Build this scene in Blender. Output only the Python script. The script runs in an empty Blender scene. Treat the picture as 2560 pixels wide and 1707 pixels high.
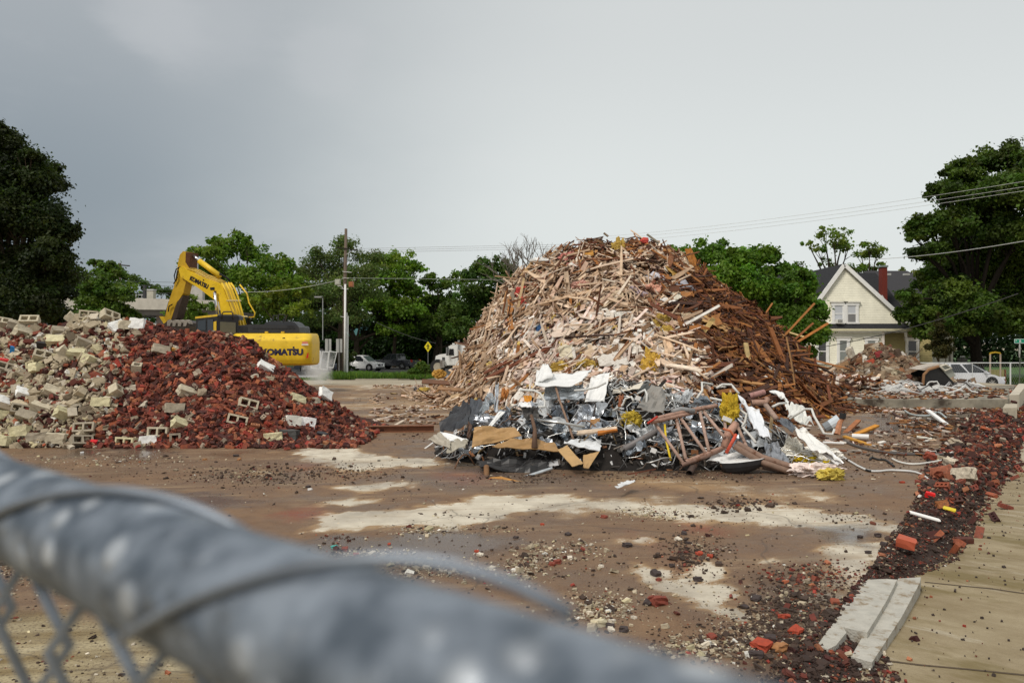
import bpy, math, random
import numpy as np
from mathutils import Vector, Matrix, noise as mnoise
from mathutils.bvhtree import BVHTree
random.seed(7); RNG = np.random.default_rng(7)
SC = bpy.context.scene; COL = SC.collection
R = math.radians
F = 28.0 / 36.0 * 2560.0; CU, CV, H = 1280.0, 853.5, 2.3     # focal length in photo pixels, eye height in metres
def P(u, v, d):
 return Vector(((u - CU) / F * d, d, H - (v - CV) / F * d))
def G(u, v, z=0.0):
 return P(u, v, (H - z) * F / (v - CV))
def Xu(u, d): return (u - CU) / F * d
def Zv(v, d): return H - (v - CV) / F * d
# ------------------------------------------------------------------ tags
def tag(o, label=None, cat=None, group=None, kind=None):
 if label: o['label'] = label
 if cat: o['category'] = cat
 if group: o['group'] = group
 if kind: o['kind'] = kind
 return o
def empty(name, loc, label, cat, group=None):
 o = bpy.data.objects.new(name, None); COL.objects.link(o); o.location = loc
 o.empty_display_size = .2
 return tag(o, label, cat, group)
def dup(root, loc=None, rotz=None, label=None, group=None):
 r = root.copy(); COL.objects.link(r)
 if loc is not None: r.location = loc
 if rotz is not None: r.rotation_euler = (0, 0, rotz)
 if label: r['label'] = label
 if group: r['group'] = group
 for ch in list(root.children):
  c = ch.copy(); COL.objects.link(c); c.parent = r
  for g in ch.children:
   d = g.copy(); COL.objects.link(d); d.parent = c
 return r
# ------------------------------------------------------------------ mesh builder (numpy)
class MB:
 def __init__(s): s.V = []; s.n = 0; s.Q = []; s.T = []; s.N = []     # quads / tris: (idx, col, mat); ngons
 def _v(s, v):
  v = np.asarray(v, dtype=np.float32).reshape(-1, 3); b = s.n; s.V.append(v); s.n += len(v); return b
 def add(s, verts, faces, col=(.5, .5, .5), mat=0):
  b = s._v(verts)
  for f in faces:
   s.N.append(([i + b for i in f], col, mat))
  return s
 def many(s, tv, tf, M, O, cols, mat=0):
  """instances of one quad template: tv (n,3), tf (k,4), M (m,3,3), O (m,3), cols (m,3)"""
  if len(O) == 0: return s
  tv = np.asarray(tv, np.float32); tf = np.asarray(tf, np.int64)
  V = np.einsum('mij,nj->mni', M, tv) + O[:, None, :]
  b = s._v(V.reshape(-1, 3)); m = len(O)
  fi = (tf[None] + (np.arange(m) * len(tv))[:, None, None] + b).reshape(-1, tf.shape[1])
  (s.Q if tf.shape[1] == 4 else s.T).append((fi, np.repeat(np.asarray(cols, np.float32), len(tf), 0), np.full(len(fi), mat)))
  return s
 def quads(s, verts, q, cols, mat=0):
  b = s._v(verts); q = np.asarray(q) + b
  cols = np.asarray(cols, np.float32)
  if cols.ndim == 1: cols = np.repeat(cols[None], len(q), 0)
  s.Q.append((q, cols, np.full(len(q), mat))); return s
 def box(s, c, size, col=(.5, .5, .5), rot=None, mat=0, taper=1.0):
  hx, hy, hz = [a / 2 for a in size]
  vs = [Vector((x * hx * (taper if z > 0 else 1), y * hy * (taper if z > 0 else 1), z * hz)) for z in (-1, 1) for x, y in ((-1, -1), (1, -1), (1, 1), (-1, 1))]
  if rot is not None: vs = [rot @ v for v in vs]
  c = Vector(c)
  return s.add([v + c for v in vs], [(3, 2, 1, 0), (4, 5, 6, 7), (0, 1, 5, 4), (1, 2, 6, 5), (2, 3, 7, 6), (3, 0, 4, 7)], col, mat)
 def tube(s, pts, r, col=(.5, .5, .5), n=8, mat=0, cap=True, hollow=0):
  pts = [Vector(p) for p in pts]; k = len(pts)
  rs = r if hasattr(r, '__len__') else [r] * k
  ring = []; up = None
  for i, p in enumerate(pts):
   t = (pts[min(i + 1, k - 1)] - pts[max(i - 1, 0)])
   t = t.normalized() if t.length > 1e-9 else Vector((0, 0, 1))
   if up is None:
    up = t.orthogonal().normalized()
   else:
    up = up - t * up.dot(t)
    up = up.normalized() if up.length > 1e-6 else t.orthogonal().normalized()
   w = t.cross(up)
   ring += [p + (up * math.cos(a) + w * math.sin(a)) * rs[i] for a in [2 * math.pi * j / n for j in range(n)]]
  b = s._v([tuple(v) for v in ring])
  ii = []
  for i in range(k - 1):
   for j in range(n):
    ii.append((b + i * n + j, b + i * n + (j + 1) % n, b + (i + 1) * n + (j + 1) % n, b + (i + 1) * n + j))
  s.Q.append((np.array(ii), np.repeat(np.array([col], np.float32), len(ii), 0), np.full(len(ii), mat)))
  if cap and not hollow:
   s.N.append(([b + j for j in range(n)][::-1], col, mat)); s.N.append(([b + (k - 1) * n + j for j in range(n)], col, mat))
  if hollow:      # an open pipe: rim and dark bore
   for e, q in ((0, pts[1] - pts[0]), (k - 1, pts[-2] - pts[-1])):
    q = q.normalized() * r_at(rs, e) * 2.5
    o = [Vector(s.V[-1][e * n + j]) for j in range(n)] if False else [Vector(ring[e * n + j]) for j in range(n)]
    inn = [pts[e] + (x - pts[e]) * .82 for x in o]; dp = [x + q for x in inn]
    fs = [(j, (j + 1) % n, n + (j + 1) % n, n + j) for j in range(n)] + [(n + j, n + (j + 1) % n, 2 * n + (j + 1) % n, 2 * n + j) for j in range(n)] + [tuple(2 * n + j for j in range(n))]
    s.add([tuple(x) for x in o + inn + dp], fs, tuple(c * .35 for c in col), mat)
  return s
 def prism(s, poly, off, col=(.5, .5, .5), mat=0):
  """closed 3D polygon extruded by vector off"""
  n = len(poly); off = Vector(off); a = [Vector(p) for p in poly]
  vs = [tuple(p) for p in a] + [tuple(p + off) for p in a]
  fs = [tuple(range(n))[::-1], tuple(range(n, 2 * n))] + [(i, (i + 1) % n, n + (i + 1) % n, n + i) for i in range(n)]
  return s.add(vs, fs, col, mat)
 def loft(s, rings, col=(.5, .5, .5), mat=0, cap=True):
  n = len(rings[0]); vs = [tuple(p) for r in rings for p in r]
  fs = [(i * n + j, i * n + (j + 1) % n, (i + 1) * n + (j + 1) % n, (i + 1) * n + j) for i in range(len(rings) - 1) for j in range(n)]
  if cap: fs += [tuple(range(n))[::-1], tuple(range((len(rings) - 1) * n, len(rings) * n))]
  return s.add(vs, fs, col, mat)
 def sphere(s, c, r, col=(.5, .5, .5), n=10, m=7, sc=(1, 1, 1), mat=0, jit=0):
  c = Vector(c); rings = []
  for i in range(m + 1):
   th = math.pi * i / m; rr = max(math.sin(th), .01)
   rings.append([c + Vector((rr * math.cos(2 * math.pi * j / n) * sc[0], rr * math.sin(2 * math.pi * j / n) * sc[1], math.cos(th) * sc[2])) * r * (1 + random.uniform(-jit, jit)) for j in range(n)])
  return s.loft(rings[::-1], col, mat)
 def build(s, name, mats, parent=None, smooth=False, loc=None, local=None):
  """local: subtract this point from vertices and place the object there"""
  me = bpy.data.meshes.new(name)
  V = np.concatenate(s.V) if s.V else np.zeros((0, 3), np.float32)
  base = Vector((0, 0, 0))
  if parent is not None and parent.type == 'EMPTY': base = parent.matrix_basis.translation
  elif parent is not None: base = parent.matrix_basis.translation + (parent.parent.matrix_basis.translation if parent.parent else Vector((0, 0, 0)))
  if parent is not None: V = V - np.array(base, np.float32)
  if local is not None: V = V - np.array(local, np.float32)
  li, ls, lt, cc, mm = [], [], [], [], []
  for arr in (s.Q, s.T):
   for fi, c, m in arr:
    k = fi.shape[1]; li.append(fi.reshape(-1)); lt.append(np.full(len(fi), k)); cc.append(np.repeat(c, k, 0)); mm.append(m)
  for f, c, m in s.N:
   li.append(np.array(f)); lt.append(np.array([len(f)])); cc.append(np.repeat(np.array([c], np.float32), len(f), 0)); mm.append(np.array([m]))
  li = np.concatenate(li).astype(np.int32); lt = np.concatenate(lt).astype(np.int32); cc = np.concatenate(cc); mm = np.concatenate(mm).astype(np.int32)
  ls = np.concatenate([[0], np.cumsum(lt)[:-1]]).astype(np.int32)
  me.vertices.add(len(V)); me.vertices.foreach_set('co', V.astype(np.float32).reshape(-1))
  me.loops.add(len(li)); me.loops.foreach_set('vertex_index', li)
  me.polygons.add(len(lt)); me.polygons.foreach_set('loop_start', ls); me.polygons.foreach_set('loop_total', lt)
  me.polygons.foreach_set('material_index', mm)
  me.polygons.foreach_set('use_smooth', np.full(len(lt), bool(smooth)))
  at = me.attributes.new('Col', 'FLOAT_COLOR', 'CORNER')
  at.data.foreach_set('color', np.concatenate([cc, np.ones((len(cc), 1), np.float32)], 1).astype(np.float32).reshape(-1))
  me.update(calc_edges=True); me.validate()
  for m in (mats if isinstance(mats, (list, tuple)) else [mats]): me.materials.append(m)
  o = bpy.data.objects.new(name, me); COL.objects.link(o)
  if parent is not None: o.parent = parent
  if local is not None: o.location = local
  if loc is not None: o.location = loc
  return o
def r_at(rs, e): return rs[e]
# ------------------------------------------------------------------ materials
def pbr(name, col=None, rough=.8, metal=0.0, nscale=6.0, namt=.3, bump=.0, bscale=30.0, spec=.4, dirt=None, damt=.0, dscale=2.5, alpha=None, coat=0.0, stretch=None):
 m = bpy.data.materials.new(name); m.use_nodes = True; nt = m.node_tree; nd = nt.nodes; lk = nt.links
 b = nd['Principled BSDF']; b.inputs['Roughness'].default_value = rough; b.inputs['Metallic'].default_value = metal
 b.inputs['Specular IOR Level'].default_value = spec; b.inputs['Coat Weight'].default_value = coat
 tc = nd.new('ShaderNodeTexCoord'); src = tc.outputs['Object']
 if stretch:
  mp = nd.new('ShaderNodeMapping'); mp.inputs['Scale'].default_value = stretch; lk.new(src, mp.inputs[0]); src = mp.outputs[0]
 if col is None:
  a = nd.new('ShaderNodeAttribute'); a.attribute_name = 'Col'; base = a.outputs['Color']
 else:
  rgb = nd.new('ShaderNodeRGB'); rgb.outputs[0].default_value = (*col, 1); base = rgb.outputs[0]
 if namt > 0:
  n = nd.new('ShaderNodeTexNoise'); n.inputs['Scale'].default_value = nscale; n.inputs['Detail'].default_value = 6; n.inputs['Roughness'].default_value = .65
  lk.new(src, n.inputs['Vector'])
  mr = nd.new('ShaderNodeMapRange'); mr.inputs[1].default_value = .3; mr.inputs[2].default_value = .7; mr.inputs[3].default_value = 1 - namt; mr.inputs[4].default_value = 1 + namt
  lk.new(n.outputs['Fac'], mr.inputs[0])
  mx = nd.new('ShaderNodeVectorMath'); mx.operation = 'MULTIPLY'; lk.new(base, mx.inputs[0])
  cb = nd.new('ShaderNodeCombineXYZ'); [lk.new(mr.outputs[0], cb.inputs[i]) for i in range(3)]
  lk.new(cb.outputs[0], mx.inputs[1]); base = mx.outputs[0]
  rr = nd.new('ShaderNodeMapRange'); rr.inputs[1].default_value = .3; rr.inputs[2].default_value = .7; rr.inputs[3].default_value = max(0, rough - .12); rr.inputs[4].default_value = min(1, rough + .12)
  lk.new(n.outputs['Fac'], rr.inputs[0]); lk.new(rr.outputs[0], b.inputs['Roughness'])
 if dirt is not None:
  n2 = nd.new('ShaderNodeTexNoise'); n2.inputs['Scale'].default_value = dscale; n2.inputs['Detail'].default_value = 8; n2.inputs['Roughness'].default_value = .7
  lk.new(src, n2.inputs['Vector'])
  m2 = nd.new('ShaderNodeMapRange'); m2.inputs[1].default_value = .66 - damt * .4; m2.inputs[2].default_value = .74 - damt * .3; lk.new(n2.outputs['Fac'], m2.inputs[0])
  mi = nd.new('ShaderNodeMix'); mi.data_type = 'RGBA'; lk.new(m2.outputs[0], mi.inputs['Factor']); lk.new(base, mi.inputs['A']); mi.inputs['B'].default_value = (*dirt, 1); base = mi.outputs['Result']
 lk.new(base, b.inputs['Base Color'])
 if bump > 0:
  n3 = nd.new('ShaderNodeTexNoise'); n3.inputs['Scale'].default_value = bscale; n3.inputs['Detail'].default_value = 5; lk.new(src, n3.inputs['Vector'])
  bp = nd.new('ShaderNodeBump'); bp.inputs['Strength'].default_value = bump; bp.inputs['Distance'].default_value = .02
  lk.new(n3.outputs['Fac'], bp.inputs['Height']); lk.new(bp.outputs[0], b.inputs['Normal'])
 if alpha is not None: b.inputs['Alpha'].default_value = alpha
 return m
M = {}
M['brick'] = pbr('brick_clay', None, .85, nscale=25, namt=.35, bump=.25, bscale=90, dirt=(.10, .07, .055), damt=.25, dscale=9, spec=.3)
M['block'] = pbr('concrete_block', None, .9, nscale=14, namt=.2, bump=.3, bscale=120, dirt=(.16, .13, .09), damt=.12, dscale=5, spec=.2)
M['wood'] = pbr('weathered_wood', None, .75, nscale=5, namt=.3, stretch=(1, 1, 1), spec=.3)
M['plaster'] = pbr('plaster_board', None, .9, nscale=9, namt=.14, dirt=(.25, .17, .10), damt=.2, dscale=3, spec=.2)
M['debris'] = pbr('mixed_debris', None, .85, nscale=10, namt=.3, spec=.3)
M['stone'] = pbr('stone_bits', None, .85, nscale=30, namt=.25, spec=.3)
M['earth'] = pbr('heap_earth', None, .95, nscale=6, namt=.4, bump=.6, bscale=25, spec=.2)
M['fluff'] = pbr('glass_wool', None, 1.0, nscale=20, namt=.3, bump=.8, bscale=40, spec=.05)
M['steel_white'] = pbr('white_sheet_steel', None, .38, .0, nscale=4, namt=.07, dirt=(.33, .27, .20), damt=.16, dscale=2.6, spec=.5)
M['galv'] = pbr('galvanised_steel', None, .3, .85, nscale=5, namt=.2, bump=.06, bscale=12, dirt=(.25, .2, .15), damt=.1, dscale=4)
M['paintmetal'] = pbr('painted_metal', None, .5, .0, nscale=5, namt=.15, dirt=(.16, .09, .05), damt=.12, dscale=6, spec=.5)
M['rustpipe'] = pbr('primer_pipe', None, .65, .0, nscale=9, namt=.25, dirt=(.14, .06, .03), damt=.25, dscale=7, spec=.4)
M['blackplastic'] = pbr('black_sheet', None, .45, .0, nscale=4, namt=.3, dirt=(.12, .10, .08), damt=.12, dscale=4, spec=.5)
M['yellow'] = pbr('machine_yellow', None, .45, 0, nscale=3, namt=.12, dirt=(.30, .17, .035), damt=.17, dscale=3.5, spec=.5)
M['plastic'] = pbr('dark_plastic', None, .5, 0, nscale=5, namt=.12, spec=.5)
M['carpaint'] = pbr('car_paint', None, .28, 0, nscale=2, namt=.03, spec=.5, coat=.6)
M['glass'] = pbr('car_glass', None, .06, 0, namt=0, spec=.8)
M['chrome'] = pbr('bright_metal', None, .2, .9, nscale=4, namt=.05)
M['rubber'] = pbr('tyre_rubber', None, .9, 0, nscale=10, namt=.15, spec=.2)
M['concrete'] = pbr('cast_concrete', None, .9, 0, nscale=1.2, namt=.16, dirt=(.2, .18, .15), damt=.1, dscale=.9, spec=.2)
M['bark'] = pbr('tree_bark', None, .95, 0, nscale=8, namt=.35, bump=.4, bscale=20, spec=.1)
M['plain'] = pbr('painted_surface', None, .6, 0, nscale=3, namt=.07, spec=.3)
M['polewood'] = pbr('pole_wood', None, .9, 0, nscale=4, namt=.35, stretch=(6, 6, .6), spec=.2)
def leafmat(name, trans=.35):
 m = bpy.data.materials.new(name); m.use_nodes = True; nt = m.node_tree; nd = nt.nodes; lk = nt.links
 for n in list(nd): nd.remove(n)
 out = nd.new('ShaderNodeOutputMaterial'); a = nd.new('ShaderNodeAttribute'); a.attribute_name = 'Col'
 d = nd.new('ShaderNodeBsdfPrincipled'); d.inputs['Roughness'].default_value = .55; d.inputs['Specular IOR Level'].default_value = .25
 t = nd.new('ShaderNodeBsdfTranslucent'); mx = nd.new('ShaderNodeMixShader'); mx.inputs[0].default_value = trans
 hs = nd.new('ShaderNodeVectorMath'); hs.operation = 'MULTIPLY'; hs.inputs[1].default_value = (1.5, 1.6, .7)
 lk.new(a.outputs['Color'], d.inputs['Base Color']); lk.new(a.outputs['Color'], hs.inputs[0]); lk.new(hs.outputs[0], t.inputs['Color'])
 lk.new(d.outputs[0], mx.inputs[1]); lk.new(t.outputs[0], mx.inputs[2]); lk.new(mx.outputs[0], out.inputs['Surface'])
 return m
M['leaf'] = leafmat('leaf_green'); M['grass'] = leafmat('grass_blade', .3)
# ------------------------------------------------------------------ camera
cam = bpy.data.cameras.new('camera'); cam.lens = 28; cam.sensor_width = 36; cam.clip_end = 3000; cam.clip_start = .02
co = bpy.data.objects.new('camera', cam); COL.objects.link(co); co.location = (0, 0, H); co.rotation_euler = (R(90), 0, 0); SC.camera = co
cam.dof.use_dof = True; cam.dof.focus_distance = 16.0; cam.dof.aperture_fstop = 7.0
# ------------------------------------------------------------------ sky and sun
SUN_AZ, SUN_EL = R(222), R(52)          # azimuth clockwise from +Y: behind the camera, to its left
W = bpy.data.worlds.new('World'); SC.world = W; W.use_nodes = True
def sky_world():
 nt = W.node_tree; nd = nt.nodes; lk = nt.links
 bg = nd['Background']; out = nd['World Output']
 sk = nd.new('ShaderNodeTexSky'); sk.sky_type = 'NISHITA'; sk.sun_disc = False; sk.sun_elevation = SUN_EL; sk.sun_rotation = SUN_AZ; sk.dust_density = 3
 lk.new(sk.outputs[0], bg.inputs[0]); bg.inputs[1].default_value = .1
 tc = nd.new('ShaderNodeTexCoord'); sep = nd.new('ShaderNodeSeparateXYZ'); lk.new(tc.outputs['Generated'], sep.inputs[0])
 def math_(op, a, b=None):
  n = nd.new('ShaderNodeMath'); n.operation = op
  for i, x in enumerate((a, b)):
   if x is None: continue
   if isinstance(x, (int, float)): n.inputs[i].default_value = x
   else: lk.new(x, n.inputs[i])
  return n.outputs[0]
 def mrange(x, a, b, c, d, smooth=True):
  n = nd.new('ShaderNodeMapRange'); n.interpolation_type = 'SMOOTHERSTEP' if smooth else 'LINEAR'
  lk.new(x, n.inputs[0])
  for i, q in enumerate((a, b, c, d)): n.inputs[i + 1].default_value = q
  return n.outputs[0]
 def mix(f, a, b):
  n = nd.new('ShaderNodeMix'); n.data_type = 'RGBA'
  for s, x in (('Factor', f), ('A', a), ('B', b)):
   if isinstance(x, tuple): n.inputs[s].default_value = (*x, 1)
   elif isinstance(x, float): n.inputs[s].default_value = x
   else: lk.new(x, n.inputs[s])
  return n.outputs['Result']
 nz = nd.new('ShaderNodeTexNoise'); nz.inputs['Scale'].default_value = 2.2; nz.inputs['Detail'].default_value = 5; nz.inputs['Roughness'].default_value = .55
 mp = nd.new('ShaderNodeMapping'); mp.inputs['Scale'].default_value = (1, 1, 2.2); lk.new(tc.outputs['Generated'], mp.inputs[0]); lk.new(mp.outputs[0], nz.inputs['Vector'])
 # the storm bank stands in the west: darkness follows the compass direction
 xs = math_('SUBTRACT', sep.outputs['X'], math_('MULTIPLY', sep.outputs['Z'], .35))
 xn = math_('ADD', xs, math_('MULTIPLY', math_('SUBTRACT', nz.outputs['Fac'], .5), .15))
 f = mrange(xn, -.62, .08, 0, 1)
 col = mix(f, (.192, .224, .25), (.535, .56, .55))
 # higher up the cover is a little thicker, far overhead it is thin and bright
 fz = mrange(sep.outputs['Z'], .12, .42, 0, 1); col = mix(math_('MULTIPLY', fz, .45), col, (.40, .41, .415))
 hi = mrange(sep.outputs['Z'], .5, .95, 0, 1); col = mix(hi, col, (.56, .56, .55))
 back = mrange(sep.outputs['Y'], .1, -.6, 0, 1); col = mix(math_('MULTIPLY', back, .8), col, (.44, .44, .43))
 # wisps of pale cloud
 n2 = nd.new('ShaderNodeTexNoise'); n2.inputs['Scale'].default_value = 3.4; n2.inputs['Detail'].default_value = 7; n2.inputs['Roughness'].default_value = .6
 m2 = nd.new('ShaderNodeMapping'); m2.inputs['Scale'].default_value = (1, 1, 2.6); m2.inputs['Location'].default_value = (.35, .2, .1); lk.new(tc.outputs['Generated'], m2.inputs[0]); lk.new(m2.outputs[0], n2.inputs['Vector'])
 wsp = mrange(n2.outputs['Fac'], .52, .8, 0, .16); col = mix(wsp, col, (.50, .50, .505))
 for (u, v, r) in ((480, 15, .085), (360, 45, .05), (815, 168, .045)):       # the bright gaps in the cover
  dv = P(u, v, 1.0) - Vector((0, 0, H)); dv.normalize()
  vm = nd.new('ShaderNodeVectorMath'); vm.operation = 'DISTANCE'; lk.new(tc.outputs['Generated'], vm.inputs[0]); vm.inputs[1].default_value = dv
  dd = math_('ADD', vm.outputs['Value'], math_('MULTIPLY', math_('SUBTRACT', n2.outputs['Fac'], .5), .17))
  col = mix(mrange(dd, r * 1.3, r * .0, 0, .28), col, (.42, .43, .44))
 cb = nd.new('ShaderNodeBackground'); lk.new(col, cb.inputs[0]); cb.inputs[1].default_value = 1.0
 ms = nd.new('ShaderNodeMixShader'); ms.inputs[0].default_value = .95
 lk.new(bg.outputs[0], ms.inputs[1]); lk.new(cb.outputs[0], ms.inputs[2]); lk.new(ms.outputs[0], out.inputs['Surface'])
sky_world()
sl = bpy.data.lights.new('sun', 'SUN'); sl.energy = 1.5; sl.angle = R(14); sl.color = (1, .94, .86)
so = bpy.data.objects.new('sun', sl); COL.objects.link(so)
sdir = Vector((math.sin(SUN_AZ) * math.cos(SUN_EL), math.cos(SUN_AZ) * math.cos(SUN_EL), math.sin(SUN_EL)))
so.rotation_euler = sdir.to_track_quat('Z', 'Y').to_euler(); so.location = sdir * 50
SC.view_settings.view_transform = 'Standard'; SC.view_settings.look = 'None'; SC.view_settings.exposure = 0.50; SC.view_settings.gamma = 1.0
SC.cycles.max_bounces = 6; SC.cycles.diffuse_bounces = 3; SC.cycles.glossy_bounces = 3; SC.cycles.transparent_max_bounces = 6
SC.cycles.use_denoising = True; SC.cycles.volume_bounces = 3
# ------------------------------------------------------------------ numeric helpers
def vnoise(x, y, sc=1.0, seed=0, octv=3):
 """cheap value noise on arrays, about -1..1"""
 x = np.asarray(x, float) * sc; y = np.asarray(y, float) * sc; out = 0; amp = 1; tot = 0
 for o in range(octv):
  xi = np.floor(x).astype(np.int64); yi = np.floor(y).astype(np.int64); fx = x - xi; fy = y - yi
  fx = fx * fx * (3 - 2 * fx); fy = fy * fy * (3 - 2 * fy)
  def h(a, b):
   n = (a * 374761393 + b * 668265263 + (seed + o * 17) * 974711) & 0x7fffffff
   n = ((n ^ (n >> 13)) * 1274126177) & 0x7fffffff
   return ((n ^ (n >> 16)) & 0xffff) / 32767.5 - 1
  v = (h(xi, yi) * (1 - fx) + h(xi + 1, yi) * fx) * (1 - fy) + (h(xi, yi + 1) * (1 - fx) + h(xi + 1, yi + 1) * fx) * fy
  out = out + v * amp; tot += amp; amp *= .5; x = x * 2.03 + 11.3; y = y * 2.03 + 5.7
 return out / tot
def sstep(a, b, x):
 t = np.clip((np.asarray(x, float) - a) / (b - a), 0, 1); return t * t * (3 - 2 * t)
def poly_sd(px, py, poly):
 """signed distance (inside negative) of points to a polygon"""
 px = np.asarray(px, float); py = np.asarray(py, float); d = np.full(px.shape, 1e9); ins = np.zeros(px.shape, bool); n = len(poly)
 for i in range(n):
  ax, ay = poly[i]; bx, by = poly[(i + 1) % n]; ex, ey = bx - ax, by - ay
  wx, wy = px - ax, py - ay; t = np.clip((wx * ex + wy * ey) / (ex * ex + ey * ey + 1e-12), 0, 1)
  d = np.minimum(d, np.hypot(wx - ex * t, wy - ey * t))
  c = ((ay > py) != (by > py)) & (px < (bx - ax) * (py - ay) / (by - ay + 1e-12) + ax); ins ^= c
 return np.where(ins, -d, d)
def euler_mats(a, b, c):
 ca, sa, cb, sb, cc, sn = np.cos(a), np.sin(a), np.cos(b), np.sin(b), np.cos(c), np.sin(c)
 z = np.zeros_like(a); o = np.ones_like(a)
 rx = np.stack([np.stack([o, z, z], -1), np.stack([z, ca, -sa], -1), np.stack([z, sa, ca], -1)], -2)
 ry = np.stack([np.stack([cb, z, sb], -1), np.stack([z, o, z], -1), np.stack([-sb, z, cb], -1)], -2)
 rz = np.stack([np.stack([cc, -sn, z], -1), np.stack([sn, cc, z], -1), np.stack([z, z, o], -1)], -2)
 return rz @ ry @ rx
def align_mats(nrm, tdir=None):
 """matrices whose z column is nrm and whose x column follows tdir"""
 nrm = nrm / np.linalg.norm(nrm, axis=1, keepdims=True)
 if tdir is None: tdir = np.tile(np.array([[1., 0, 0]]), (len(nrm), 1))
 x = tdir - nrm * np.sum(tdir * nrm, 1, keepdims=True); l = np.linalg.norm(x, axis=1, keepdims=True)
 x = np.where(l > 1e-4, x / np.maximum(l, 1e-6), np.array([[0, 1., 0]])); y = np.cross(nrm, x)
 return np.stack([x, y, nrm], -1)
# ------------------------------------------------------------------ templates
def holed(L, Wd, Hh, xc, yc, holes):
 """box with through holes: xc, yc cut lines, holes = set of (i,j) cells"""
 xs = [-L / 2] + xc + [L / 2]; ys = [-Wd / 2] + yc + [Wd / 2]; nx, ny = len(xs), len(ys)
 V = [(x, y, z) for z in (Hh / 2, -Hh / 2) for y in ys for x in xs]; I = lambda i, j, k: k * nx * ny + j * nx + i; Fq = []
 for j in range(ny - 1):
  for i in range(nx - 1):
   t = [I(i, j, 0), I(i + 1, j, 0), I(i + 1, j + 1, 0), I(i, j + 1, 0)]; b = [a + nx * ny for a in t]
   if (i, j) in holes:
    for k in range(4): Fq.append((t[k], t[(k + 1) % 4], b[(k + 1) % 4], b[k]))
   else: Fq.append(tuple(t)); Fq.append(tuple(b[::-1]))
 A, B, C, D = I(0, 0, 0), I(nx - 1, 0, 0), I(nx - 1, ny - 1, 0), I(0, ny - 1, 0); s = nx * ny
 for p, q in ((A, B), (B, C), (C, D), (D, A)): Fq.append((p + s, q + s, q, p))
 return np.array(V), np.array(Fq)
BOXV = np.array([(x, y, z) for z in (-.5, .5) for x, y in ((-.5, -.5), (.5, -.5), (.5, .5), (-.5, .5))])
BOXF = np.array([(3, 2, 1, 0), (4, 5, 6, 7), (0, 1, 5, 4), (1, 2, 6, 5), (2, 3, 7, 6), (3, 0, 4, 7)])
T_SOLID = (BOXV * np.array([.20, .095, .062]), BOXF)
T_CORED = holed(.20, .095, .062, [-.075, -.043, -.016, .016, .043, .075], [-.017, .017], {(1, 1), (3, 1), (5, 1)})
T_BLOCK = holed(.39, .19, .19, [-.16, -.018, .018, .16], [-.06, .06], {(1, 1), (3, 1)})
T_HALF = holed(.20, .19, .19, [-.06, .06], [-.06, .06], {(1, 1)})
def chunk_t(seed, jit=.16, sub=2, rnd=.25):
 """angular lump inside a unit box"""
 r = np.random.default_rng(seed); g = np.linspace(-.5, .5, sub + 1); key = {}; V = []; Q = []
 def vid(p):
  k = tuple(np.round(p, 4))
  if k not in key:
   key[k] = len(V); q = np.array(p, float); rr = np.linalg.norm(q); q = q * (1 - rnd * max(0, rr - .5)) + r.uniform(-jit, jit, 3); V.append(q)
  return key[k]
 for ax in range(3):
  for s in (-.5, .5):
   for i in range(sub):
    for j in range(sub):
     c = []
     for (a, b) in ((g[i], g[j]), (g[i + 1], g[j]), (g[i + 1], g[j + 1]), (g[i], g[j + 1])):
      p = [0, 0, 0]; p[ax] = s; p[(ax + 1) % 3] = a; p[(ax + 2) % 3] = b; c.append(vid(p))
     Q.append(c if s > 0 else c[::-1])
 return np.array(V), np.array(Q)
CHUNKS = [chunk_t(i) for i in range(8)]
PEBBLE = [chunk_t(50 + i, .12, 1) for i in range(5)]
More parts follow.
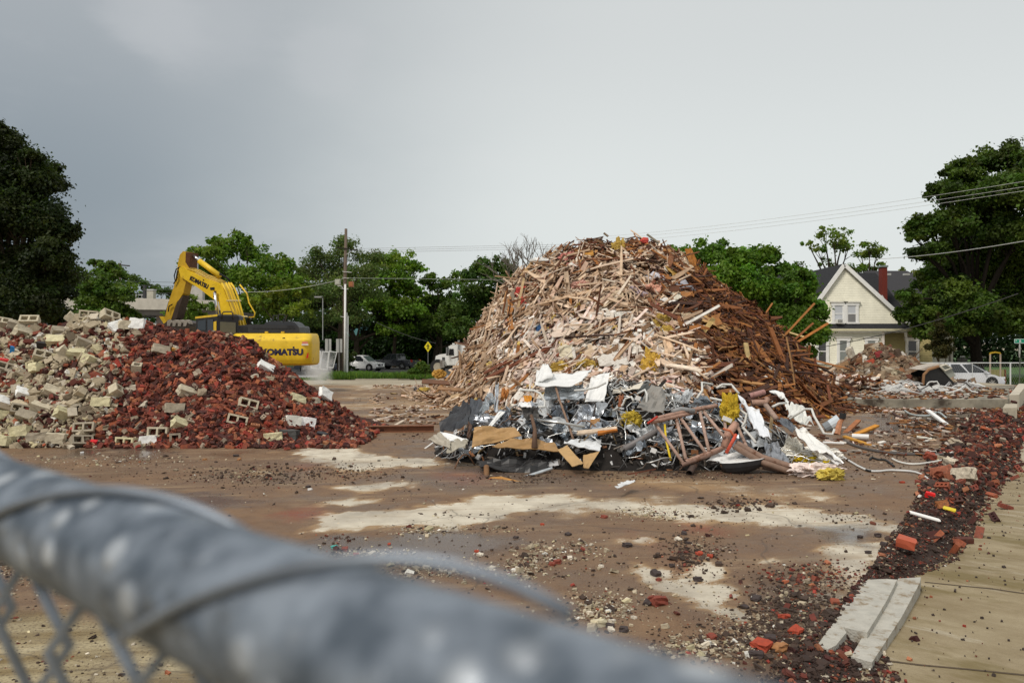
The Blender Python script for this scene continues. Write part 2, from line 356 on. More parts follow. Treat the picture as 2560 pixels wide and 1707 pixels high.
# ------------------------------------------------------------------ ground
XE = lambda y: -1.86 + .69 * y                       # right edge line of the slab
def street_z(y): return -.92 * float(sstep(40, 72, y))
SHAPES_CLEAN = [   # bare pale concrete between the mud, outlined on the ground
 ([(765, 1330), (819, 1285), (1027, 1267), (1176, 1258), (1191, 1243), (1400, 1238), (1450, 1262), (1400, 1272), (1295, 1288), (1265, 1300), (1140, 1321), (998, 1318)], 1.0),
 ([(1380, 1240), (1640, 1262), (1873, 1262), (2000, 1272), (2110, 1283), (2240, 1310), (2310, 1330), (2240, 1372), (2215, 1330), (2000, 1308), (1800, 1312), (1640, 1290), (1450, 1275)], .85),
 ([(2037, 1372), (2120, 1352), (2240, 1340), (2225, 1400), (2180, 1440), (2120, 1445), (2060, 1420)], .75),
 ([(2000, 1430), (2150, 1410), (2190, 1440), (2120, 1520), (2050, 1600), (2010, 1640), (1960, 1640), (2060, 1500)], .55),
 ([(724, 1119), (849, 1113), (938, 1140), (1072, 1146), (1120, 1158), (1080, 1166), (953, 1169), (893, 1177), (760, 1150)], .85),
 ([(828, 1216), (940, 1208), (1040, 1206), (980, 1222), (900, 1232)], .8), ([(813, 1260), (850, 1252), (930, 1252), (880, 1264)], .85),
 ([(1618, 1413), (1652, 1418), (1636, 1436), (1628, 1450), (1640, 1462), (1703, 1466), (1812, 1468), (1867, 1496), (1815, 1500), (1800, 1512), (1842, 1522), (1876, 1539), (1856, 1548), (1792, 1530), (1731, 1510), (1676, 1478), (1601, 1466), (1580, 1444), (1590, 1424)], 1.0),
 ([(1740, 1432), (1778, 1411), (1820, 1430), (1790, 1440), (1730, 1446)], .9), ([(1575, 1356), (1600, 1345), (1622, 1350), (1605, 1360)], .9),
 ([(1895, 1395), (1910, 1390), (1925, 1398), (1905, 1405)], .9),
 ([(0, 1615), (50, 1612), (80, 1632), (40, 1655), (0, 1660)], .8), ([(260, 1700), (380, 1650), (500, 1625), (560, 1660), (480, 1707), (380, 1760), (240, 1760)], .85),
 ([(380, 1560), (430, 1550), (500, 1585), (460, 1600)], .7), ([(1130, 1160), (1200, 1150), (1240, 1158), (1170, 1168)], .5),
 ([(600, 1182), (650, 1170), (690, 1180), (640, 1192)], .5), ([(1480, 1180), (1800, 1200), (1990, 1225), (1960, 1250), (1700, 1225), (1500, 1205)], .35),
 ([(1980, 1225), (2060, 1232), (2090, 1255), (2010, 1250)], .55), ([(1330, 1250), (1700, 1240), (1640, 1275), (1420, 1290)], .5),
 ([(2070, 1012), (2200, 1008), (2215, 1028), (2090, 1036)], .55), ([(940, 1010), (1110, 980), (1130, 1000), (1000, 1040)], .35), ([(830, 950), (1100, 935), (1130, 955), (900, 975)], .6),
 ([(1900, 930 + 50), (2200, 985), (2200, 1000), (1930, 1003)], .5)]
SHAPES_WET = [([(790, 1340), (1130, 1330), (1300, 1350), (1180, 1400), (900, 1410), (760, 1380)], .75), ([(2060, 1318), (2170, 1318), (2215, 1340), (2170, 1360), (2080, 1350)], .9),
 ([(2190, 1030), (2500, 1028), (2460, 1075), (2180, 1082)], .95), ([(420, 1230), (560, 1240), (640, 1270), (500, 1280)], .7), ([(1150, 1130), (1260, 1190), (1130, 1180)], .5),
 ([(300, 1120), (420, 1118), (400, 1150), (310, 1148)], .95), ([(200, 1118), (250, 1118), (245, 1140), (190, 1140)], .9), ([(1040, 1190), (1500, 1195), (1480, 1225), (1080, 1215)], .3)]
SHAPES_RED = [([(690, 1285), (760, 1268), (800, 1285), (740, 1300)], .9), ([(740, 1163), (775, 1160), (770, 1172), (745, 1172)], 1.0), ([(1730, 1312), (1820, 1318), (1800, 1330), (1735, 1325)], .7),
 ([(1580, 1330), (1650, 1370), (1700, 1420), (1640, 1380)], .35), ([(1080, 1180), (1200, 1175), (1240, 1215), (1120, 1205)], .5), ([(2000, 1000), (2150, 1000), (2130, 1010), (2010, 1012)], .6), ([(860, 1095), (900, 1098), (880, 1106)], .6)]
def shape_mask(x, y, shapes, soft=.17, nz=.24):
 m = np.zeros(x.shape); wob = vnoise(x, y * .7, 2.6, 3, 4) * nz + vnoise(x, y, 9, 8, 3) * nz * .6
 for poly, a in shapes:
  g = [G(u, v) for u, v in poly]; pl = [(p.x, p.y) for p in g]
  x0, x1 = min(p[0] for p in pl) - .6, max(p[0] for p in pl) + .6; y0, y1 = min(p[1] for p in pl) - .6, max(p[1] for p in pl) + .6
  s = (x > x0) & (x < x1) & (y > y0) & (y < y1)
  if not s.any(): continue
  k = max(1.0, (y0 + y1) / 2 / 9.0)
  sd = poly_sd(x[s], y[s], pl) + wob[s] * min(k, 2.5)
  m[s] = np.maximum(m[s], a * sstep(soft * k, -soft * k, sd))
 return m
def ground_mat(name, kind):
 m = bpy.data.materials.new(name); m.use_nodes = True; nt = m.node_tree; nd = nt.nodes; lk = nt.links; b = nd['Principled BSDF']
 tc = nd.new('ShaderNodeTexCoord'); src = tc.outputs['Object']
 def noise(scale, det=6, rough=.6, st=None):
  n = nd.new('ShaderNodeTexNoise'); n.inputs['Scale'].default_value = scale; n.inputs['Detail'].default_value = det; n.inputs['Roughness'].default_value = rough
  if st:
   mp = nd.new('ShaderNodeMapping'); mp.vector_type = 'TEXTURE'; mp.inputs['Scale'].default_value = [1 / q for q in st[:3]]; mp.inputs['Rotation'].default_value = (0, 0, st[3]); lk.new(src, mp.inputs[0]); lk.new(mp.outputs[0], n.inputs['Vector'])
  else: lk.new(src, n.inputs['Vector'])
  return n.outputs['Fac']
 def mr(x, a, b_, c, d):
  n = nd.new('ShaderNodeMapRange'); lk.new(x, n.inputs[0])
  for i, q in enumerate((a, b_, c, d)): n.inputs[i + 1].default_value = q
  return n.outputs[0]
 def mix(f, a, b_):
  n = nd.new('ShaderNodeMix'); n.data_type = 'RGBA'
  for s, x in (('Factor', f), ('A', a), ('B', b_)):
   if isinstance(x, tuple): n.inputs[s].default_value = (*x, 1)
   elif isinstance(x, float): n.inputs[s].default_value = x
   else: lk.new(x, n.inputs[s])
  return n.outputs['Result']
 def mul(a, b_, op='MULTIPLY'):
  n = nd.new('ShaderNodeMath'); n.operation = op; n.use_clamp = False
  for i, x in enumerate((a, b_)):
   if isinstance(x, float): n.inputs[i].default_value = x
   else: lk.new(x, n.inputs[i])
  return n.outputs[0]
 def attr(nm):
  a = nd.new('ShaderNodeAttribute'); a.attribute_name = nm; return a.outputs['Fac']
 if kind == 'slab':
  big = noise(.5, 5); mid = noise(2.2, 7, .68); fine = noise(38, 4, .7); grit = noise(120, 3, .7); strk = noise(1.6, 6, .65, (.25, 2.2, 1, .12))
  mud = mix(mr(mid, .32, .68, 0, 1), (.150, .080, .040), (.255, .158, .088)); mud = mix(mr(big, .38, .62, 0, .6), mud, (.165, .11, .075))
  mud = mix(mr(fine, .54, .66, 0, .55), mud, (.07, .045, .03)); mud = mix(mr(grit, .60, .72, 0, .7), mud, (.46, .40, .31))
  clean = mix(mr(mid, .35, .65, 0, 1), (.50, .44, .34), (.68, .62, .50)); clean = mix(mr(strk, .56, .66, 0, .6), clean, (.36, .27, .17)); clean = mix(mr(fine, .62, .74, 0, .6), clean, (.2, .14, .09)); clean = mix(mr(noise(3.0, 7, .7, (.12, 3.5, 1, .08)), .60, .66, 0, .5), clean, (.40, .29, .18))
  cf = attr('clean'); ed = mul(mul(mul(strk, -.5, 'ADD'), 1.0), mul(cf, 0.0, 'ADD'), 'ADD'); ed = mul(ed, mul(mul(fine, -.5, 'ADD'), .95), 'ADD'); ed = mul(ed, mul(mul(mid, -.5, 'ADD'), 1.1), 'ADD')
  cff = mr(ed, .36, .62, 0, 1)
  halo = mr(cf, .03, .42, 0, .75); col = mix(halo, mud, (.40, .255, .125)); col = mix(cff, col, clean)
  tanf = mul(mr(strk, .52, .64, 0, .55), mr(big, .42, .6, 0, 1)); col = mix(tanf, col, (.40, .29, .17))
  col = mix(mul(attr('red'), mr(fine, .42, .58, .15, .9)), col, (.28, .04, .02))
  oliv = attr('olive'); ol = mix(mr(strk, .38, .62, 0, 1), (.20, .145, .06), (.46, .39, .24)); ol = mix(mr(fine, .5, .64, 0, .7), ol, (.07, .045, .025)); col = mix(mul(oliv, .9), col, ol)
  col = mix(mr(cff, .5, 1, 0, 1), col, col)
  dark = attr('dark'); col = mix(mul(dark, .8), col, (.055, .038, .028))
  wet = attr('wet'); col = mix(mul(wet, .8), col, (.07, .062, .06))
  cr = nd.new('ShaderNodeTexVoronoi'); cr.feature = 'DISTANCE_TO_EDGE'; cr.inputs['Scale'].default_value = .28; cr.inputs['Randomness'].default_value = .9
  wv = nd.new('ShaderNodeVectorMath'); wv.operation = 'ADD'; lk.new(src, wv.inputs[0]); nn = nd.new('ShaderNodeTexNoise'); nn.inputs['Scale'].default_value = 1.3; lk.new(src, nn.inputs['Vector']); sc_ = nd.new('ShaderNodeVectorMath'); sc_.operation = 'SCALE'; sc_.inputs['Scale'].default_value = .5; lk.new(nn.outputs['Color'], sc_.inputs[0]); lk.new(sc_.outputs[0], wv.inputs[1]); lk.new(wv.outputs[0], cr.inputs['Vector'])
  col = mix(mr(cr.outputs['Distance'], .0, .006, .5, 0), col, (.06, .045, .035))
  damp = mr(noise(.75, 6, .62), .46, .60, 0, .36); rough = mul(mul(mr(mid, .3, .7, .58, .86), mul(wet, -.72), 'ADD'), mul(damp, -1.0), 'ADD'); mxr = nd.new('ShaderNodeMath'); mxr.operation = 'MAXIMUM'; lk.new(rough, mxr.inputs[0]); mxr.inputs[1].default_value = .12; rough = mxr.outputs[0]; col = mix(mul(damp, .9), col, (.12, .075, .045))
  lk.new(col, b.inputs['Base Color']); lk.new(rough, b.inputs['Roughness']); b.inputs['Specular IOR Level'].default_value = .3
  hgt = mul(mul(fine, mr(cff, 0, 1, 1, .15)), mul(grit, .5), 'ADD'); bst = mr(wet, .3, .9, .75, .05)
 elif kind == 'walk':
  big = noise(.6, 5); strk = noise(1.5, 8, .75, (.85, 1.4, 1, -.86)); gr2 = noise(170, 3, .75); gr3 = noise(16, 6, .75); s2 = noise(2.4, 7, .7, (.35, 1.9, 1, -.80)); fine = noise(60, 4, .7); blot = noise(1.0, 6, .66, (.6, 1.4, 1, -.7))
  col = mix(mr(strk, .35, .65, 0, 1), (.235, .18, .098), (.36, .295, .185)); col = mix(mr(s2, .57, .68, 0, .5), col, (.58, .54, .45))
  col = mix(mr(blot, .50, .62, 0, .8), col, (.16, .12, .04)); col = mix(mr(fine, .58, .70, 0, .6), col, (.17, .125, .08)); col = mix(mr(gr2, .53, .64, 0, .7), col, (.17, .125, .08)); col = mix(mr(gr3, .57, .68, 0, .5), col, (.24, .19, .10)); rough = mr(big, .3, .7, .7, .95)
  lk.new(col, b.inputs['Base Color']); lk.new(rough, b.inputs['Roughness']); b.inputs['Specular IOR Level'].default_value = .3
  hgt = mul(fine, .6); bst = None
 elif kind == 'road':
  big = noise(.3, 5); fine = noise(30, 3)
  col = mix(mr(big, .35, .65, 0, 1), (.045, .045, .048), (.085, .083, .08)); col = mix(mr(fine, .6, .75, 0, .3), col, (.16, .15, .14)); lk.new(col, b.inputs['Base Color']); b.inputs['Roughness'].default_value = .6
  hgt = fine; bst = None
 elif kind == 'lawn':
  big = noise(.25, 6); fine = noise(9, 4)
  col = mix(mr(big, .35, .65, 0, 1), (.03, .085, .014), (.075, .15, .03)); col = mix(mr(fine, .4, .7, 0, .5), col, (.02, .05, .01)); lk.new(col, b.inputs['Base Color']); b.inputs['Roughness'].default_value = .9
  hgt = fine; bst = None
 else:
  big = noise(.3, 6); fine = noise(14, 5)
  col = mix(mr(big, .35, .65, 0, 1), (.30, .25, .17), (.44, .39, .29)); col = mix(mr(fine, .5, .7, 0, .5), col, (.16, .12, .07)); lk.new(col, b.inputs['Base Color']); b.inputs['Roughness'].default_value = .9
  hgt = fine; bst = None
 bp = nd.new('ShaderNodeBump'); bp.inputs['Distance'].default_value = .012; lk.new(hgt, bp.inputs['Height'])
 if bst is not None: lk.new(bst, bp.inputs['Strength'])
 else: bp.inputs['Strength'].default_value = .5
 lk.new(bp.outputs[0], b.inputs['Normal'])
 return m
def add_attr(me, name, arr):
 a = me.attributes.new(name, 'FLOAT', 'POINT'); a.data.foreach_set('value', np.asarray(arr, np.float32))
def make_slab():
 ys = np.concatenate([np.linspace(-6, 3.9, 12), np.geomspace(4, 42, 330)]); nxs = 420
 T = np.linspace(0, 1, nxs) ** 1.0; rows = []
 for y in ys:
  xr = XE(y); xl = -max(6, abs(y) * .75) - 6 if y < 42 else -40
  xl = min(xl, xr - 8); rows.append(np.stack([xl + (xr - xl) * T, np.full(nxs, y)], -1))
 A = np.array(rows); x, y = A[..., 0], A[..., 1]; ny = len(ys)
 z = vnoise(x, y, .5, 1, 3) * .008 - .3 * sstep(39, 42, y) * 0
 clean = shape_mask(x, y, SHAPES_CLEAN); wet = shape_mask(x, y, SHAPES_WET, .2, .3); red = shape_mask(x, y, SHAPES_RED, .25, .2)
 dark = np.clip(shape_mask(x, y, [([(1900, 1440), (2050, 1420), (2170, 1500), (2060, 1620), (2120, 1707), (1800, 1707), (1880, 1600), (1840, 1540)], .7), ([(560, 1180), (700, 1165), (720, 1200), (600, 1205)], .4), ([(1180, 1165), (1500, 1180), (2060, 1150), (1990, 1200), (1600, 1195), (1250, 1200)], .55)], .3, .4), 0, 1)
 olive = sstep(6.9, 6.4, y + .25 * vnoise(x, y, 1.2, 4)) * sstep(-1.0, -2.0, x)
 back = sstep(20, 26, y); clean = np.maximum(clean, back * .42 * sstep(-.2, .5, vnoise(x * .6, y, .8, 9, 4)))
 clean = np.clip(clean * .9, 0, 1)
 idx = np.arange(ny * nxs).reshape(ny, nxs); q = np.stack([idx[:-1, :-1], idx[:-1, 1:], idx[1:, 1:], idx[1:, :-1]], -1).reshape(-1, 4)
 mb = MB(); V = np.stack([x, y, z], -1).reshape(-1, 3); mb.quads(V, q, (.3, .3, .3))
 # the broken vertical edge along the right side
 e = V.reshape(ny, nxs, 3)[:, -1]; n0 = len(V); k = len(e)
 low = e.copy(); low[:, 2] = -.75; low[:, 0] += .03
 b = mb._v(np.concatenate([e, low])); ii = np.arange(k - 1); mb.Q.append((np.stack([ii, ii + k, ii + k + 1, ii + 1], -1) + b, np.tile(np.array([[.4, .35, .28]], np.float32), (k - 1, 1)), np.zeros(k - 1)))
 o = mb.build('foundation_slab', [ground_mat('muddy_slab', 'slab')]); me = o.data
 nv = len(me.vertices)
 for nm, a in (('clean', clean), ('wet', wet), ('red', red), ('dark', dark), ('olive', olive)):
  arr = np.zeros(nv); arr[:ny * nxs] = a.reshape(-1)
  if nm == 'clean': arr[ny * nxs:] = .55
  add_attr(me, nm, arr)
 tag(o, 'wide concrete foundation slab with mud and bare pale patches', None, None, 'structure'); return o
make_slab()
def ground_sheet():
 ys = np.concatenate([np.linspace(-60, 30, 14), np.linspace(33, 80, 32), np.linspace(90, 400, 12), [700, 1200, 2000]]); xs = np.concatenate([[-2000, -900, -400], np.linspace(-200, 200, 61), [400, 900, 2000]])
 X, Y = np.meshgrid(xs, ys)
 # plain dirt level under the slab, falling to the street
 Z = -.55 - .4 * sstep(20, 60, Y)
 base = np.where(X < XE(Y) - .2, np.where(Y < 41.9, -.35, -.004 - .92 * sstep(42, 72, Y)), Z)
 Z = np.where(X < XE(np.minimum(Y, 41.9)) - .2, base, Z)
 i = np.arange(X.size).reshape(X.shape); q = np.stack([i[:-1, :-1], i[:-1, 1:], i[1:, 1:], i[1:, :-1]], -1).reshape(-1, 4)
 mb = MB(); mb.quads(np.stack([X, Y, Z], -1).reshape(-1, 3), q, (.3, .3, .3)); o = mb.build('ground', [ground_mat('packed_dirt', 'dirt')], smooth=True)
 tag(o, 'pale packed dirt ground around the foundation', None, None, 'structure')
ground_sheet()
# ------------------------------------------------------------------ pavement by the slab, curb pieces
WZ = lambda y: -.10 - .029 * (np.clip(y, -20, 34) - 6)
def make_walk():
 ys = np.concatenate([np.linspace(-8, 3, 6), np.linspace(3.5, 36, 60)]); t = np.linspace(0, 1, 14); rows = []
 for y in ys:
  x0 = XE(y) + .30; rows.append([(x0 + 9 * a, y, float(WZ(y))) for a in t])
 V = np.array(rows); i = np.arange(V.shape[0] * V.shape[1]).reshape(V.shape[:2]); q = np.stack([i[:-1, :-1], i[:-1, 1:], i[1:, 1:], i[1:, :-1]], -1).reshape(-1, 4)
 mb = MB(); mb.quads(V.reshape(-1, 3), q, (.4, .4, .4)); o = mb.build('sidewalk', [ground_mat('stained_pavement', 'walk')])
 tag(o, 'stained pale concrete sidewalk along the slab', None, None, 'structure')
make_walk()
def edge_pt(u, v, z): p = G(u, v, z); return p
M['curb'] = pbr('worn_white_paint', None, .8, nscale=7, namt=.14, bump=.5, bscale=60, dirt=(.26, .20, .13), damt=.34, dscale=6, spec=.3)
def make_curb():
 # two broken white painted lengths between the slab and the sidewalk
 for nm, pts, zt, lab in (('curb', [(2170, 1448), (2215, 1446), (2243, 1448), (2218, 1498), (2190, 1545), (2168, 1580), (2128, 1572), (2108, 1566), (2116, 1580), (2090, 1612), (2070, 1622), (2043, 1612), (2062, 1585), (2092, 1545), (2112, 1500), (2140, 1470)], .012, 'broken white painted curb length against the slab edge'),
        ('curb', [(2302, 1442), (2300, 1455), (2255, 1540), (2180, 1655), (2128, 1640), (2165, 1575), (2215, 1500), (2246, 1445)], -.035, 'white painted curb length beside the sidewalk, split by a crack')):
  poly = [G(u, v, zt) for u, v in pts]; a = sum((poly[i].x * poly[(i + 1) % len(poly)].y - poly[(i + 1) % len(poly)].x * poly[i].y) for i in range(len(poly)))
  if a < 0: poly = poly[::-1]
  mb = MB(); mb.prism(poly, (0, 0, -.25), (.45, .43, .375)); o = mb.build(nm, [M['curb']]); tag(o, lab, 'curb', 'white painted curb lengths')
make_curb()
for pts in ([(2312, 1452), (2400, 1462), (2480, 1470), (2600, 1490)], [(2215, 1668), (2300, 1680), (2420, 1692), (2600, 1712)], [(2452, 1232), (2520, 1238), (2600, 1240)]):
 q = [G(u, v, -.15) for u, v in pts]; q = [Vector((p.x, p.y, float(WZ(p.y)) + .004)) for p in q]; b = MB(); w = Vector((.009, .013, 0))
 b.add([tuple(p - w * random.uniform(.6, 1.4)) for p in q] + [tuple(p + w) for p in q[::-1]], [tuple(range(2 * len(q)))], (.09, .065, .04)); tag(b.build('pavement_joint', [M['stone']]), 'dark dirty joint across the sidewalk', None, None, 'structure')
def heap_grid(hf, x0, x1, y0, y1, nx, ny, name, mat, col, label, kind='stuff', jit=.05):
 xs = np.linspace(x0, x1, nx); ys = np.linspace(y0, y1, ny); X, Y = np.meshgrid(xs, ys); Z = hf(X, Y) - .02
 Z = Z + np.where(Z > .1, vnoise(X, Y, 3, 5) * jit, 0)
 i = np.arange(X.size).reshape(X.shape); q = np.stack([i[:-1, :-1], i[:-1, 1:], i[1:, 1:], i[1:, :-1]], -1).reshape(-1, 4)
 zz = Z.reshape(-1)[q].max(1); q = q[zz > .0]
 c = np.array(col)[None] * (1 + .3 * vnoise(X, Y, 2, 7).reshape(-1)[q[:, 0]])[:, None]
 mb = MB(); mb.quads(np.stack([X, Y, np.maximum(Z, -.3)], -1).reshape(-1, 3), q, c); o = mb.build(name, [mat], smooth=True)
 return tag(o, label, None, None, kind)
def normals(hf, x, y, e=.12):
 h = hf(x, y); gx = (hf(x + e, y) - hf(x - e, y)) / (2 * e); gy = (hf(x, y + e) - hf(x, y - e)) / (2 * e)
 n = np.stack([-gx, -gy, np.ones_like(h)], -1); return h, n / np.linalg.norm(n, axis=1, keepdims=True), gx, gy
def uv_of(x, y, z): return CU + F * x / y, CV - F * (z - H) / y
# ------------------------------------------------------------------ brick heap
BK_U = [-900, -400, 0, 65, 163, 218, 326, 370, 414, 479, 555, 620, 675, 762, 827, 892, 935, 960]
BK_V = [800, 800, 811, 802, 806, 790, 802, 806, 816, 833, 826, 846, 894, 960, 1003, 1058, 1090, 1100]
BYC = 20.4
BKX = np.array([Xu(u, BYC) for u in BK_U]); BKZ = np.array([Zv(v, BYC) for v in BK_V]) - .10; BKZ[-2:] = 0
def brick_h(x, y):
 hc = np.maximum(np.interp(x, BKX, BKZ), 0); yt = 17.35 + 2.2 * sstep(-6.2, -3.4, x) + .25 * vnoise(x, x * 0, .9, 2)
 t = np.where(y < BYC, (BYC - y) / (BYC - yt), (y - BYC) / 3.6); t = np.clip(t, 0, 1.15)
 g = 1 - t ** 1.12; g = np.where(t < .12, 1 - .15 * t, g + .0)
 return hc * np.clip(1 - t ** 1.15, -.05, 1) * (1 + .06 * vnoise(x, y, 1.1, 4)) + np.where(t < .9, .05 * vnoise(x, y, 2.3, 6), 0)
def brick_cols(n):
 k = RNG.random(n); c = np.empty((n, 3))
 base = np.array([(.18, .050, .032), (.29, .085, .042), (.06, .021, .017), (.28, .045, .03), (.12, .036, .024), (.38, .15, .08)]); pr = [.26, .15, .26, .07, .2, .06]
 ids = RNG.choice(6, n, p=pr); c = base[ids] * RNG.uniform(.75, 1.25, (n, 1)) * RNG.uniform(.92, 1.08, (n, 3)); return np.where(RNG.random((n, 1)) < .05, np.array([[.34, .27, .20]]) * RNG.uniform(.6, 1.2, (n, 1)), c)
def pale_cols(n):
 base = np.array([(.44, .37, .26), (.35, .29, .20), (.52, .46, .36), (.25, .20, .14), (.48, .42, .26), (.62, .60, .54)]); return base[RNG.choice(6, n, p=[.28, .24, .18, .14, .1, .06])] * RNG.uniform(.8, 1.2, (n, 1))
def pale_frac(x, y):
 z = brick_h(x, y); u, v = uv_of(x, y, z)
 edge = 345 - .33 * (v - 800) + 40 * vnoise(x, y, 1.2, 12)
 return (.86 + .14 * vnoise(x, y, 1.6, 13)) * sstep(70, -60, u - edge) + .04
def pose(hf, x, y, tilt, sink, rnd=.3):
 h, nr, gx, gy = normals(hf, x, y); n = len(x)
 A = align_mats(nr); spin = RNG.uniform(0, 2 * np.pi, n); a = RNG.normal(0, tilt, n); b = RNG.normal(0, tilt, n)
 wild = RNG.random(n) < rnd; a = np.where(wild, RNG.uniform(-1.6, 1.6, n), a); b = np.where(wild, RNG.uniform(-1.6, 1.6, n), b)
 Rm = A @ euler_mats(a, b, np.zeros(n)) @ euler_mats(np.zeros(n), np.zeros(n), spin)
 return Rm, np.stack([x, y, h], -1) + nr * sink[:, None]
def view_score(o):      # how large a piece shows: near things first
 return np.linalg.norm(o - np.array([0, 0, H]), axis=1)
BRICK_LABELS = {'T_SOLID': ['plain red brick lying loose in the brick heap', 'red bricks lying loose in the heap'], 'T_CORED': ['red brick with three core holes lying in the brick heap', 'cored red bricks in the heap']}
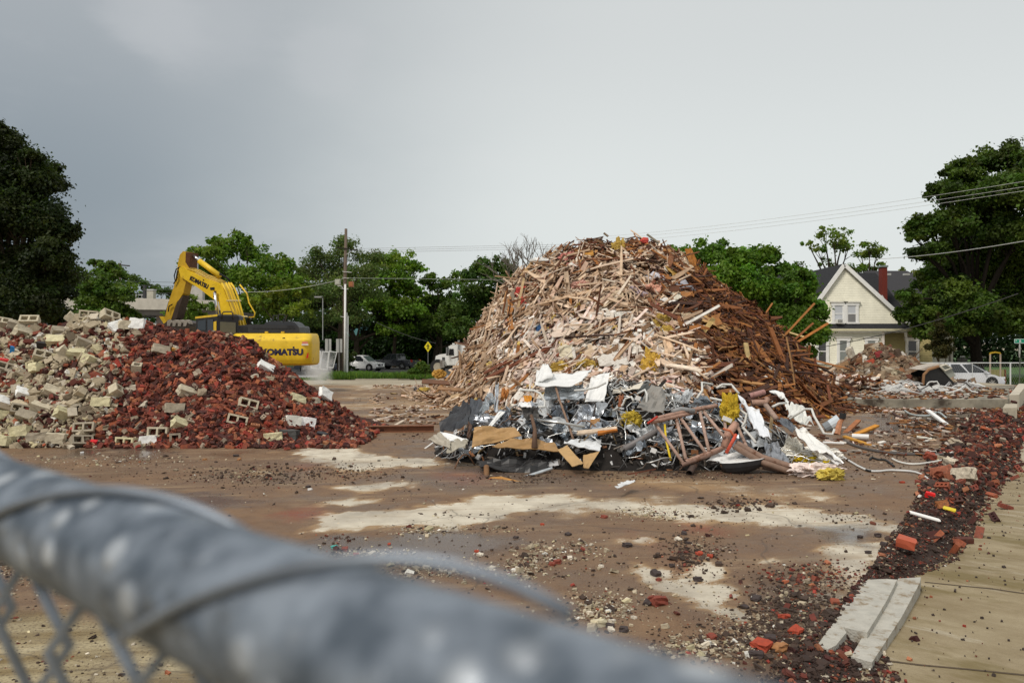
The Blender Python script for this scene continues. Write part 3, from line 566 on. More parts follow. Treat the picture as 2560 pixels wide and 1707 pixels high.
def make_brick_heap():
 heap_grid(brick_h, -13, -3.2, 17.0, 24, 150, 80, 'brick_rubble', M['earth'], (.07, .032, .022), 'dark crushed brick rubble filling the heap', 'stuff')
 N = 9000; x = RNG.uniform(-13, -3.3, N); y = BYC + .7 - (BYC + .7 - 17.1) * RNG.random(N) ** .95
 h = brick_h(x, y); ok = (h > .0) | ((RNG.random(N) < .25) & (h > -.3)); x, y = x[ok], y[ok]
 pf = pale_frac(x, y); isp = RNG.random(len(x)) < pf
 xb, yb = x[~isp], y[~isp]; n = len(xb)
 Rm, O = pose(brick_h, xb, yb, .42, RNG.uniform(-.02, .075, n)); O[:, 2] = np.maximum(O[:, 2], .032); cols = brick_cols(n)
 kinds = RNG.random(n); u, v = uv_of(O[:, 0], O[:, 1], O[:, 2]); inview = (u > -10) & (u < 2560)
 vis = inview & (O[:, 2] > brick_h(O[:, 0], O[:, 1]) + .02) & (kinds < .8)
 # the pieces that stand proudest at the front are built as single bricks
 sc = view_score(O) - 6 * (O[:, 2] - brick_h(O[:, 0], O[:, 1])); order = np.argsort(np.where(vis, sc, 1e9))[:215]
 single = np.zeros(n, bool); single[order] = True
 mb = MB()
 for lo, hi, T in ((0, .42, T_SOLID), (.42, .80, T_CORED)):
  s = (kinds >= lo) & (kinds < hi) & ~single; mb.many(T[0], T[1], Rm[s], O[s], cols[s])
 for i in range(4):
  s = (kinds >= .80 + i * .05) & (kinds < .85 + i * .05); k = int(s.sum()); c = CHUNKS[i]; mb.many(c[0], c[1], Rm[s] * (np.array([.13, .09, .065]) * RNG.uniform(.6, 1.2, (k, 1)))[:, None, :], O[s], cols[s])
 o = mb.build('bricks', [M['brick']]); tag(o, 'mass of tumbled red bricks farther up the heap', None, None, 'stuff')
 tmpl = {}
 for i in order:
  key = 'T_SOLID' if kinds[i] < .42 else 'T_CORED'; T = T_SOLID if key == 'T_SOLID' else T_CORED
  b = MB(); b.many(T[0], T[1], Rm[i][None], np.zeros((1, 3)), cols[i][None]); ob = b.build('brick', [M['brick']]); ob.location = O[i]
  tag(ob, BRICK_LABELS[key][0], 'brick', BRICK_LABELS[key][1])
 # pale broken masonry
 xp, yp = x[isp], y[isp]; n = len(xp); Rm, O = pose(brick_h, xp, yp, .5, RNG.uniform(-.03, .07, n)); O[:, 2] = np.maximum(O[:, 2], .03); cols = pale_cols(n)
 redm = RNG.random(n) < .2; cols[redm] = brick_cols(int(redm.sum())); size = RNG.lognormal(-2.25, .42, n).clip(.04, .26)
 mb = MB(); kk = RNG.integers(0, 8, n)
 for i in range(8):
  s = kk == i; c = CHUNKS[i]; a = RNG.uniform(.45, 1.0, (int(s.sum()), 3)) * np.array([1.3, 1, .6]); mb.many(c[0], c[1], Rm[s] * (a * size[s][:, None])[:, None, :], O[s], cols[s])
 o = mb.build('masonry_rubble', [M['block']]); tag(o, 'mass of pale broken masonry bits on the heap', None, None, 'stuff')
 # whole blocks, placed one by one: (u, v, kind, colour, euler, label)
 tan, gry, yel, wht, dk = (.52, .46, .34), (.38, .33, .25), (.62, .57, .36), (.80, .80, .77), (.10, .10, .095)
 B = [(225, 793, 'h', tan, (1.5, .1, .3), 'hollow tan block with white top, highest on the heap'), (278, 795, 'h', tan, (.5, .3, .9), 'hollow block tilted on its corner at the heap top, beside the white topped one'),
   (78, 807, 'h', tan, (.25, -.1, .35), 'hollow block lying flat near the dark tree, on the heap crest'), (8, 812, 'h', tan, (.1, .25, .6), 'hollow yellowish block at the far end of the heap crest'),
   (45, 820, 's', gry, (.3, .4, .5), 'grey slab like block leaning below the flat hollow block'), (62, 836, 's', tan, (.9, .3, 1.1), 'tan block face set like a kite under the crest'),
   (188, 805, 's', tan, (.2, .7, .4), 'tan solid block leaning against the white topped block'), (346, 815, 'w', wht, (1.3, .1, .2), 'white painted square block on the crest by the digger bucket'),
   (296, 822, 'w', wht, (.9, -.3, .9), 'white painted block tilted steeply below the crest'), (322, 818, 's', tan, (1.4, .0, .5), 'tan block between two white painted blocks'),
   (112, 896, 'h', tan, (.35, .3, .55), 'hollow block facing up in the middle of the pale rubble'), (143, 857, 's', yel, (.8, .1, .3), 'yellow faced block near the black curved sheet'),
   (98, 926, 's', yel, (1.3, .15, 1.45), 'cream block standing on its short end amid the rubble'), (18, 926, 'h', gry, (.9, .3, .6), 'hollow grey block with dark holes at the heap side'),
   (195, 890, 's', yel, (.35, .1, .1), 'cream block lying flat above a tan one'), (168, 890, 's', tan, (.5, .8, .8), 'long tan slab leaning diagonally in the rubble'), (215, 864, 's', gry, (.4, .4, .7), 'grey block with a cut corner in mid heap'),
   (155, 835, 's', gry, (.6, .2, .9), 'grey block leaning in the upper rubble'), (230, 905, 's', yel, (.3, .3, 1.3), 'small cream slab below the flat cream block'),
   (66, 988, 'w', wht, (.5, .4, .75), 'white painted block with a blue smear low on the heap'), (15, 1010, 'w', wht, (.5, .3, .6), 'white painted block at the frame edge low on the heap'),
   (256, 1010, 's', yel, (1.45, .05, .2), 'cream block standing upright between rubble and bricks'), (58, 1030, 'h', gry, (1.2, .3, .6), 'hollow grey block open toward the camera, low on the heap'),
   (70, 1045, 's', gry, (.9, .3, .2), 'grey arched block piece above two red bricks'), (135, 985, 's', tan, (.8, .5, .5), 'tan broken block in the lower rubble'),
   (12, 1045, 's', yel, (1.2, .3, .9), 'cream block leaning on the frame edge'), (105, 1025, 's', tan, (.5, .3, .3), 'tan slab flat in the lower rubble'), (165, 1040, 's', yel, (.6, .5, .9), 'yellowish block with a ragged corner low on the heap'),
   (55, 1082, 's', yel, (1.5, .0, .1), 'block with a round yellow patch at the heap foot'), (15, 1105, 's', yel, (1.5, .1, -.2), 'yellow block at the foot of the heap near the frame edge'), (100, 1098, 's', gry, (1.5, .05, .2), 'grey block between two yellow ones at the heap foot'),
   (145, 1100, 's', tan, (1.5, .05, .1), 'square tan block upright at the heap foot'), (215, 1075, 'h', gry, (.55, .0, .25), 'two hole block lying face up at the heap foot'), (207, 1108, 'h', gry, (.9, .1, .8), 'hollow block corner sticking out below the two hole block'),
   (320, 1110, 'h', yel, (1.5, .05, -.15), 'yellowish hollow block standing at the heap foot by the puddle'), (375, 1110, 'w', wht, (1.5, 0, .05), 'white streaked block standing at the heap foot'),
   (400, 1085, 'h', tan, (1.45, .0, .12), 'hollow block on end showing two dark slots'), (455, 1065, 's', yel, (.7, .35, .8), 'cream slab leaning above the slotted block'), (440, 1100, 'd', gry, (1.5, .05, .4), 'half block with open end by the slotted block'),
   (440, 1025, 's', gry, (1.4, .1, .5), 'tall dark stained block standing in the red bricks'), (405, 880, 's', gry, (1.1, .2, .5), 'large grey block lodged near the brick heap top'),
   (470, 985, 's', tan, (.6, .4, .8), 'pale slab among red bricks above the dark block'), (345, 925, 'd', tan, (.5, .2, .3), 'small pale half block amid red bricks'), (622, 1015, 'h', tan, (1.2, .2, .5), 'hollow block tilted in the middle of the red bricks'),
   (745, 1005, 's', yel, (.9, .3, .9), 'cream block tilted near the brick heap slope'), (735, 1058, 'w', (.62, .60, .53), (1.3, .2, .6), 'block with a pale blue end beside the white broken piece'), (770, 1063, 'w', (.92, .92, .9), (1.3, .1, .5), 'bright white broken piece on the brick slope'),
   (685, 1098, 's', yel, (1.5, .0, .12), 'pale green cream block at the brick heap foot'), (725, 1090, 'k', dk, (1.5, .0, -.1), 'black painted block at the brick heap foot'), (595, 1055, 'h', tan, (1.3, .3, .3), 'hollow block with rounded web near the black void'),
   (665, 924, 's', wht, (.8, .5, .5), 'ragged white lump on the upper brick slope'), (815, 990, 'w', wht, (1.2, .6, .9), 'thin white slab near the brick heap edge'), (300, 1000 - 15, 'h', tan, (.9, .6, 1.2), 'hollow block broken open between rubble and bricks')]
 for (u, v, k, c, e, lab) in B:
  # find the depth on the heap surface along this sight line
  best = None
  for d in np.arange(16.9, 21.2, .04):
   p = P(u, v, d)
   if p.z <= max(float(brick_h(np.array([p.x]), np.array([p.y]))[0]), 0) + .02: best = p; break
  if best is None: best = P(u, v, BYC)
  if k == 'h' and e[0] < .85: e = (e[0] + .62,) + tuple(e[1:])
  m = 1.12 * euler_mats(*[np.array([q + random.uniform(-.1, .1)]) for q in e]); b = MB(); cc = np.array([c]) * random.uniform(.9, 1.1)
  if k == 'h': b.many(*T_BLOCK, m, np.zeros((1, 3)), cc)
  elif k == 'd': b.many(*T_HALF, m, np.zeros((1, 3)), cc)
  else:
   t = chunk_t(sum(map(ord, lab)), .055 if k in 'swk' else .1, 3, .05); sz = np.array([.36, .19, .19]) if k != 'w' else np.array([.32, .24, .14])
   b.many(t[0], t[1], m * sz[None, None, :], np.zeros((1, 3)), cc)
  ob = b.build('concrete_block', [M['block']]); ob.location = best + Vector((0, -.06, .05))
  tag(ob, lab, 'concrete block', 'concrete blocks in the brick heap')
 # half buried hollow blocks with nothing to tell them apart
 c = 0
 while c < 48:
  x, y = random.uniform(-12.5, -9.4), random.uniform(17.5, 20.6)
  if random.random() > float(pale_frac(np.array([x]), np.array([y]))[0]) - .1: continue
  h, nr, _, _ = normals(brick_h, np.array([x]), np.array([y])); b = MB(); T = T_BLOCK if c % 3 else T_HALF; b.many(T[0], T[1], euler_mats(RNG.uniform(.6, 1.7, 1), RNG.uniform(-.6, .6, 1), RNG.uniform(0, 6.28, 1)), np.zeros((1, 3)), pale_cols(1)); ob = b.build('concrete_block', [M['block']], loc=Vector((x, y, float(h[0]))) + Vector(nr[0]) * random.uniform(-.02, .06)); tag(ob, 'hollow concrete block half buried in the pale rubble', 'concrete block', 'half buried hollow blocks'); c += 1
 # odd bits in the heap
 for (u, v, c, s, nm, lab) in ((37, 883, (.02, .22, .55), (.09, .06, .3), 'plastic_crate', 'small bright blue crate piece in the pale rubble'), (15, 905, (.62, .03, .03), (.35, .08, .10), 'red_sheet', 'bright red sheet edge in the pale rubble'),
         (240, 1107, (.7, .02, .03), (.14, .1, .06), 'red_tile', 'bright red tile at the heap foot'), (120, 868, (.02, .016, .014), (.42, .10, .16), 'curved_sheet', 'black curved sheet in the pale rubble'), (806, 1090, (.03, .03, .035), (.26, .1, .14), 'black_box', 'black dented box at the brick heap foot'),
         (442, 878, (.55, .28, .06), (.16, .05, .08), 'wood_scrap', 'orange wood scrap beside the large grey block')):
  for d in np.arange(16.9, 21, .04):
   p = P(u, v, d)
   if p.z <= max(float(brick_h(np.array([p.x]), np.array([p.y]))[0]), 0) + .03: break
  b = MB(); t = chunk_t(u, .07, 2); b.many(t[0], t[1], euler_mats(np.array([.4]), np.array([.2]), np.array([.3])) * np.array(s)[None, None, :], np.zeros((1, 3)), np.array([c])); ob = b.build(nm, [M['paintmetal']]); ob.location = p + Vector((0, -.1, .04)); tag(ob, lab, nm.replace('_', ' '))
 # rusty beam and pipe at the toe
 b = MB(); a0, a1 = G(925, 1075, .06), G(1085, 1073, .06); d = (a1 - a0).normalized(); sd = Vector((d.y, -d.x, 0)) * .09
 prof = [(-1, .0), (1, .0), (1, .02), (.12, .03), (.12, .14), (1, .15), (1, .17), (-1, .17), (-1, .15), (-.12, .14), (-.12, .03), (-1, .02)]
 b.loft([[p + sd * q + Vector((0, 0, w - .06)) for q, w in prof] for p in (a0, a1)], (.22, .09, .045)); o = b.build('steel_beam', [M['rustpipe']]); tag(o, 'rusty steel beam lying between the brick heap and the scrap', 'beam')
 b = MB(); b.tube([G(828, 1068, .12), G(870, 1080, .05)], .03, (.2, .19, .2)); o = b.build('steel_pipe', [M['paintmetal']]); tag(o, 'dark pipe lying across the foot of the brick heap', 'pipe')
make_brick_heap()
# ------------------------------------------------------------------ wood heap
WYC = 32.0
WU = [1060, 1072, 1154, 1186, 1214, 1241, 1263, 1306, 1360, 1400, 1458, 1524, 1611, 1650, 1676, 1730, 1785, 1850, 1915, 1958, 1978, 2020, 2048]
WV = [1000, 992, 930, 836, 790, 757, 715, 672, 645, 628, 606, 600, 602, 612, 630, 655, 696, 748, 792, 856, 906, 962, 992]
WX = np.array([Xu(u, WYC) for u in WU]); WZc = np.maximum(np.array([Zv(v, WYC) for v in WV]) - .12, 0); WZc[0] = 0; WZc[-1] = 0
def wood_h(x, y):
 hc = np.interp(x, WX, WZc); t0 = np.clip(np.abs((x - 5.0) / 8.6), 0, 1); yt = WYC - .9 - 10.2 * (1 - t0 ** 1.7)
 t = np.where(y < WYC, (WYC - y) / (WYC - yt), (y - WYC) / 9.0); t = np.clip(t, 0, 1.1)
 return hc * np.clip(1 - t ** 1.05, -.05, 1) * (1 + .05 * vnoise(x, y, .7, 14)) + np.where(t < .95, .26 * vnoise(x, y, 1.0, 16) + .10 * vnoise(x, y, 2.6, 17), 0) * np.minimum(hc, 1)
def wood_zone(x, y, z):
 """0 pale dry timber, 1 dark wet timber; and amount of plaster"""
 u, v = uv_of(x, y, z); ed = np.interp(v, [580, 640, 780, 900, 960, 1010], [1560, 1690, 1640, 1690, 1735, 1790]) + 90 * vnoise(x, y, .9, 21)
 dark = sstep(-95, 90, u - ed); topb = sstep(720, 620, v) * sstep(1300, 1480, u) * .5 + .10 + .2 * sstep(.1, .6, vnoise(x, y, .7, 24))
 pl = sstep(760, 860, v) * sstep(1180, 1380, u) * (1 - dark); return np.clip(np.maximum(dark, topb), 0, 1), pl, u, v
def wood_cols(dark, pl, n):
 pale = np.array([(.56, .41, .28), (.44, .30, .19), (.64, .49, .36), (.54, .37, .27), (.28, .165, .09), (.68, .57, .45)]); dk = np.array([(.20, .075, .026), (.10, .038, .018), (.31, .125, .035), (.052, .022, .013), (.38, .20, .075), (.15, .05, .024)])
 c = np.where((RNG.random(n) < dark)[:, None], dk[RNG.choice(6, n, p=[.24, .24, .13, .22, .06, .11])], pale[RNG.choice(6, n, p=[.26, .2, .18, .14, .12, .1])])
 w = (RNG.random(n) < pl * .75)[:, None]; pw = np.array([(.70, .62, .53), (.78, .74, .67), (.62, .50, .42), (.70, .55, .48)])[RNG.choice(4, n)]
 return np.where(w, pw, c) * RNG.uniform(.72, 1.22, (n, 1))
def wood_dirs(x, y, gx, gy, dark):
 n = len(x); g = np.stack([gx, gy, gx * gx + gy * gy], -1); g = g / np.maximum(np.linalg.norm(g, axis=1, keepdims=True), 1e-6)
 lf = np.where(x < 4.0, 1.0, -1.0)[:, None]; side = np.stack([np.full(n, .85), np.full(n, .1), np.full(n, .55)], -1) * np.array([1, 1, 1]); side[:, 0] *= lf[:, 0]
 flat = np.stack([np.full(n, 1.), np.full(n, .15), np.full(n, -.12)], -1)
 k = RNG.random(n); k = np.where(RNG.random(n) < .65, .5 + .75 * vnoise(x, y, .55, 26), k); d = np.where((k < .42)[:, None], side, np.where((k < .62)[:, None], g, RNG.normal(0, .6, (n, 3)) + np.stack([np.cos(6 * vnoise(x, y, .5, 27)), np.zeros(n), np.sin(6 * vnoise(x, y, .5, 27))], -1))); d = np.where(((dark > .5) & (k < .6))[:, None], flat, d)
 return d + RNG.normal(0, .28, (n, 3))
def wsample(N):
 x = RNG.uniform(-3.9, 12.5, N); yt = WYC - .9 - 10.4 * (1 - np.clip(np.abs((x - 5.0) / 8.6), 0, 1) ** 1.7); y = WYC + 1.2 - (WYC + 1.2 - yt) * RNG.random(N); return x, y
def make_wood_heap():
 heap_grid(wood_h, -3.8, 14, 20.5, 41, 150, 130, 'timber_rubble', M['earth'], (.075, .045, .026), 'packed splinters and dust filling the timber heap, coloured dark as shade in gaps', 'stuff', .12)  # core colour lowered so cavities between the boards read as shade
 # splinters and broken boards, too many to count
 N = 19000; x, y = wsample(N); h, nr, gx, gy = normals(wood_h, x, y, .3); dark, pl, u, v = wood_zone(x, y, h); cols = wood_cols(dark, pl, N)
 D = wood_dirs(x, y, gx, gy, dark); nn = nr + RNG.normal(0, .45, (N, 3)); A = align_mats(nn, D)
 L = RNG.lognormal(-.95, .55, N).clip(.1, 1.9); wd = RNG.uniform(.02, .11, N); th = RNG.uniform(.01, .035, N)
 flake = RNG.random(N) < (.18 + .45 * pl); L = L * np.exp(.7 * vnoise(x, y, .8, 28)); L = np.where(flake, RNG.uniform(.08, .34, N), L); wd = np.where(flake, RNG.uniform(.06, .28, N), wd)
 O = np.stack([x, y, h], -1) + nr * RNG.uniform(-.05, .22, N)[:, None]; O[:, 2] = np.maximum(O[:, 2], .02)
 tv = BOXV.copy(); tv[:4, 0] *= .9; mb = MB(); S = np.stack([L, wd, th], -1); mb.many(tv, BOXF, A * S[:, None, :], O, cols)
 # ragged crumbs of plaster and pink or yellow wool
 n2 = 5200; x, y = wsample(n2); h, nr, gx, gy = normals(wood_h, x, y, .3); dark, pl, u, v = wood_zone(x, y, h); keep = RNG.random(n2) < .25 + .75 * pl; x, y, h, nr, pl, dark = x[keep], y[keep], h[keep], nr[keep], pl[keep], dark[keep]; n2 = len(x)
 cols = np.array([(.70, .66, .58), (.62, .5, .42), (.55, .26, .22), (.62, .45, .12), (.74, .73, .70)])[RNG.choice(5, n2, p=[.36, .3, .1, .09, .15])] * RNG.uniform(.8, 1.15, (n2, 1))
 cols = np.where((RNG.random(n2) < dark * .75)[:, None], np.array([[.14, .06, .03]]), cols)
 O = np.stack([x, y, h], -1) + nr * RNG.uniform(0, .16, n2)[:, None]; kk = RNG.integers(0, 8, n2)
 for i in range(8):
  s = kk == i; c = CHUNKS[i]; k = int(s.sum()); mb.many(c[0], c[1], align_mats(nr[s] + RNG.normal(0, .4, (k, 3))) * (RNG.uniform(.05, .22, (k, 3)) * np.array([1.2, 1, .35]))[:, None, :], O[s], cols[s])
 o = mb.build('timber_debris', [M['wood']]); tag(o, 'tangle of splintered boards and plaster bits on the tall heap', None, None, 'stuff')
 # single boards
 N = 300; x, y = wsample(1400); h, nr, gx, gy = normals(wood_h, x, y, .4); dark, pl, u, v = wood_zone(x, y, h)
 L = np.where(y > 30.6, .55, 1) * RNG.lognormal(.25, .38, len(x)).clip(.8, 3.2); vis = (v < 960) | (u < 1150) | (u > 1760); idx = np.where(vis)[0]; idx = idx[np.argsort(-L[idx] / np.hypot(x[idx], y[idx]))][:N]
 x, y, h, nr, gx, gy, dark, pl, u, v, L = [a[idx] for a in (x, y, h, nr, gx, gy, dark, pl, u, v, L)]; N = len(x)
 cols = wood_cols(dark, pl * .2, N); D = wood_dirs(x, y, gx, gy, dark); A = align_mats(nr + RNG.normal(0, .3, (N, 3)), D); O = np.stack([x, y, h], -1) + nr * RNG.uniform(.08, .26, N)[:, None]
 for i in range(N):
  S = np.array([L[i], random.choice([.09, .09, .14, .19]), random.choice([.038, .038, .022])]); n = 5; b = MB(); ts = np.linspace(-.5, .5, n); bow = random.uniform(-.03, .03); c = tuple(cols[i])
  rings = []
  for j, t in enumerate(ts):
   e = 1 if 0 < j < n - 1 else random.uniform(.35, 1)
   rings.append([Vector(A[i] @ (np.array([t + (random.uniform(-.03, .03) if j in (0, n - 1) else 0), yy * .5 * e, zz * .5]) * S) + A[i] @ np.array([0, 0, bow * (1 - 4 * t * t) * L[i]])) for yy, zz in ((-1, -1), (1, -1), (1, 1), (-1, 1))])
  b.loft(rings, c); ob = b.build('board', [M['wood']]); ob.location = O[i]
  if dark[i] > .5: tag(ob, 'dark wet brown board on the wet side of the timber heap', 'board', 'dark wet boards')
  elif cols[i][0] > .42: tag(ob, 'pale broken board sticking out of the timber heap', 'board', 'pale boards')
  else: tag(ob, 'mid brown broken board sticking out of the timber heap', 'board', 'mid brown boards')
# ------------------------------------------------------------------ sheets bent, torn and crumpled
def hit(hf, u, v, d0, d1, lift=.1, step=.06):
 for d in np.arange(d0, d1, step):
  p = P(u, v, d)
  if p.z <= max(float(hf(np.array([p.x]), np.array([p.y]))[0]), 0): return P(u, v, d - lift)
 return None
def sheet(name, quad, col, mat, label, cat, amp=.06, n=10, thick=.012, curl=0.0, ragged=.04, seed=0, group=None, sharp=3.0, smooth=False, back=None):
 """quad: four 3D corners in order; crumpled, with ragged rim and real thickness"""
 rs = random.Random(seed or sum(map(ord, label))); a, b, c, d = [Vector(q) for q in quad]; ctr = (a + b + c + d) / 4
 nrm = (b - a).cross(d - a).normalized(); m = n; s0 = rs.uniform(0, 50); V = []
 sz = ((b - a).length + (d - a).length) / 2
 for j in range(m + 1):
  for i in range(n + 1):
   s, t = i / n, j / m; p = a.lerp(b, s).lerp(d.lerp(c, s), t); ed = min(s, 1 - s, t, 1 - t)
   q = Vector((s * sharp + s0, t * sharp, s0 * .7)); f = abs(mnoise.noise(q)) * 2 - .5 + .5 * mnoise.noise(q * 2.3)
   p = p + nrm * (f * amp + curl * ((s - .5) ** 2 * 4 - .33) * sz)
   if ed < 1e-6: p = p + (p - ctr).normalized() * rs.uniform(-ragged, ragged) * sz
   V.append(p)
 V2 = [p - nrm * thick for p in V]; k = len(V); I = lambda i, j: j * (n + 1) + i
 Fq = [(I(i, j), I(i + 1, j), I(i + 1, j + 1), I(i, j + 1)) for j in range(m) for i in range(n)]
 Fb = [tuple(x + k for x in f[::-1]) for f in Fq]
 rim = [I(i, 0) for i in range(n)] + [I(n, j) for j in range(m)] + [I(i, m) for i in range(n, 0, -1)] + [I(0, j) for j in range(m, 0, -1)]
 Fr = [(rim[i], rim[i] + k, rim[(i + 1) % len(rim)] + k, rim[(i + 1) % len(rim)]) for i in range(len(rim))]
 mb = MB(); mb.add([tuple(p) for p in V + V2], [], col); base = 0
 cb = back or col
 mb.N += [(list(f), col, 0) for f in Fq] + [(list(f), cb, 0) for f in Fb] + [(list(f), col, 0) for f in Fr]
 o = mb.build(name, [mat], smooth=smooth, local=ctr); return tag(o, label, cat, group)
def pquad(pts, ds): return [P(u, v, d) for (u, v), d in zip(pts, ds)]
def wquad(pts, lift=.25):      # four image corners laid on the timber heap
 out = []
 for u, v in pts:
  p = hit(wood_h, u, v, 20, 33.5, lift); out.append(p if p is not None else P(u, v, 31.6))
 return out
def lump(name, c, size, col, mat, label, cat, seed=1, group=None, jit=.2, sub=5, smooth=True):
 if name == 'insulation': sub, jit, smooth, size = 15, .38, False, [q * .82 for q in size]
 rs = random.Random(seed + sum(map(ord, label))); t = chunk_t(seed + 900, .0, sub); V = []
 for p in t[0]:
  q = Vector(p).normalized(); f = 1 + jit * (mnoise.noise(q * 2.2 + Vector((seed * 3.1, 0, 0))) * 1.3 + .6 * mnoise.noise(q * 6 + Vector((0, seed, 0)))); f += jit * .75 * mnoise.noise(q * 11 + Vector((seed, 0, 0))) if sub > 9 else 0; V.append((q.x * size[0] * f, q.y * size[1] * f, q.z * size[2] * f))
 mb = MB(); cc = np.array([col]) * np.array([[1 + .35 * mnoise.noise(Vector(V[f_[0]]) * 9)] for f_ in t[1]]); mb.quads(V, t[1], cc); o = mb.build(name, [mat], smooth=smooth, loc=c); return tag(o, label, cat, group)
def wood_features():
 tan, pk, gy, wht, org, brn = (.56, .44, .30), (.62, .5, .43), (.42, .36, .30), (.74, .72, .68), (.42, .17, .035), (.07, .032, .018)
 S = [('plywood_sheet', [(1478, 758), (1548, 722), (1560, 738), (1510, 770)], tan, 'wood', 'pale plywood sheet lying across the middle of the timber heap', 'plywood'),
   ('plywood_sheet', [(1690, 640 + 10), (1705, 632), (1740, 672), (1715, 690)], tan, 'wood', 'pale torn plywood piece high on the slope of the heap', 'plywood'),
   ('wood_sheet', [(1663, 668), (1700, 655), (1722, 680), (1685, 690)], (.58, .36, .10), 'wood', 'yellow tan panel below the pale plywood piece', 'panel'),
   ('old_door', [(1712, 624), (1728, 622), (1752, 676), (1730, 682)], (.36, .14, .025), 'wood', 'orange brown door panel standing on the heap ridge', 'door'),
   ('wood_sheet', [(1612, 618), (1625, 616), (1690, 646), (1660, 655)], (.09, .035, .02), 'wood', 'dark brown panel on the ridge behind the peak', 'panel'),
   ('plywood_sheet', [(1690, 755), (1742, 738), (1768, 770), (1700, 782)], brn, 'wood', 'large dark brown sheet in the middle of the wet side', 'plywood'),
   ('plywood_sheet', [(1700, 784), (1725, 782), (1748, 800), (1710, 802)], tan, 'wood', 'tan sheet just below the large dark sheet', 'plywood'),
   ('wood_sheet', [(1752, 800), (1770, 782), (1828, 822), (1815, 830)], (.45, .27, .11), 'wood', 'tan stair stringer shaped panel on the wet side', 'panel'),
   ('plaster_board', [(1615, 788), (1668, 770), (1668, 785), (1620, 798)], pk, 'plaster', 'pinkish white board with torn rim on the slope', 'plasterboard'),
   ('plaster_board', [(1535, 782), (1562, 782), (1548, 800), (1540, 800)], (.64, .62, .56), 'plaster', 'small pale grey board in mid slope', 'plasterboard'),
   ('curved_board', [(1660, 718), (1680, 712), (1706, 745), (1690, 752)], (.60, .56, .46), 'plaster', 'curved cream sheet on the upper right slope', 'sheet'),
   ('tarpaulin', [(1245, 740), (1292, 720), (1275, 790), (1255, 780)], (.22, .17, .12), 'wood', 'brown grey tarpaulin hanging at the heap flank', 'tarpaulin'),
   ('plaster_board', [(1490, 890), (1560, 880), (1575, 910), (1500, 915)], (.62, .58, .52), 'plaster', 'grey white board flat in the plaster rubble', 'plasterboard'),
   ('plaster_board', [(1540, 860), (1600, 862), (1610, 880), (1550, 884)], (.68, .63, .55), 'plaster', 'pale board lying above the plaster rubble', 'plasterboard'),
   ('plaster_board', [(1395, 865), (1432, 862), (1432, 895), (1398, 890)], (.62, .56, .42), 'plaster', 'cream rounded board above the white metal sheet', 'plasterboard'),
   ('plywood_sheet', [(1655, 850), (1672, 848), (1698, 900), (1668, 896)], (.60, .42, .27), 'wood', 'tan plywood strip beside the dark wet boards', 'plywood'),
   ('wood_sheet', [(1270, 740), (1279, 740), (1284, 822), (1272, 826)], (.36, .15, .04), 'wood', 'upright orange brown post at the heap flank', 'post'),
   ('wood_sheet', [(1452, 628), (1484, 628), (1484, 640), (1450, 640)], (.50, .25, .05), 'wood', 'orange panel piece just under the peak', 'panel'),
   ('white_board', [(1912, 915), (1922, 910), (1972, 962), (1962, 974)], wht, 'plain', 'long white painted board leaning at the foot of the wet side', 'board'),
   ('wood_sheet', [(1310, 990), (1330, 990), (1332, 1030), (1312, 1030)], (.58, .24, .02), 'plain', 'bright orange plank standing behind the black sheet', 'plank')]
 for nm, q, c, m, lab, cat in S: sheet(nm, wquad(q, .5), c, M[m], lab, cat, amp=.07, n=7, thick=.02, ragged=.03)
 # torn sheets that nothing tells apart
 for i in range(95):
  dkz = i % 4 == 3; u = random.uniform(1700, 1960) if dkz else random.gauss(1470, 110); v = random.uniform(690, 960) if dkz else random.uniform(650, 990) if i % 3 else random.uniform(800, 1000); p = hit(wood_h, u, v, 20, 33.5, .3)
  if p is None: continue
  _, nr, gx, gy = normals(wood_h, np.array([p.x]), np.array([p.y]), .4); nn = (Vector(nr[0]) + Vector((random.gauss(0, .4), random.gauss(0, .3), random.gauss(0, .4)))).normalized(); t = nn.orthogonal().normalized(); t = (Matrix.Rotation(random.uniform(0, 6.28), 3, nn) @ t); w = nn.cross(t); a, c2 = random.uniform(.18, .5), random.uniform(.12, .32); c = random.choice([(.10, .045, .02), (.3, .13, .04), (.5, .36, .2), (.16, .07, .03)] if dkz else [(.72, .66, .57), (.66, .54, .44), (.60, .46, .32), (.76, .72, .66)]); o = sheet('torn_sheet', [p - t * a - w * c2, p + t * a - w * c2 * random.uniform(.5, 1.2), p + t * a * random.uniform(.5, 1) + w * c2, p - t * a * random.uniform(.6, 1.1) + w * c2], c, M['wood' if dkz else 'plaster'], 'x', 'sheet', amp=.05, n=4, ragged=.10, seed=i + 1, thick=.016)
  tag(o, 'torn dark sheet lying on the wet side of the timber heap' if dkz else 'torn pale sheet lying on the dry side of the timber heap', 'sheet', 'torn dark sheets' if dkz else 'torn pale sheets')
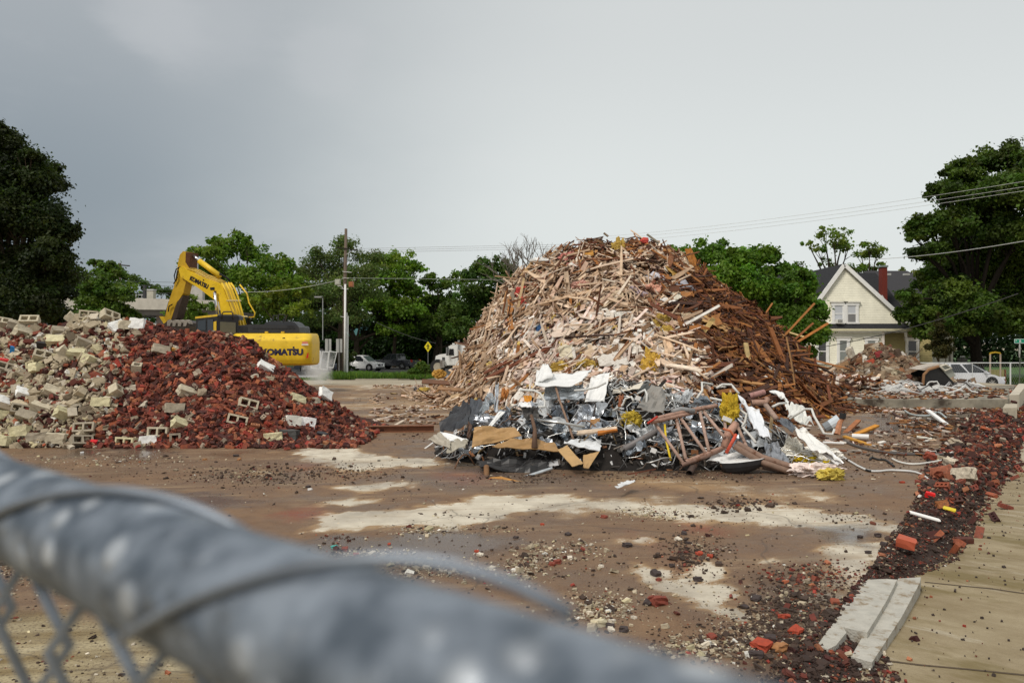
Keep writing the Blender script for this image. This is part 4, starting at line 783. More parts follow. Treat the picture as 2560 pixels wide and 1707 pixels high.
 # long leaning timbers
 T = [((1165, 935), (1245, 820), .09, (.40, .20, .08), 'long brown timber leaning up the heap flank'), ((1180, 915), (1288, 770), .07, (.56, .42, .28), 'long pale timber leaning beside the tarpaulin'), ((1288, 830), (1300, 722), .06, (.52, .37, .2), 'upright pale timber beside the tarpaulin'),
   ((1690, 915), (1757, 832), .10, (.52, .36, .14), 'split yellow timber at the edge of the wet side'), ((1880, 868), (1995, 985), .12, (.30, .12, .035), 'heavy brown beam sliding down the wet side'), ((1905, 860), (2030, 985), .10, (.24, .09, .03), 'second heavy brown beam beside the sliding one'), ((1855, 880), (1890, 935), .09, (.45, .33, .15), 'short yellowish beam low on the wet side'),
   ((1100, 985), (1200, 930), .11, (.17, .085, .05), 'dark brown joist at the left foot of the heap'), ((1120, 1000), (1215, 950), .08, (.34, .2, .11), 'brown joist below the dark one at the heap foot'), ((1140, 1000), (1180, 975), .1, (.55, .40, .24), 'short pale timber end at the heap foot'), ((1290, 955), (1350, 917), .08, (.13, .06, .03), 'dark timber leaning beside the white metal sheet'),
   ((1300, 700), (1330, 656), .1, (.48, .31, .15), 'pale timber end poking up at the left shoulder'), ((1620, 582), (1645, 612), .05, (.2, .17, .12), 'grey pole poking up right of the peak'), ((1510, 582), (1520, 592), .05, (.2, .15, .1), 'thin stake sticking up at the peak'),
   ((1385, 900), (1440, 845), .07, (.40, .13, .07), 'reddish timber in the plaster rubble'), ((1975, 828), (2010, 846), .05, (.58, .44, .2), 'bright split stick poking out of the far slope'), ((1920, 870), (1998, 878), .06, (.40, .15, .035), 'orange board sticking out level on the wet side'), ((1900, 850), (1985, 862), .05, (.30, .12, .03), 'brown board sticking out level above the orange one'),
   ((1960, 858), (2000, 850), .05, (.28, .1, .03), 'brown lath end poking out of the far edge')]
 for a, b, w, c, lab in T:
  p, q = wquad([a, b], .35); dv = (q - p); L = dv.length; A = align_mats(np.array([[random.uniform(-.3, .3), -1., .6]]), np.array([tuple(dv)]))[0]
  mb = MB(); mb.many(BOXV * np.array([L, w * 1.5, w * .8]), BOXF, A[None], np.zeros((1, 3)), np.array([c])); o = mb.build('timber', [M['wood']], loc=(p + q) / 2); tag(o, lab, 'timber')
 # pipes and wool
 def line(pts, r, c, m, nm, lab, cat):
  pp = wquad(pts, .3); mb = MB(); mb.tube(pp, r, c, 7); o = mb.build(nm, [M[m]], smooth=True); tag(o, lab, cat)
 line([(1473, 758), (1478, 790), (1476, 800), (1462, 806), (1430, 812)], .045, (.78, .78, .76), 'plain', 'white_pipe', 'bent white pipe hanging in the middle of the heap', 'pipe')
 line([(1576, 722), (1597, 735), (1618, 740)], .13, (.42, .33, .36), 'plain', 'mauve_roll', 'pale mauve rolled tube on the upper slope', 'roll')
 yw, pkw = (.50, .35, .09), (.62, .26, .22)
 for i, (u, v, sx, sz, c, lab) in enumerate([(1548, 625, .35, .5, yw, 'yellow wool lump just below the peak'), (1448, 778, .22, .3, yw, 'small yellow wool tuft left of the white pipe'), (1655, 815, .38, .42, yw, 'yellow wool lump beside the dark wet side'), (1668, 832, .3, .25, yw, 'yellow wool tuft below another one'), (1628, 920, .36, .62, (.62, .40, .08), 'yellow backed wool batt standing in the plaster rubble'),
            (1405, 925, .5, .3, yw, 'yellow wool behind the white metal sheet'), (1470, 915, .4, .25, yw, 'yellow wool above the white metal sheet'), (1238, 915, .35, .22, (.68, .52, .2), 'pale yellow wool at the heap foot'), (1098, 935, .3, .2, (.55, .32, .08), 'orange yellow wool lump by the green shrub'), (1060, 975, .22, .12, yw, 'yellow scrap at the outer foot of the heap'),
            (1306, 738, .28, .4, (.55, .08, .07), 'bright red wool in the gap at the heap flank'), (1310, 765, .25, .35, (.55, .1, .08), 'red wool hanging below the other red one'), (1425, 645, .55, .25, pkw, 'pink wool below the peak at the left'), (1432, 672, .35, .25, pkw, 'pink wool tuft beside a pale board'), (1455, 715, .5, .2, (.6, .35, .28), 'pale pink wool in mid slope'), (1630, 735, .45, .4, (.66, .36, .26), 'pink wool on the upper right slope'), (1632, 768, .35, .2, pkw, 'pink wool above the torn board'), (1612, 602, .15, .13, (.62, .1, .08), 'small red scrap near the top of the ridge'), (1372, 663, .3, .2, wht, 'white bag at the left of the slope'), (1352, 652, .45, .12, wht, 'white plastic strip on the left shoulder'), (1356, 825, .22, .2, (.04, .09, .2), 'dark blue bag in mid slope'), (1640, 705, .35, .3, (.55, .53, .56), 'grey white crumpled plastic on the upper slope'), (1705, 722, .4, .25, (.42, .42, .46), 'grey bag on the wet side upper slope')]):
  p = hit(wood_h, u, v, 20, 33.5, .1) or P(u, v, 31.5); lump('insulation' if 'wool' in lab else 'scrap_bag', p, (sx, sx * .6, sz), c, M['fluff'], lab, 'insulation' if 'wool' in lab else 'plastic scrap', i, jit=.45)
make_wood_heap(); wood_features()
# ------------------------------------------------------------------ scrap metal heap in front
def metal_h(x, y):
 cx, cy = 2.3, 16.6; hw = np.where(x < cx, 4.0, 3.9); f = np.sqrt(((x - cx) / hw) ** 2 + ((y - cy) / np.where(y < cy, 2.5, 3.5)) ** 2)
 return 1.30 * np.clip(1 - f ** 1.4, -.1, 1) * (1 + .2 * vnoise(x, y, 1.5, 31)) - .02
def Z5(x, y): return 1060 + x / 7.4667, 900 + y / 7.4667       # readings from enlarged views of the photograph
def Z4(x, y): return 1300 + x / 5.6, 860 + y / 5.6
def Z6(x, y): return 1660 + x / 5.2267, 940 + y / 5.2267
def Z8(x, y): return 1040 + x / 3.92, 880 + y / 3.92
def Z9(x, y): return 1560 + x / 3.92, 880 + y / 3.92
def metal_heap():
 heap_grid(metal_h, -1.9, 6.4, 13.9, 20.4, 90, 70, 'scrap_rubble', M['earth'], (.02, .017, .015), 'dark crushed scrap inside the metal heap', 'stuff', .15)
 # countless shreds of metal
 N = 3000; x = RNG.uniform(-1.7, 6.2, N); y = RNG.uniform(14.0, 18.6, N); h, nr, gx, gy = normals(metal_h, x, y, .2); ok = h > .03; x, y, h, nr = x[ok], y[ok], h[ok], nr[ok]; N = len(x)
 base = np.array([(.55, .56, .57), (.68, .68, .67), (.05, .045, .04), (.20, .17, .14), (.28, .12, .05), (.42, .30, .16), (.10, .09, .08)]); cols = base[RNG.choice(7, N, p=[.13, .10, .32, .16, .08, .05, .16])] * RNG.uniform(.7, 1.2, (N, 1))
 A = align_mats(nr + RNG.normal(0, .8, (N, 3)), RNG.normal(0, 1, (N, 3))); S = np.stack([RNG.lognormal(-1.75, .6, N).clip(.05, .7), RNG.lognormal(-3.2, .7, N).clip(.012, .16), RNG.uniform(.004, .02, N)], -1)
 tv = BOXV.copy(); tv[[0, 3, 4, 7], 2] += .0; tv[[1, 2, 5, 6], 2] += 1.5; mb = MB(); mb.many(tv, BOXF, A * S[:, None, :], np.stack([x, y, h], -1) + nr * RNG.uniform(-.08, .08, N)[:, None], cols); o = mb.build('metal_shreds', [M['paintmetal']]); tag(o, 'countless shreds of torn metal and splinters in the scrap heap', None, None, 'stuff')
 # cables and conduits
 CC = [((.62, .62, .60), 'silver conduit bent through the scrap heap', 'bent silver conduits'), ((.03, .028, .027), 'black cable looping through the scrap heap', 'black cables in the scrap'), ((.20, .11, .06), 'rusty rod poking out of the scrap heap', 'rusty rods in the scrap')]
 for i in range(150):
  k = random.choice([0, 0, 0, 1, 1, 2]); c, lab, grp = CC[k]; x0 = random.uniform(-1.0, 5.6) if i % 3 else random.uniform(2.0, 5.4); y0 = random.uniform(14.5, 17.2); ang = random.uniform(0, 6.28); L = random.uniform(.5, 2.0); pts = []; px, py = x0, y0; z = float(metal_h(np.array([x0]), np.array([y0]))[0]); nseg = 14; curl = random.uniform(-.35, .35); lift = random.uniform(.04, .3)
  kink = set(random.sample(range(2, nseg), 2)) if k == 0 else set()
  for j in range(nseg):
   zz = max(float(metal_h(np.array([px]), np.array([py]))[0]), 0) + .02 + lift * math.sin(math.pi * j / (nseg - 1)) + random.uniform(-.01, .02); pts.append((px, py, zz)); ang += curl * random.uniform(.2, 1.2) + (random.choice([-1.2, 1.2]) if j in kink else 0)
   if k == 2: ang = ang - curl * .6
   px += math.cos(ang) * L / nseg; py += math.sin(ang) * L / nseg * .8
  b = MB(); b.tube(pts, random.uniform(.008, .016) if k != 1 else random.uniform(.006, .011), c, 6); o = b.build(('conduit', 'cable', 'steel_rod')[k], [M['galv'] if k == 0 else M['plastic'] if k == 1 else M['rustpipe']], smooth=True); tag(o, lab, ('conduit', 'cable', 'rod')[k], grp)
 wht, tan, blk, gal, gry = (.80, .80, .78), (.40, .235, .09), (.022, .022, .025), (.60, .62, .64), (.24, .225, .20)
 def S(nm, fz, pts, ds, c, m, lab, cat, **kw): return sheet(nm, pquad([fz(*p) for p in pts], ds), c, M[m], lab, cat, **kw)
 for i in range(46):      # crumpled tin that nothing tells apart
  x, y = random.uniform(-.9, 5.3), random.uniform(14.6, 16.6); h, nr, _, _ = normals(metal_h, np.array([x]), np.array([y]), .2)
  if h[0] < .1: continue
  p = Vector((x, y, float(h[0]))) + Vector(nr[0]) * .08; nn = (Vector(nr[0]) + Vector((random.gauss(0, .6), random.gauss(-.3, .4), random.gauss(0, .4)))).normalized(); t = Matrix.Rotation(random.uniform(0, 6.28), 3, nn) @ nn.orthogonal().normalized(); w = nn.cross(t); a, c2 = random.uniform(.14, .42), random.uniform(.08, .24); k = i % 3; o = sheet('crumpled_tin', [p - t * a - w * c2, p + t * a - w * c2, p + t * a + w * c2, p - t * a + w * c2], [(.45, .48, .52), (.62, .64, .65), (.32, .35, .38)][k], M['galv' if k != 1 else 'steel_white'], 'x', 'sheet metal', amp=.13, n=6, ragged=.10, seed=i + 200, sharp=4, thick=.006); tag(o, 'crumpled silvery tin sheet in the scrap heap', 'sheet metal', 'crumpled tin sheets')
 # white roof skin, folded over: upper roll, nose, hanging sheet
 root = empty('white_sheet', P(1430, 945, 16.8), 'large white sheet steel skin folded over at the top of the scrap heap', 'sheet metal')
 def part(nm, fz, pts, ds, c, m, **kw):
  o = sheet(nm, pquad([fz(*p) for p in pts], ds), c, M[m], nm, None, **kw); del o['label']; o.parent = root; o.location = Vector(o.location) - root.location
 part('folded_roll', Z4, [(205, 600), (870, 560), (1010, 380), (240, 400)], [15.5, 15.6, 16.3, 16.3], wht, 'steel_white', amp=.05, curl=.10, n=14, smooth=True, ragged=.015)
 part('upturned_corner', Z4, [(205, 560), (480, 440), (390, 270), (310, 280)], [15.6, 15.9, 16.3, 16.3], wht, 'steel_white', amp=.04, n=8, smooth=True, ragged=.02)
 part('hanging_skirt', Z4, [(330, 770), (900, 760), (880, 570), (350, 600)], [15.4, 15.5, 15.9, 15.9], (.50, .54, .57), 'galv', amp=.05, n=10, ragged=.02)
 part('side_flap', Z4, [(910, 800), (1180, 800), (1255, 390), (1000, 450)], [15.4, 15.45, 16.1, 16.1], wht, 'steel_white', amp=.03, n=8, ragged=.02)
 S('galvanised_duct', Z4, [(900, 1160), (1060, 1140), (1230, 830), (800, 860)], [15.0, 15.0, 15.5, 15.5], gal, 'galv', 'galvanised duct crushed under the white side flap', 'duct', amp=.09, n=10)
 S('grey_metal_sheet', Z4, [(1640, 900), (2000, 960), (2060, 700), (1840, 570)], [14.9, 14.9, 15.5, 15.8], gry, 'paintmetal', 'crumpled brown grey panel with a small bolt hole', 'panel', amp=.10, n=8, sharp=1.6)
 S('grey_metal_sheet', Z4, [(1850, 560), (2230, 800), (2180, 830), (2050, 740)], [16.0, 16.0, 15.9, 15.9], (.45, .45, .43), 'galv', 'curled grey flashing over the brown grey panel', 'flashing', amp=.05, n=6)
 S('cream_metal_sheet', Z4, [(1290, 690), (1700, 600), (1720, 545), (1300, 650)], [16.1, 16.2, 16.5, 16.4], (.66, .6, .5), 'plain', 'long cream strip between the white skin and the grey panel', 'strip', amp=.03, n=7)
 S('dark_plate', Z4, [(1680, 620), (1780, 680), (1850, 540), (1740, 540)], [16.0, 16.0, 16.4, 16.4], (.05, .055, .05), 'paintmetal', 'dark plate edge at the top of the grey panel', 'plate', amp=.03, n=4)
 S('rust_disc', Z4, [(985, 1170), (1105, 1170), (1120, 1040), (985, 1050)], [14.9, 14.9, 15.05, 15.05], (.33, .17, .06), 'rustpipe', 'round rusty brown disc hanging from a hooked wire', 'disc', amp=.01, n=5, ragged=0)
 # left end: black hood, white and tan panels
 S('black_sheet', Z5, [(270, 1310), (820, 1200), (850, 720), (560, 930)], [15.6, 15.2, 16.6, 16.6], blk, 'blackplastic', 'big black folded sheet at the left end of the scrap heap', 'sheet', amp=.12, n=9, sharp=2)
 S('black_sheet', Z5, [(800, 1230), (1040, 1100), (1090, 740), (850, 720)], [15.3, 15.5, 16.6, 16.6], (.05, .055, .065), 'blackplastic', 'shiny black side of the folded sheet at the left end', 'sheet', amp=.08, n=7, sharp=2)
 S('white_metal_sheet', Z5, [(300, 1330), (500, 1510), (850, 1490), (480, 1370)], [15.2, 14.8, 14.8, 15.3], (.86, .86, .84), 'steel_white', 'bright white bent panel at the left foot of the scrap heap', 'panel', amp=.03, n=6, ragged=.01)
 S('cream_metal_sheet', Z5, [(60, 1470), (480, 1640), (500, 1500), (290, 1330)], [15.2, 14.5, 14.8, 15.3], (.40, .36, .29), 'paintmetal', 'grey cream panel pointing out at the left foot', 'panel', amp=.05, n=6, ragged=.01)
 S('cream_metal_sheet', Z8, [(300, 990), (480, 930), (520, 860), (300, 850)], [14.5, 14.5, 14.8, 14.9], (.36, .33, .26), 'paintmetal', 'dented grey cream panel under the white bent one', 'panel', amp=.04, n=6, ragged=.01)
 S('tan_metal_sheet', Z8, [(545, 930), (1040, 810), (960, 740), (570, 730)], [14.35, 14.6, 14.9, 14.7], tan, 'paintmetal', 'long tan brown bent panel across the left of the scrap heap', 'panel', amp=.06, n=10, sharp=2, ragged=.012)
 S('tan_metal_sheet', Z8, [(740, 920), (1420, 960), (1330, 880), (950, 830)], [14.2, 14.3, 14.6, 14.6], (.36, .21, .08), 'paintmetal', 'curved tan panel below the long bent one', 'panel', amp=.07, n=9, sharp=2, ragged=.012)
 S('tan_metal_sheet', Z8, [(1530, 1120), (1640, 1090), (1480, 910), (1390, 960)], [13.75, 13.8, 14.3, 14.2], (.46, .29, .12), 'paintmetal', 'smooth tan strip sloping down to the ground', 'panel', amp=.012, n=5, ragged=.01)
 S('tan_metal_sheet', Z8, [(1640, 1130), (1690, 1140), (1800, 970), (1640, 1010)], [13.7, 13.75, 14.3, 14.2], (.44, .27, .11), 'paintmetal', 'triangular tan end piece beside the sloping strip', 'panel', amp=.012, n=5, ragged=.01)
 S('white_metal_sheet', Z8, [(1440, 890), (1800, 960), (1820, 850), (1560, 860)], [14.3, 14.3, 14.8, 14.8], (.74, .76, .77), 'steel_white', 'white panel lying above the tan strips', 'panel', amp=.05, n=7)
 S('white_metal_sheet', Z5, [(1190, 1230), (1260, 1240), (1520, 960), (1400, 950)], [14.9, 14.9, 15.4, 15.4], (.80, .80, .78), 'steel_white', 'narrow white panel sloping up beside the black sheet', 'panel', amp=.02, n=6, ragged=.02)
 S('galvanised_duct', Z5, [(1000, 1000), (1100, 960), (1400, 720), (1160, 570)], [15.4, 15.4, 16.0, 16.1], (.5, .53, .55), 'galv', 'torn galvanised duct piece above the black sheet', 'duct', amp=.14, n=9)
 S('galvanised_duct', Z5, [(1300, 960), (1380, 960), (1400, 440), (1330, 450)], [15.6, 15.6, 16.3, 16.3], gal, 'galv', 'upright galvanised strip beside the burnt timber', 'duct', amp=.05, n=6)
 S('dark_pot', Z5, [(1850, 1130), (2130, 1040), (2130, 870), (1840, 860)], [15.1, 15.1, 15.4, 15.4], (.09, .085, .08), 'blackplastic', 'charred grey cloth hanging below a white rag', 'cloth', amp=.10, n=8)
 S('white_rag', Z5, [(1740, 860), (2010, 860), (1990, 780), (1800, 800)], [15.2, 15.2, 15.5, 15.5], (.82, .81, .80), 'plain', 'white rag draped over charred cloth', 'rag', amp=.06, n=7)
 S('brown_plate', Z5, [(810, 1430), (860, 1470), (910, 1220), (830, 1140)], [14.6, 14.6, 14.9, 14.9], (.09, .045, .025), 'paintmetal', 'dark brown plate edge left of the tan panel', 'plate', amp=.03, n=4)
 # front: black tub and foils
 S('black_sheet', Z8, [(640, 1130), (1250, 1180), (1300, 1030), (600, 1050)], [14.0, 13.95, 14.5, 14.5], (.018, .017, .017), 'blackplastic', 'black dented sheet along the ground at the heap front', 'sheet', amp=.10, n=9)
 for i, (u, v, s, lab, c) in enumerate([(1362, 1090, .34, 'crumpled silver foil lump on the ground before the tan strip', (.55, .57, .60)), (1215, 1055, .24, 'crumpled silver foil at the left front of the scrap heap', (.5, .52, .55)), (1540, 1075, .30, 'upright crumpled silver duct end beside the tan triangle', (.5, .53, .55)), (1735, 1115, .22, 'silver foil scrap below the tube frame', (.55, .56, .57)), (1590, 1100, .2, 'flat silver scrap at the foot of the duct end', (.5, .5, .5))]):
  d = min(F * H / (v + s * 70 - CV), 15.5); p = P(u, v, d); lump('foil', p, (s, s * .7, s * .62), c, M['galv'], lab, 'foil', i + 20, jit=.4, sub=7, smooth=False)
 # hood with white rim at the right front
 b = MB(); d = 14.0; c0 = P(1855, 1165, d); rings = []
 for k in range(6):
  a = k / 5 * math.pi / 2; rings.append([c0 + Vector((math.cos(t) * .40 * math.cos(a) * 1.0, math.sin(t) * .22 * math.cos(a) - .02, .10 - .24 * math.sin(a) + .05 * math.cos(t))) for t in [j / 14 * 2 * math.pi for j in range(14)]])
 b.loft(rings, (.03, .03, .032)); b.loft([[p + Vector((0, 0, .012)) for p in rings[0]], [c0 + (p - c0) * .8 + Vector((0, 0, .02)) for p in rings[0]], [c0 + (p - c0) * .5 + Vector((0, 0, -.06)) for p in rings[0]]], (.78, .78, .76)); o = b.build('lamp_hood', [M['paintmetal']]); tag(o, 'black round hood with white inside lying before the tube frame', 'hood')
 S('white_metal_sheet', Z9, [(800, 1060), (980, 1080), (1200, 990), (900, 1000)], [14.0, 14.0, 14.3, 14.3], (.74, .74, .72), 'steel_white', 'torn white plate under the tube frame corner', 'plate', amp=.06, n=6)
 # right: long white panels, wrapped duct, wool
 S('white_metal_sheet', Z6, [(1170, 700), (1400, 830), (1230, 460), (950, 250)], [14.3, 14.1, 15.2, 15.8], (.74, .76, .79), 'steel_white', 'long white panel sloping down right of the yellow wool', 'panel', amp=.06, n=10, curl=.05, ragged=.015)
 S('silver_duct', Z6, [(1350, 1130), (1640, 1130), (1480, 870), (1300, 880)], [13.9, 13.9, 14.6, 14.6], (.36, .37, .39), 'galv', 'mottled silver duct wrap below the long white panel', 'duct', amp=.05, n=7)
 S('dark_wrap', Z6, [(1680, 740), (1720, 640), (1560, 550), (1470, 580)], [14.6, 14.8, 15.2, 15.1], (.10, .11, .125), 'blackplastic', 'dark grey end of the wrapped duct', 'duct', amp=.04, n=6)
 S('white_wrap', Z6, [(1960, 960), (2350, 1120), (1850, 720), (1680, 660)], [14.0, 13.75, 14.8, 14.9], (.80, .79, .75), 'steel_white', 'long white wrapped duct lying toward the ground', 'duct', amp=.07, n=10, curl=-.08, smooth=True, ragged=.01)
 S('white_wrap', Z6, [(2260, 1160), (2350, 1130), (2060, 880), (1960, 940)], [13.8, 13.8, 14.3, 14.2], (.78, .78, .77), 'steel_white', 'pointed white end of the wrapped duct with a dark rip', 'duct', amp=.03, n=6, ragged=.01)
 for i, (x, y, sx, sz, c, lab) in enumerate([(1680, 990, .22, .3, (.78, .75, .66), 'cream wrap bulge at the right end of the scrap heap'), (2050, 1050, .42, .22, (.80, .77, .70), 'large cream wrap bulge beside the pointed white end'), (1790, 1100, .18, .12, (.62, .44, .02), 'yellow wool between the cream wrap bulges'), (1980, 1110, .3, .1, (.62, .46, .03), 'yellow wool fringe below the large cream bulge'), (1960, 1230, .5, .14, (.78, .66, .60), 'pale pink wrap roll on the ground at the right end'), (2180, 1290, .27, .13, (.58, .46, .10), 'ragged yellow wool end lying on the ground'), (850, 420, .19, .34, (.56, .39, .04), 'bright yellow wool batt right of the tube frame top')]):
  u, v = Z6(x, y); d = min(F * (H - sz * .6) / (v - CV), 15.2); lump('insulation', P(u, v, d), (sx, sx * .55, sz), c, M['fluff'], lab, 'insulation', i + 40, jit=.4, sub=7)
 u, v = Z4(1560, 1060); lump('insulation', P(u, v, 15.2), (.22, .16, .18), (.46, .34, .05), M['fluff'], 'dull yellow wool left of the tube frame', 'insulation', 60, jit=.5)
 S('white_sheet', Z6, [(1640, 560), (1970, 640), (1800, 360), (1590, 350)], [15.6, 15.4, 16.3, 16.4], (.74, .74, .70), 'steel_white', 'torn white membrane at the right back of the scrap heap', 'membrane', amp=.12, n=9, ragged=.06)
 S('white_sheet', Z6, [(1530, 270), (1640, 340), (1560, 215), (1380, 190)], [16.4, 16.4, 17.0, 17.2], (.80, .80, .77), 'steel_white', 'bright white membrane corner touching the timber heap', 'membrane', amp=.05, n=6, ragged=.03)
 # tubes
 def tube(nm, fz, pts, ds, r, c, m, lab, cat, hollow=False, n=10):
  b = MB(); b.tube([P(*fz(*p), d) for p, d in zip(pts, ds)], r, c, n, hollow=hollow); o = b.build(nm, [M[m]], smooth=True); return tag(o, lab, cat)
 pink, dkp = (.36, .22, .165), (.20, .12, .09)
 fr = empty('tube_frame', P(1715, 1150, 14.0), 'pinkish painted tubular steel truss torn off and lying on the scrap heap', 'steel frame')
 def ft(nm, pts, ds, r, c, hollow=False):
  b = MB(); b.tube([P(*Z9(*p), d) for p, d in zip(pts, ds)], r, c, 10, hollow=hollow); b.build(nm, [M['rustpipe']], parent=fr, smooth=True)
 ft('chord', [(300, 655), (600, 580), (905, 525)], [14.6, 14.8, 15.1], .040, pink, True); ft('chord', [(265, 688), (560, 620), (700, 585)], [14.55, 14.75, 14.9], .040, pink, True)
 ft('chord', [(600, 1078), (800, 1000), (1000, 925)], [13.9, 14.1, 14.3], .040, pink, True); ft('chord', [(560, 1110), (780, 1030), (960, 950)], [13.85, 14.05, 14.25], .040, dkp, True)
 for (a, b_) in (((305, 700), (580, 1085)), ((510, 640), (605, 1045)), ((550, 640), (800, 985)), ((745, 590), (832, 965)), ((785, 590), (985, 835)), ((985, 680), (1010, 850)), ((1110, 720), (1205, 935))):
  ft('web_bar', [a, b_], [14.65 + (a[0] - 300) / 2000, 13.95 + (b_[0] - 580) / 1600], .030, (.40, .27, .21))
 ft('node_plate', [(1000, 990), (1050, 900), (1100, 805)], [14.05, 14.05, 14.1], .03, (.55, .08, .04)); ft('node_sleeve', [(985, 930), (1020, 800), (1095, 705)], [14.25, 14.3, 14.5], .07, (.44, .25, .18)); ft('end_plate', [(230, 700), (330, 630)], [14.5, 14.5], .022, (.5, .05, .03)); ft('bent_strap', [(970, 750), (1040, 770), (1100, 850)], [14.15, 14.1, 14.1], .02, (.5, .14, .06))
 ft('brace', [(1100, 890), (1350, 1030), (1700, 1140)], [14.15, 13.95, 13.85], .055, (.26, .165, .12), True); ft('brace', [(1080, 920), (1330, 1070), (1660, 1185)], [14.1, 13.9, 13.8], .055, (.22, .14, .10), True); ft('brace', [(1360, 1120), (1500, 1150), (1650, 1180)], [14.1, 14.0, 13.95], .05, (.30, .21, .17), True)
 tube('steel_pipe', Z9, [(0, 950), (330, 770), (420, 690)], [14.5, 14.9, 15.1], .06, (.17, .155, .15), 'paintmetal', 'thick dark grey pipe running under the tube frame', 'pipe')
 tube('steel_pipe', Z9, [(470, 585), (560, 560), (690, 580)], [14.75, 14.8, 14.8], .05, (.25, .25, .25), 'paintmetal', 'grey crooked pipe on top of the tube frame', 'pipe')
 tube('steel_pipe', Z9, [(640, 1190), (700, 1090)], [13.7, 14.1], .06, (.07, .045, .035), 'rustpipe', 'short dark pipe stub under the tube frame corner', 'pipe', True)
 tube('steel_pipe', Z6, [(1110, 265), (1310, 210)], [16.2, 16.3], .06, (.36, .19, .17), 'rustpipe', 'reddish pipe lying behind the long white panel', 'pipe', True)
 tube('steel_pipe', Z6, [(1140, 350), (1330, 345), (1350, 290)], [16.0, 16.0, 16.05], .06, (.38, .23, .17), 'rustpipe', 'reddish elbow pipe right of the long white panel', 'pipe', True)
 tube('steel_pipe', Z6, [(1330, 380), (1470, 560)], [15.8, 15.2], .05, (.34, .24, .19), 'rustpipe', 'pinkish pipe sloping toward the wrapped duct', 'pipe')
 tube('steel_pipe', Z8, [(690, 1120), (690, 1290)], [13.95, 13.65], .05, (.20, .10, .04), 'rustpipe', 'short brown pipe standing at the heap front', 'pipe')
 tube('orange_pipe', Z8, [(680, 1290), (740, 1252), (830, 1245), (1000, 1290), (1470, 1340)], [13.35, 13.45, 13.4, 13.15, 12.9], .05, (.42, .20, .045), 'rustpipe', 'long orange brown bent pipe lying on the ground', 'pipe', True)
 tube('silver_pipe', Z8, [(1005, 1250), (1180, 1190), (1330, 1140)], [13.6, 13.8, 14.0], .035, (.6, .62, .63), 'galv', 'silver pipe end near the ground at the heap front', 'pipe', True)
 tube('steel_rod', Z4, [(500, 600), (545, 760), (680, 1130), (745, 1330)], [15.6, 15.4, 14.9, 14.6], .022, (.24, .15, .10), 'rustpipe', 'long brown rod leaning in front of the white skin', 'rod')
 tube('steel_rod', Z4, [(1170, 520), (1290, 740), (1330, 860)], [16.0, 15.7, 15.5], .03, (.06, .06, .06), 'paintmetal', 'dark bar leaning beside the white side flap', 'bar')
 tube('steel_rod', Z4, [(1030, 1020), (1060, 850), (1030, 810), (990, 830)], [15.1, 15.2, 15.2, 15.2], .014, (.05, .035, .03), 'paintmetal', 'dark hooked wire above the rusty disc', 'wire')
 tube('burnt_post', Z8, [(1160, 950), (1165, 760), (1130, 620)], [14.3, 14.6, 14.9], [.06, .035, .03], (.12, .07, .045), 'wood', 'charred thin post standing in the middle of the scrap', 'post')
 tube('white_pipe', Z4, [(240, 1060), (560, 1100), (910, 1155)], [14.9, 14.8, 14.75], .028, (.62, .62, .60), 'galv', 'straight silver tube across the middle of the scrap', 'tube')
 tube('yellow_rope', Z9, [(400, 710), (410, 850), (440, 980), (460, 1060)], [14.6, 14.4, 14.2, 14.1], .02, (.7, .5, .02), 'plain', 'yellow rope hanging down inside the tube frame', 'rope')
 for i, (pts, ds, lab) in enumerate([([(430, 290), (500, 190), (495, 85), (640, 110)], [15.8, 16.0, 16.3, 16.3], 'bent silver conduit standing like a gate above the tube frame'), ([(690, 155), (760, 110), (880, 110), (910, 150), (980, 230)], [16, 16.1, 16.2, 16.1, 16], 'silver conduit arched above the yellow batt'), ([(600, 285), (800, 330), (990, 440), (1080, 500), (1060, 600), (1020, 660)], [15.6, 15.5, 15.3, 15.1, 15.0, 14.9], 'silver conduit curving over the yellow batt'), ([(1030, 670), (1140, 790), (1200, 870)], [14.7, 14.5, 14.3], 'silver conduit ending in a flat box by the duct wrap'), ([(1640, 560), (1840, 430), (1930, 430), (1960, 520), (2090, 750), (2200, 760), (2230, 690)], [15.4, 15.4, 15.3, 15.2, 14.8, 14.8, 14.8], 'cream conduit gate standing over the white membrane'), ([(1420, 400), (1500, 360), (1600, 350)], [15.7, 15.9, 16], 'pale conduit behind the wrapped duct')]):
  b = MB(); b.tube([P(*Z6(*p), d) for p, d in zip(pts, ds)], .024, (.66, .65, .61), 8); o = b.build('conduit', [M['plain']], smooth=True); tag(o, lab, 'conduit')
 for i, (pts, lab) in enumerate([([(1300, 930), (1440, 850), (1480, 760), (1560, 740), (1590, 800)], 'pale looped conduit left of the grey panel'), ([(1640, 700), (1750, 640), (1775, 700), (1765, 930)], 'white conduit arched in front of the grey panel'), ([(1280, 1380), (1500, 1190), (1560, 1240), (1740, 1330), (2010, 1330)], 'silver conduit zigzag before the dark grey pipe'), ([(1280, 1340), (1440, 1230), (1600, 1260)], 'second silver conduit bent before the dark pipe'), ([(0, 640), (200, 650), (280, 690), (350, 800), (340, 880), (260, 880)], 'pale hose curling below the white skin'), ([(760, 650), (900, 640), (1080, 600), (1200, 540)], 'thin silver wire arm in front of the side flap')]):
  b = MB(); b.tube([P(*Z4(*p), 15.4 - .3 * j / len(pts)) for j, p in enumerate(pts)], .022, (.66, .66, .63), 8); o = b.build('conduit', [M['plain']], smooth=True); tag(o, lab, 'conduit')
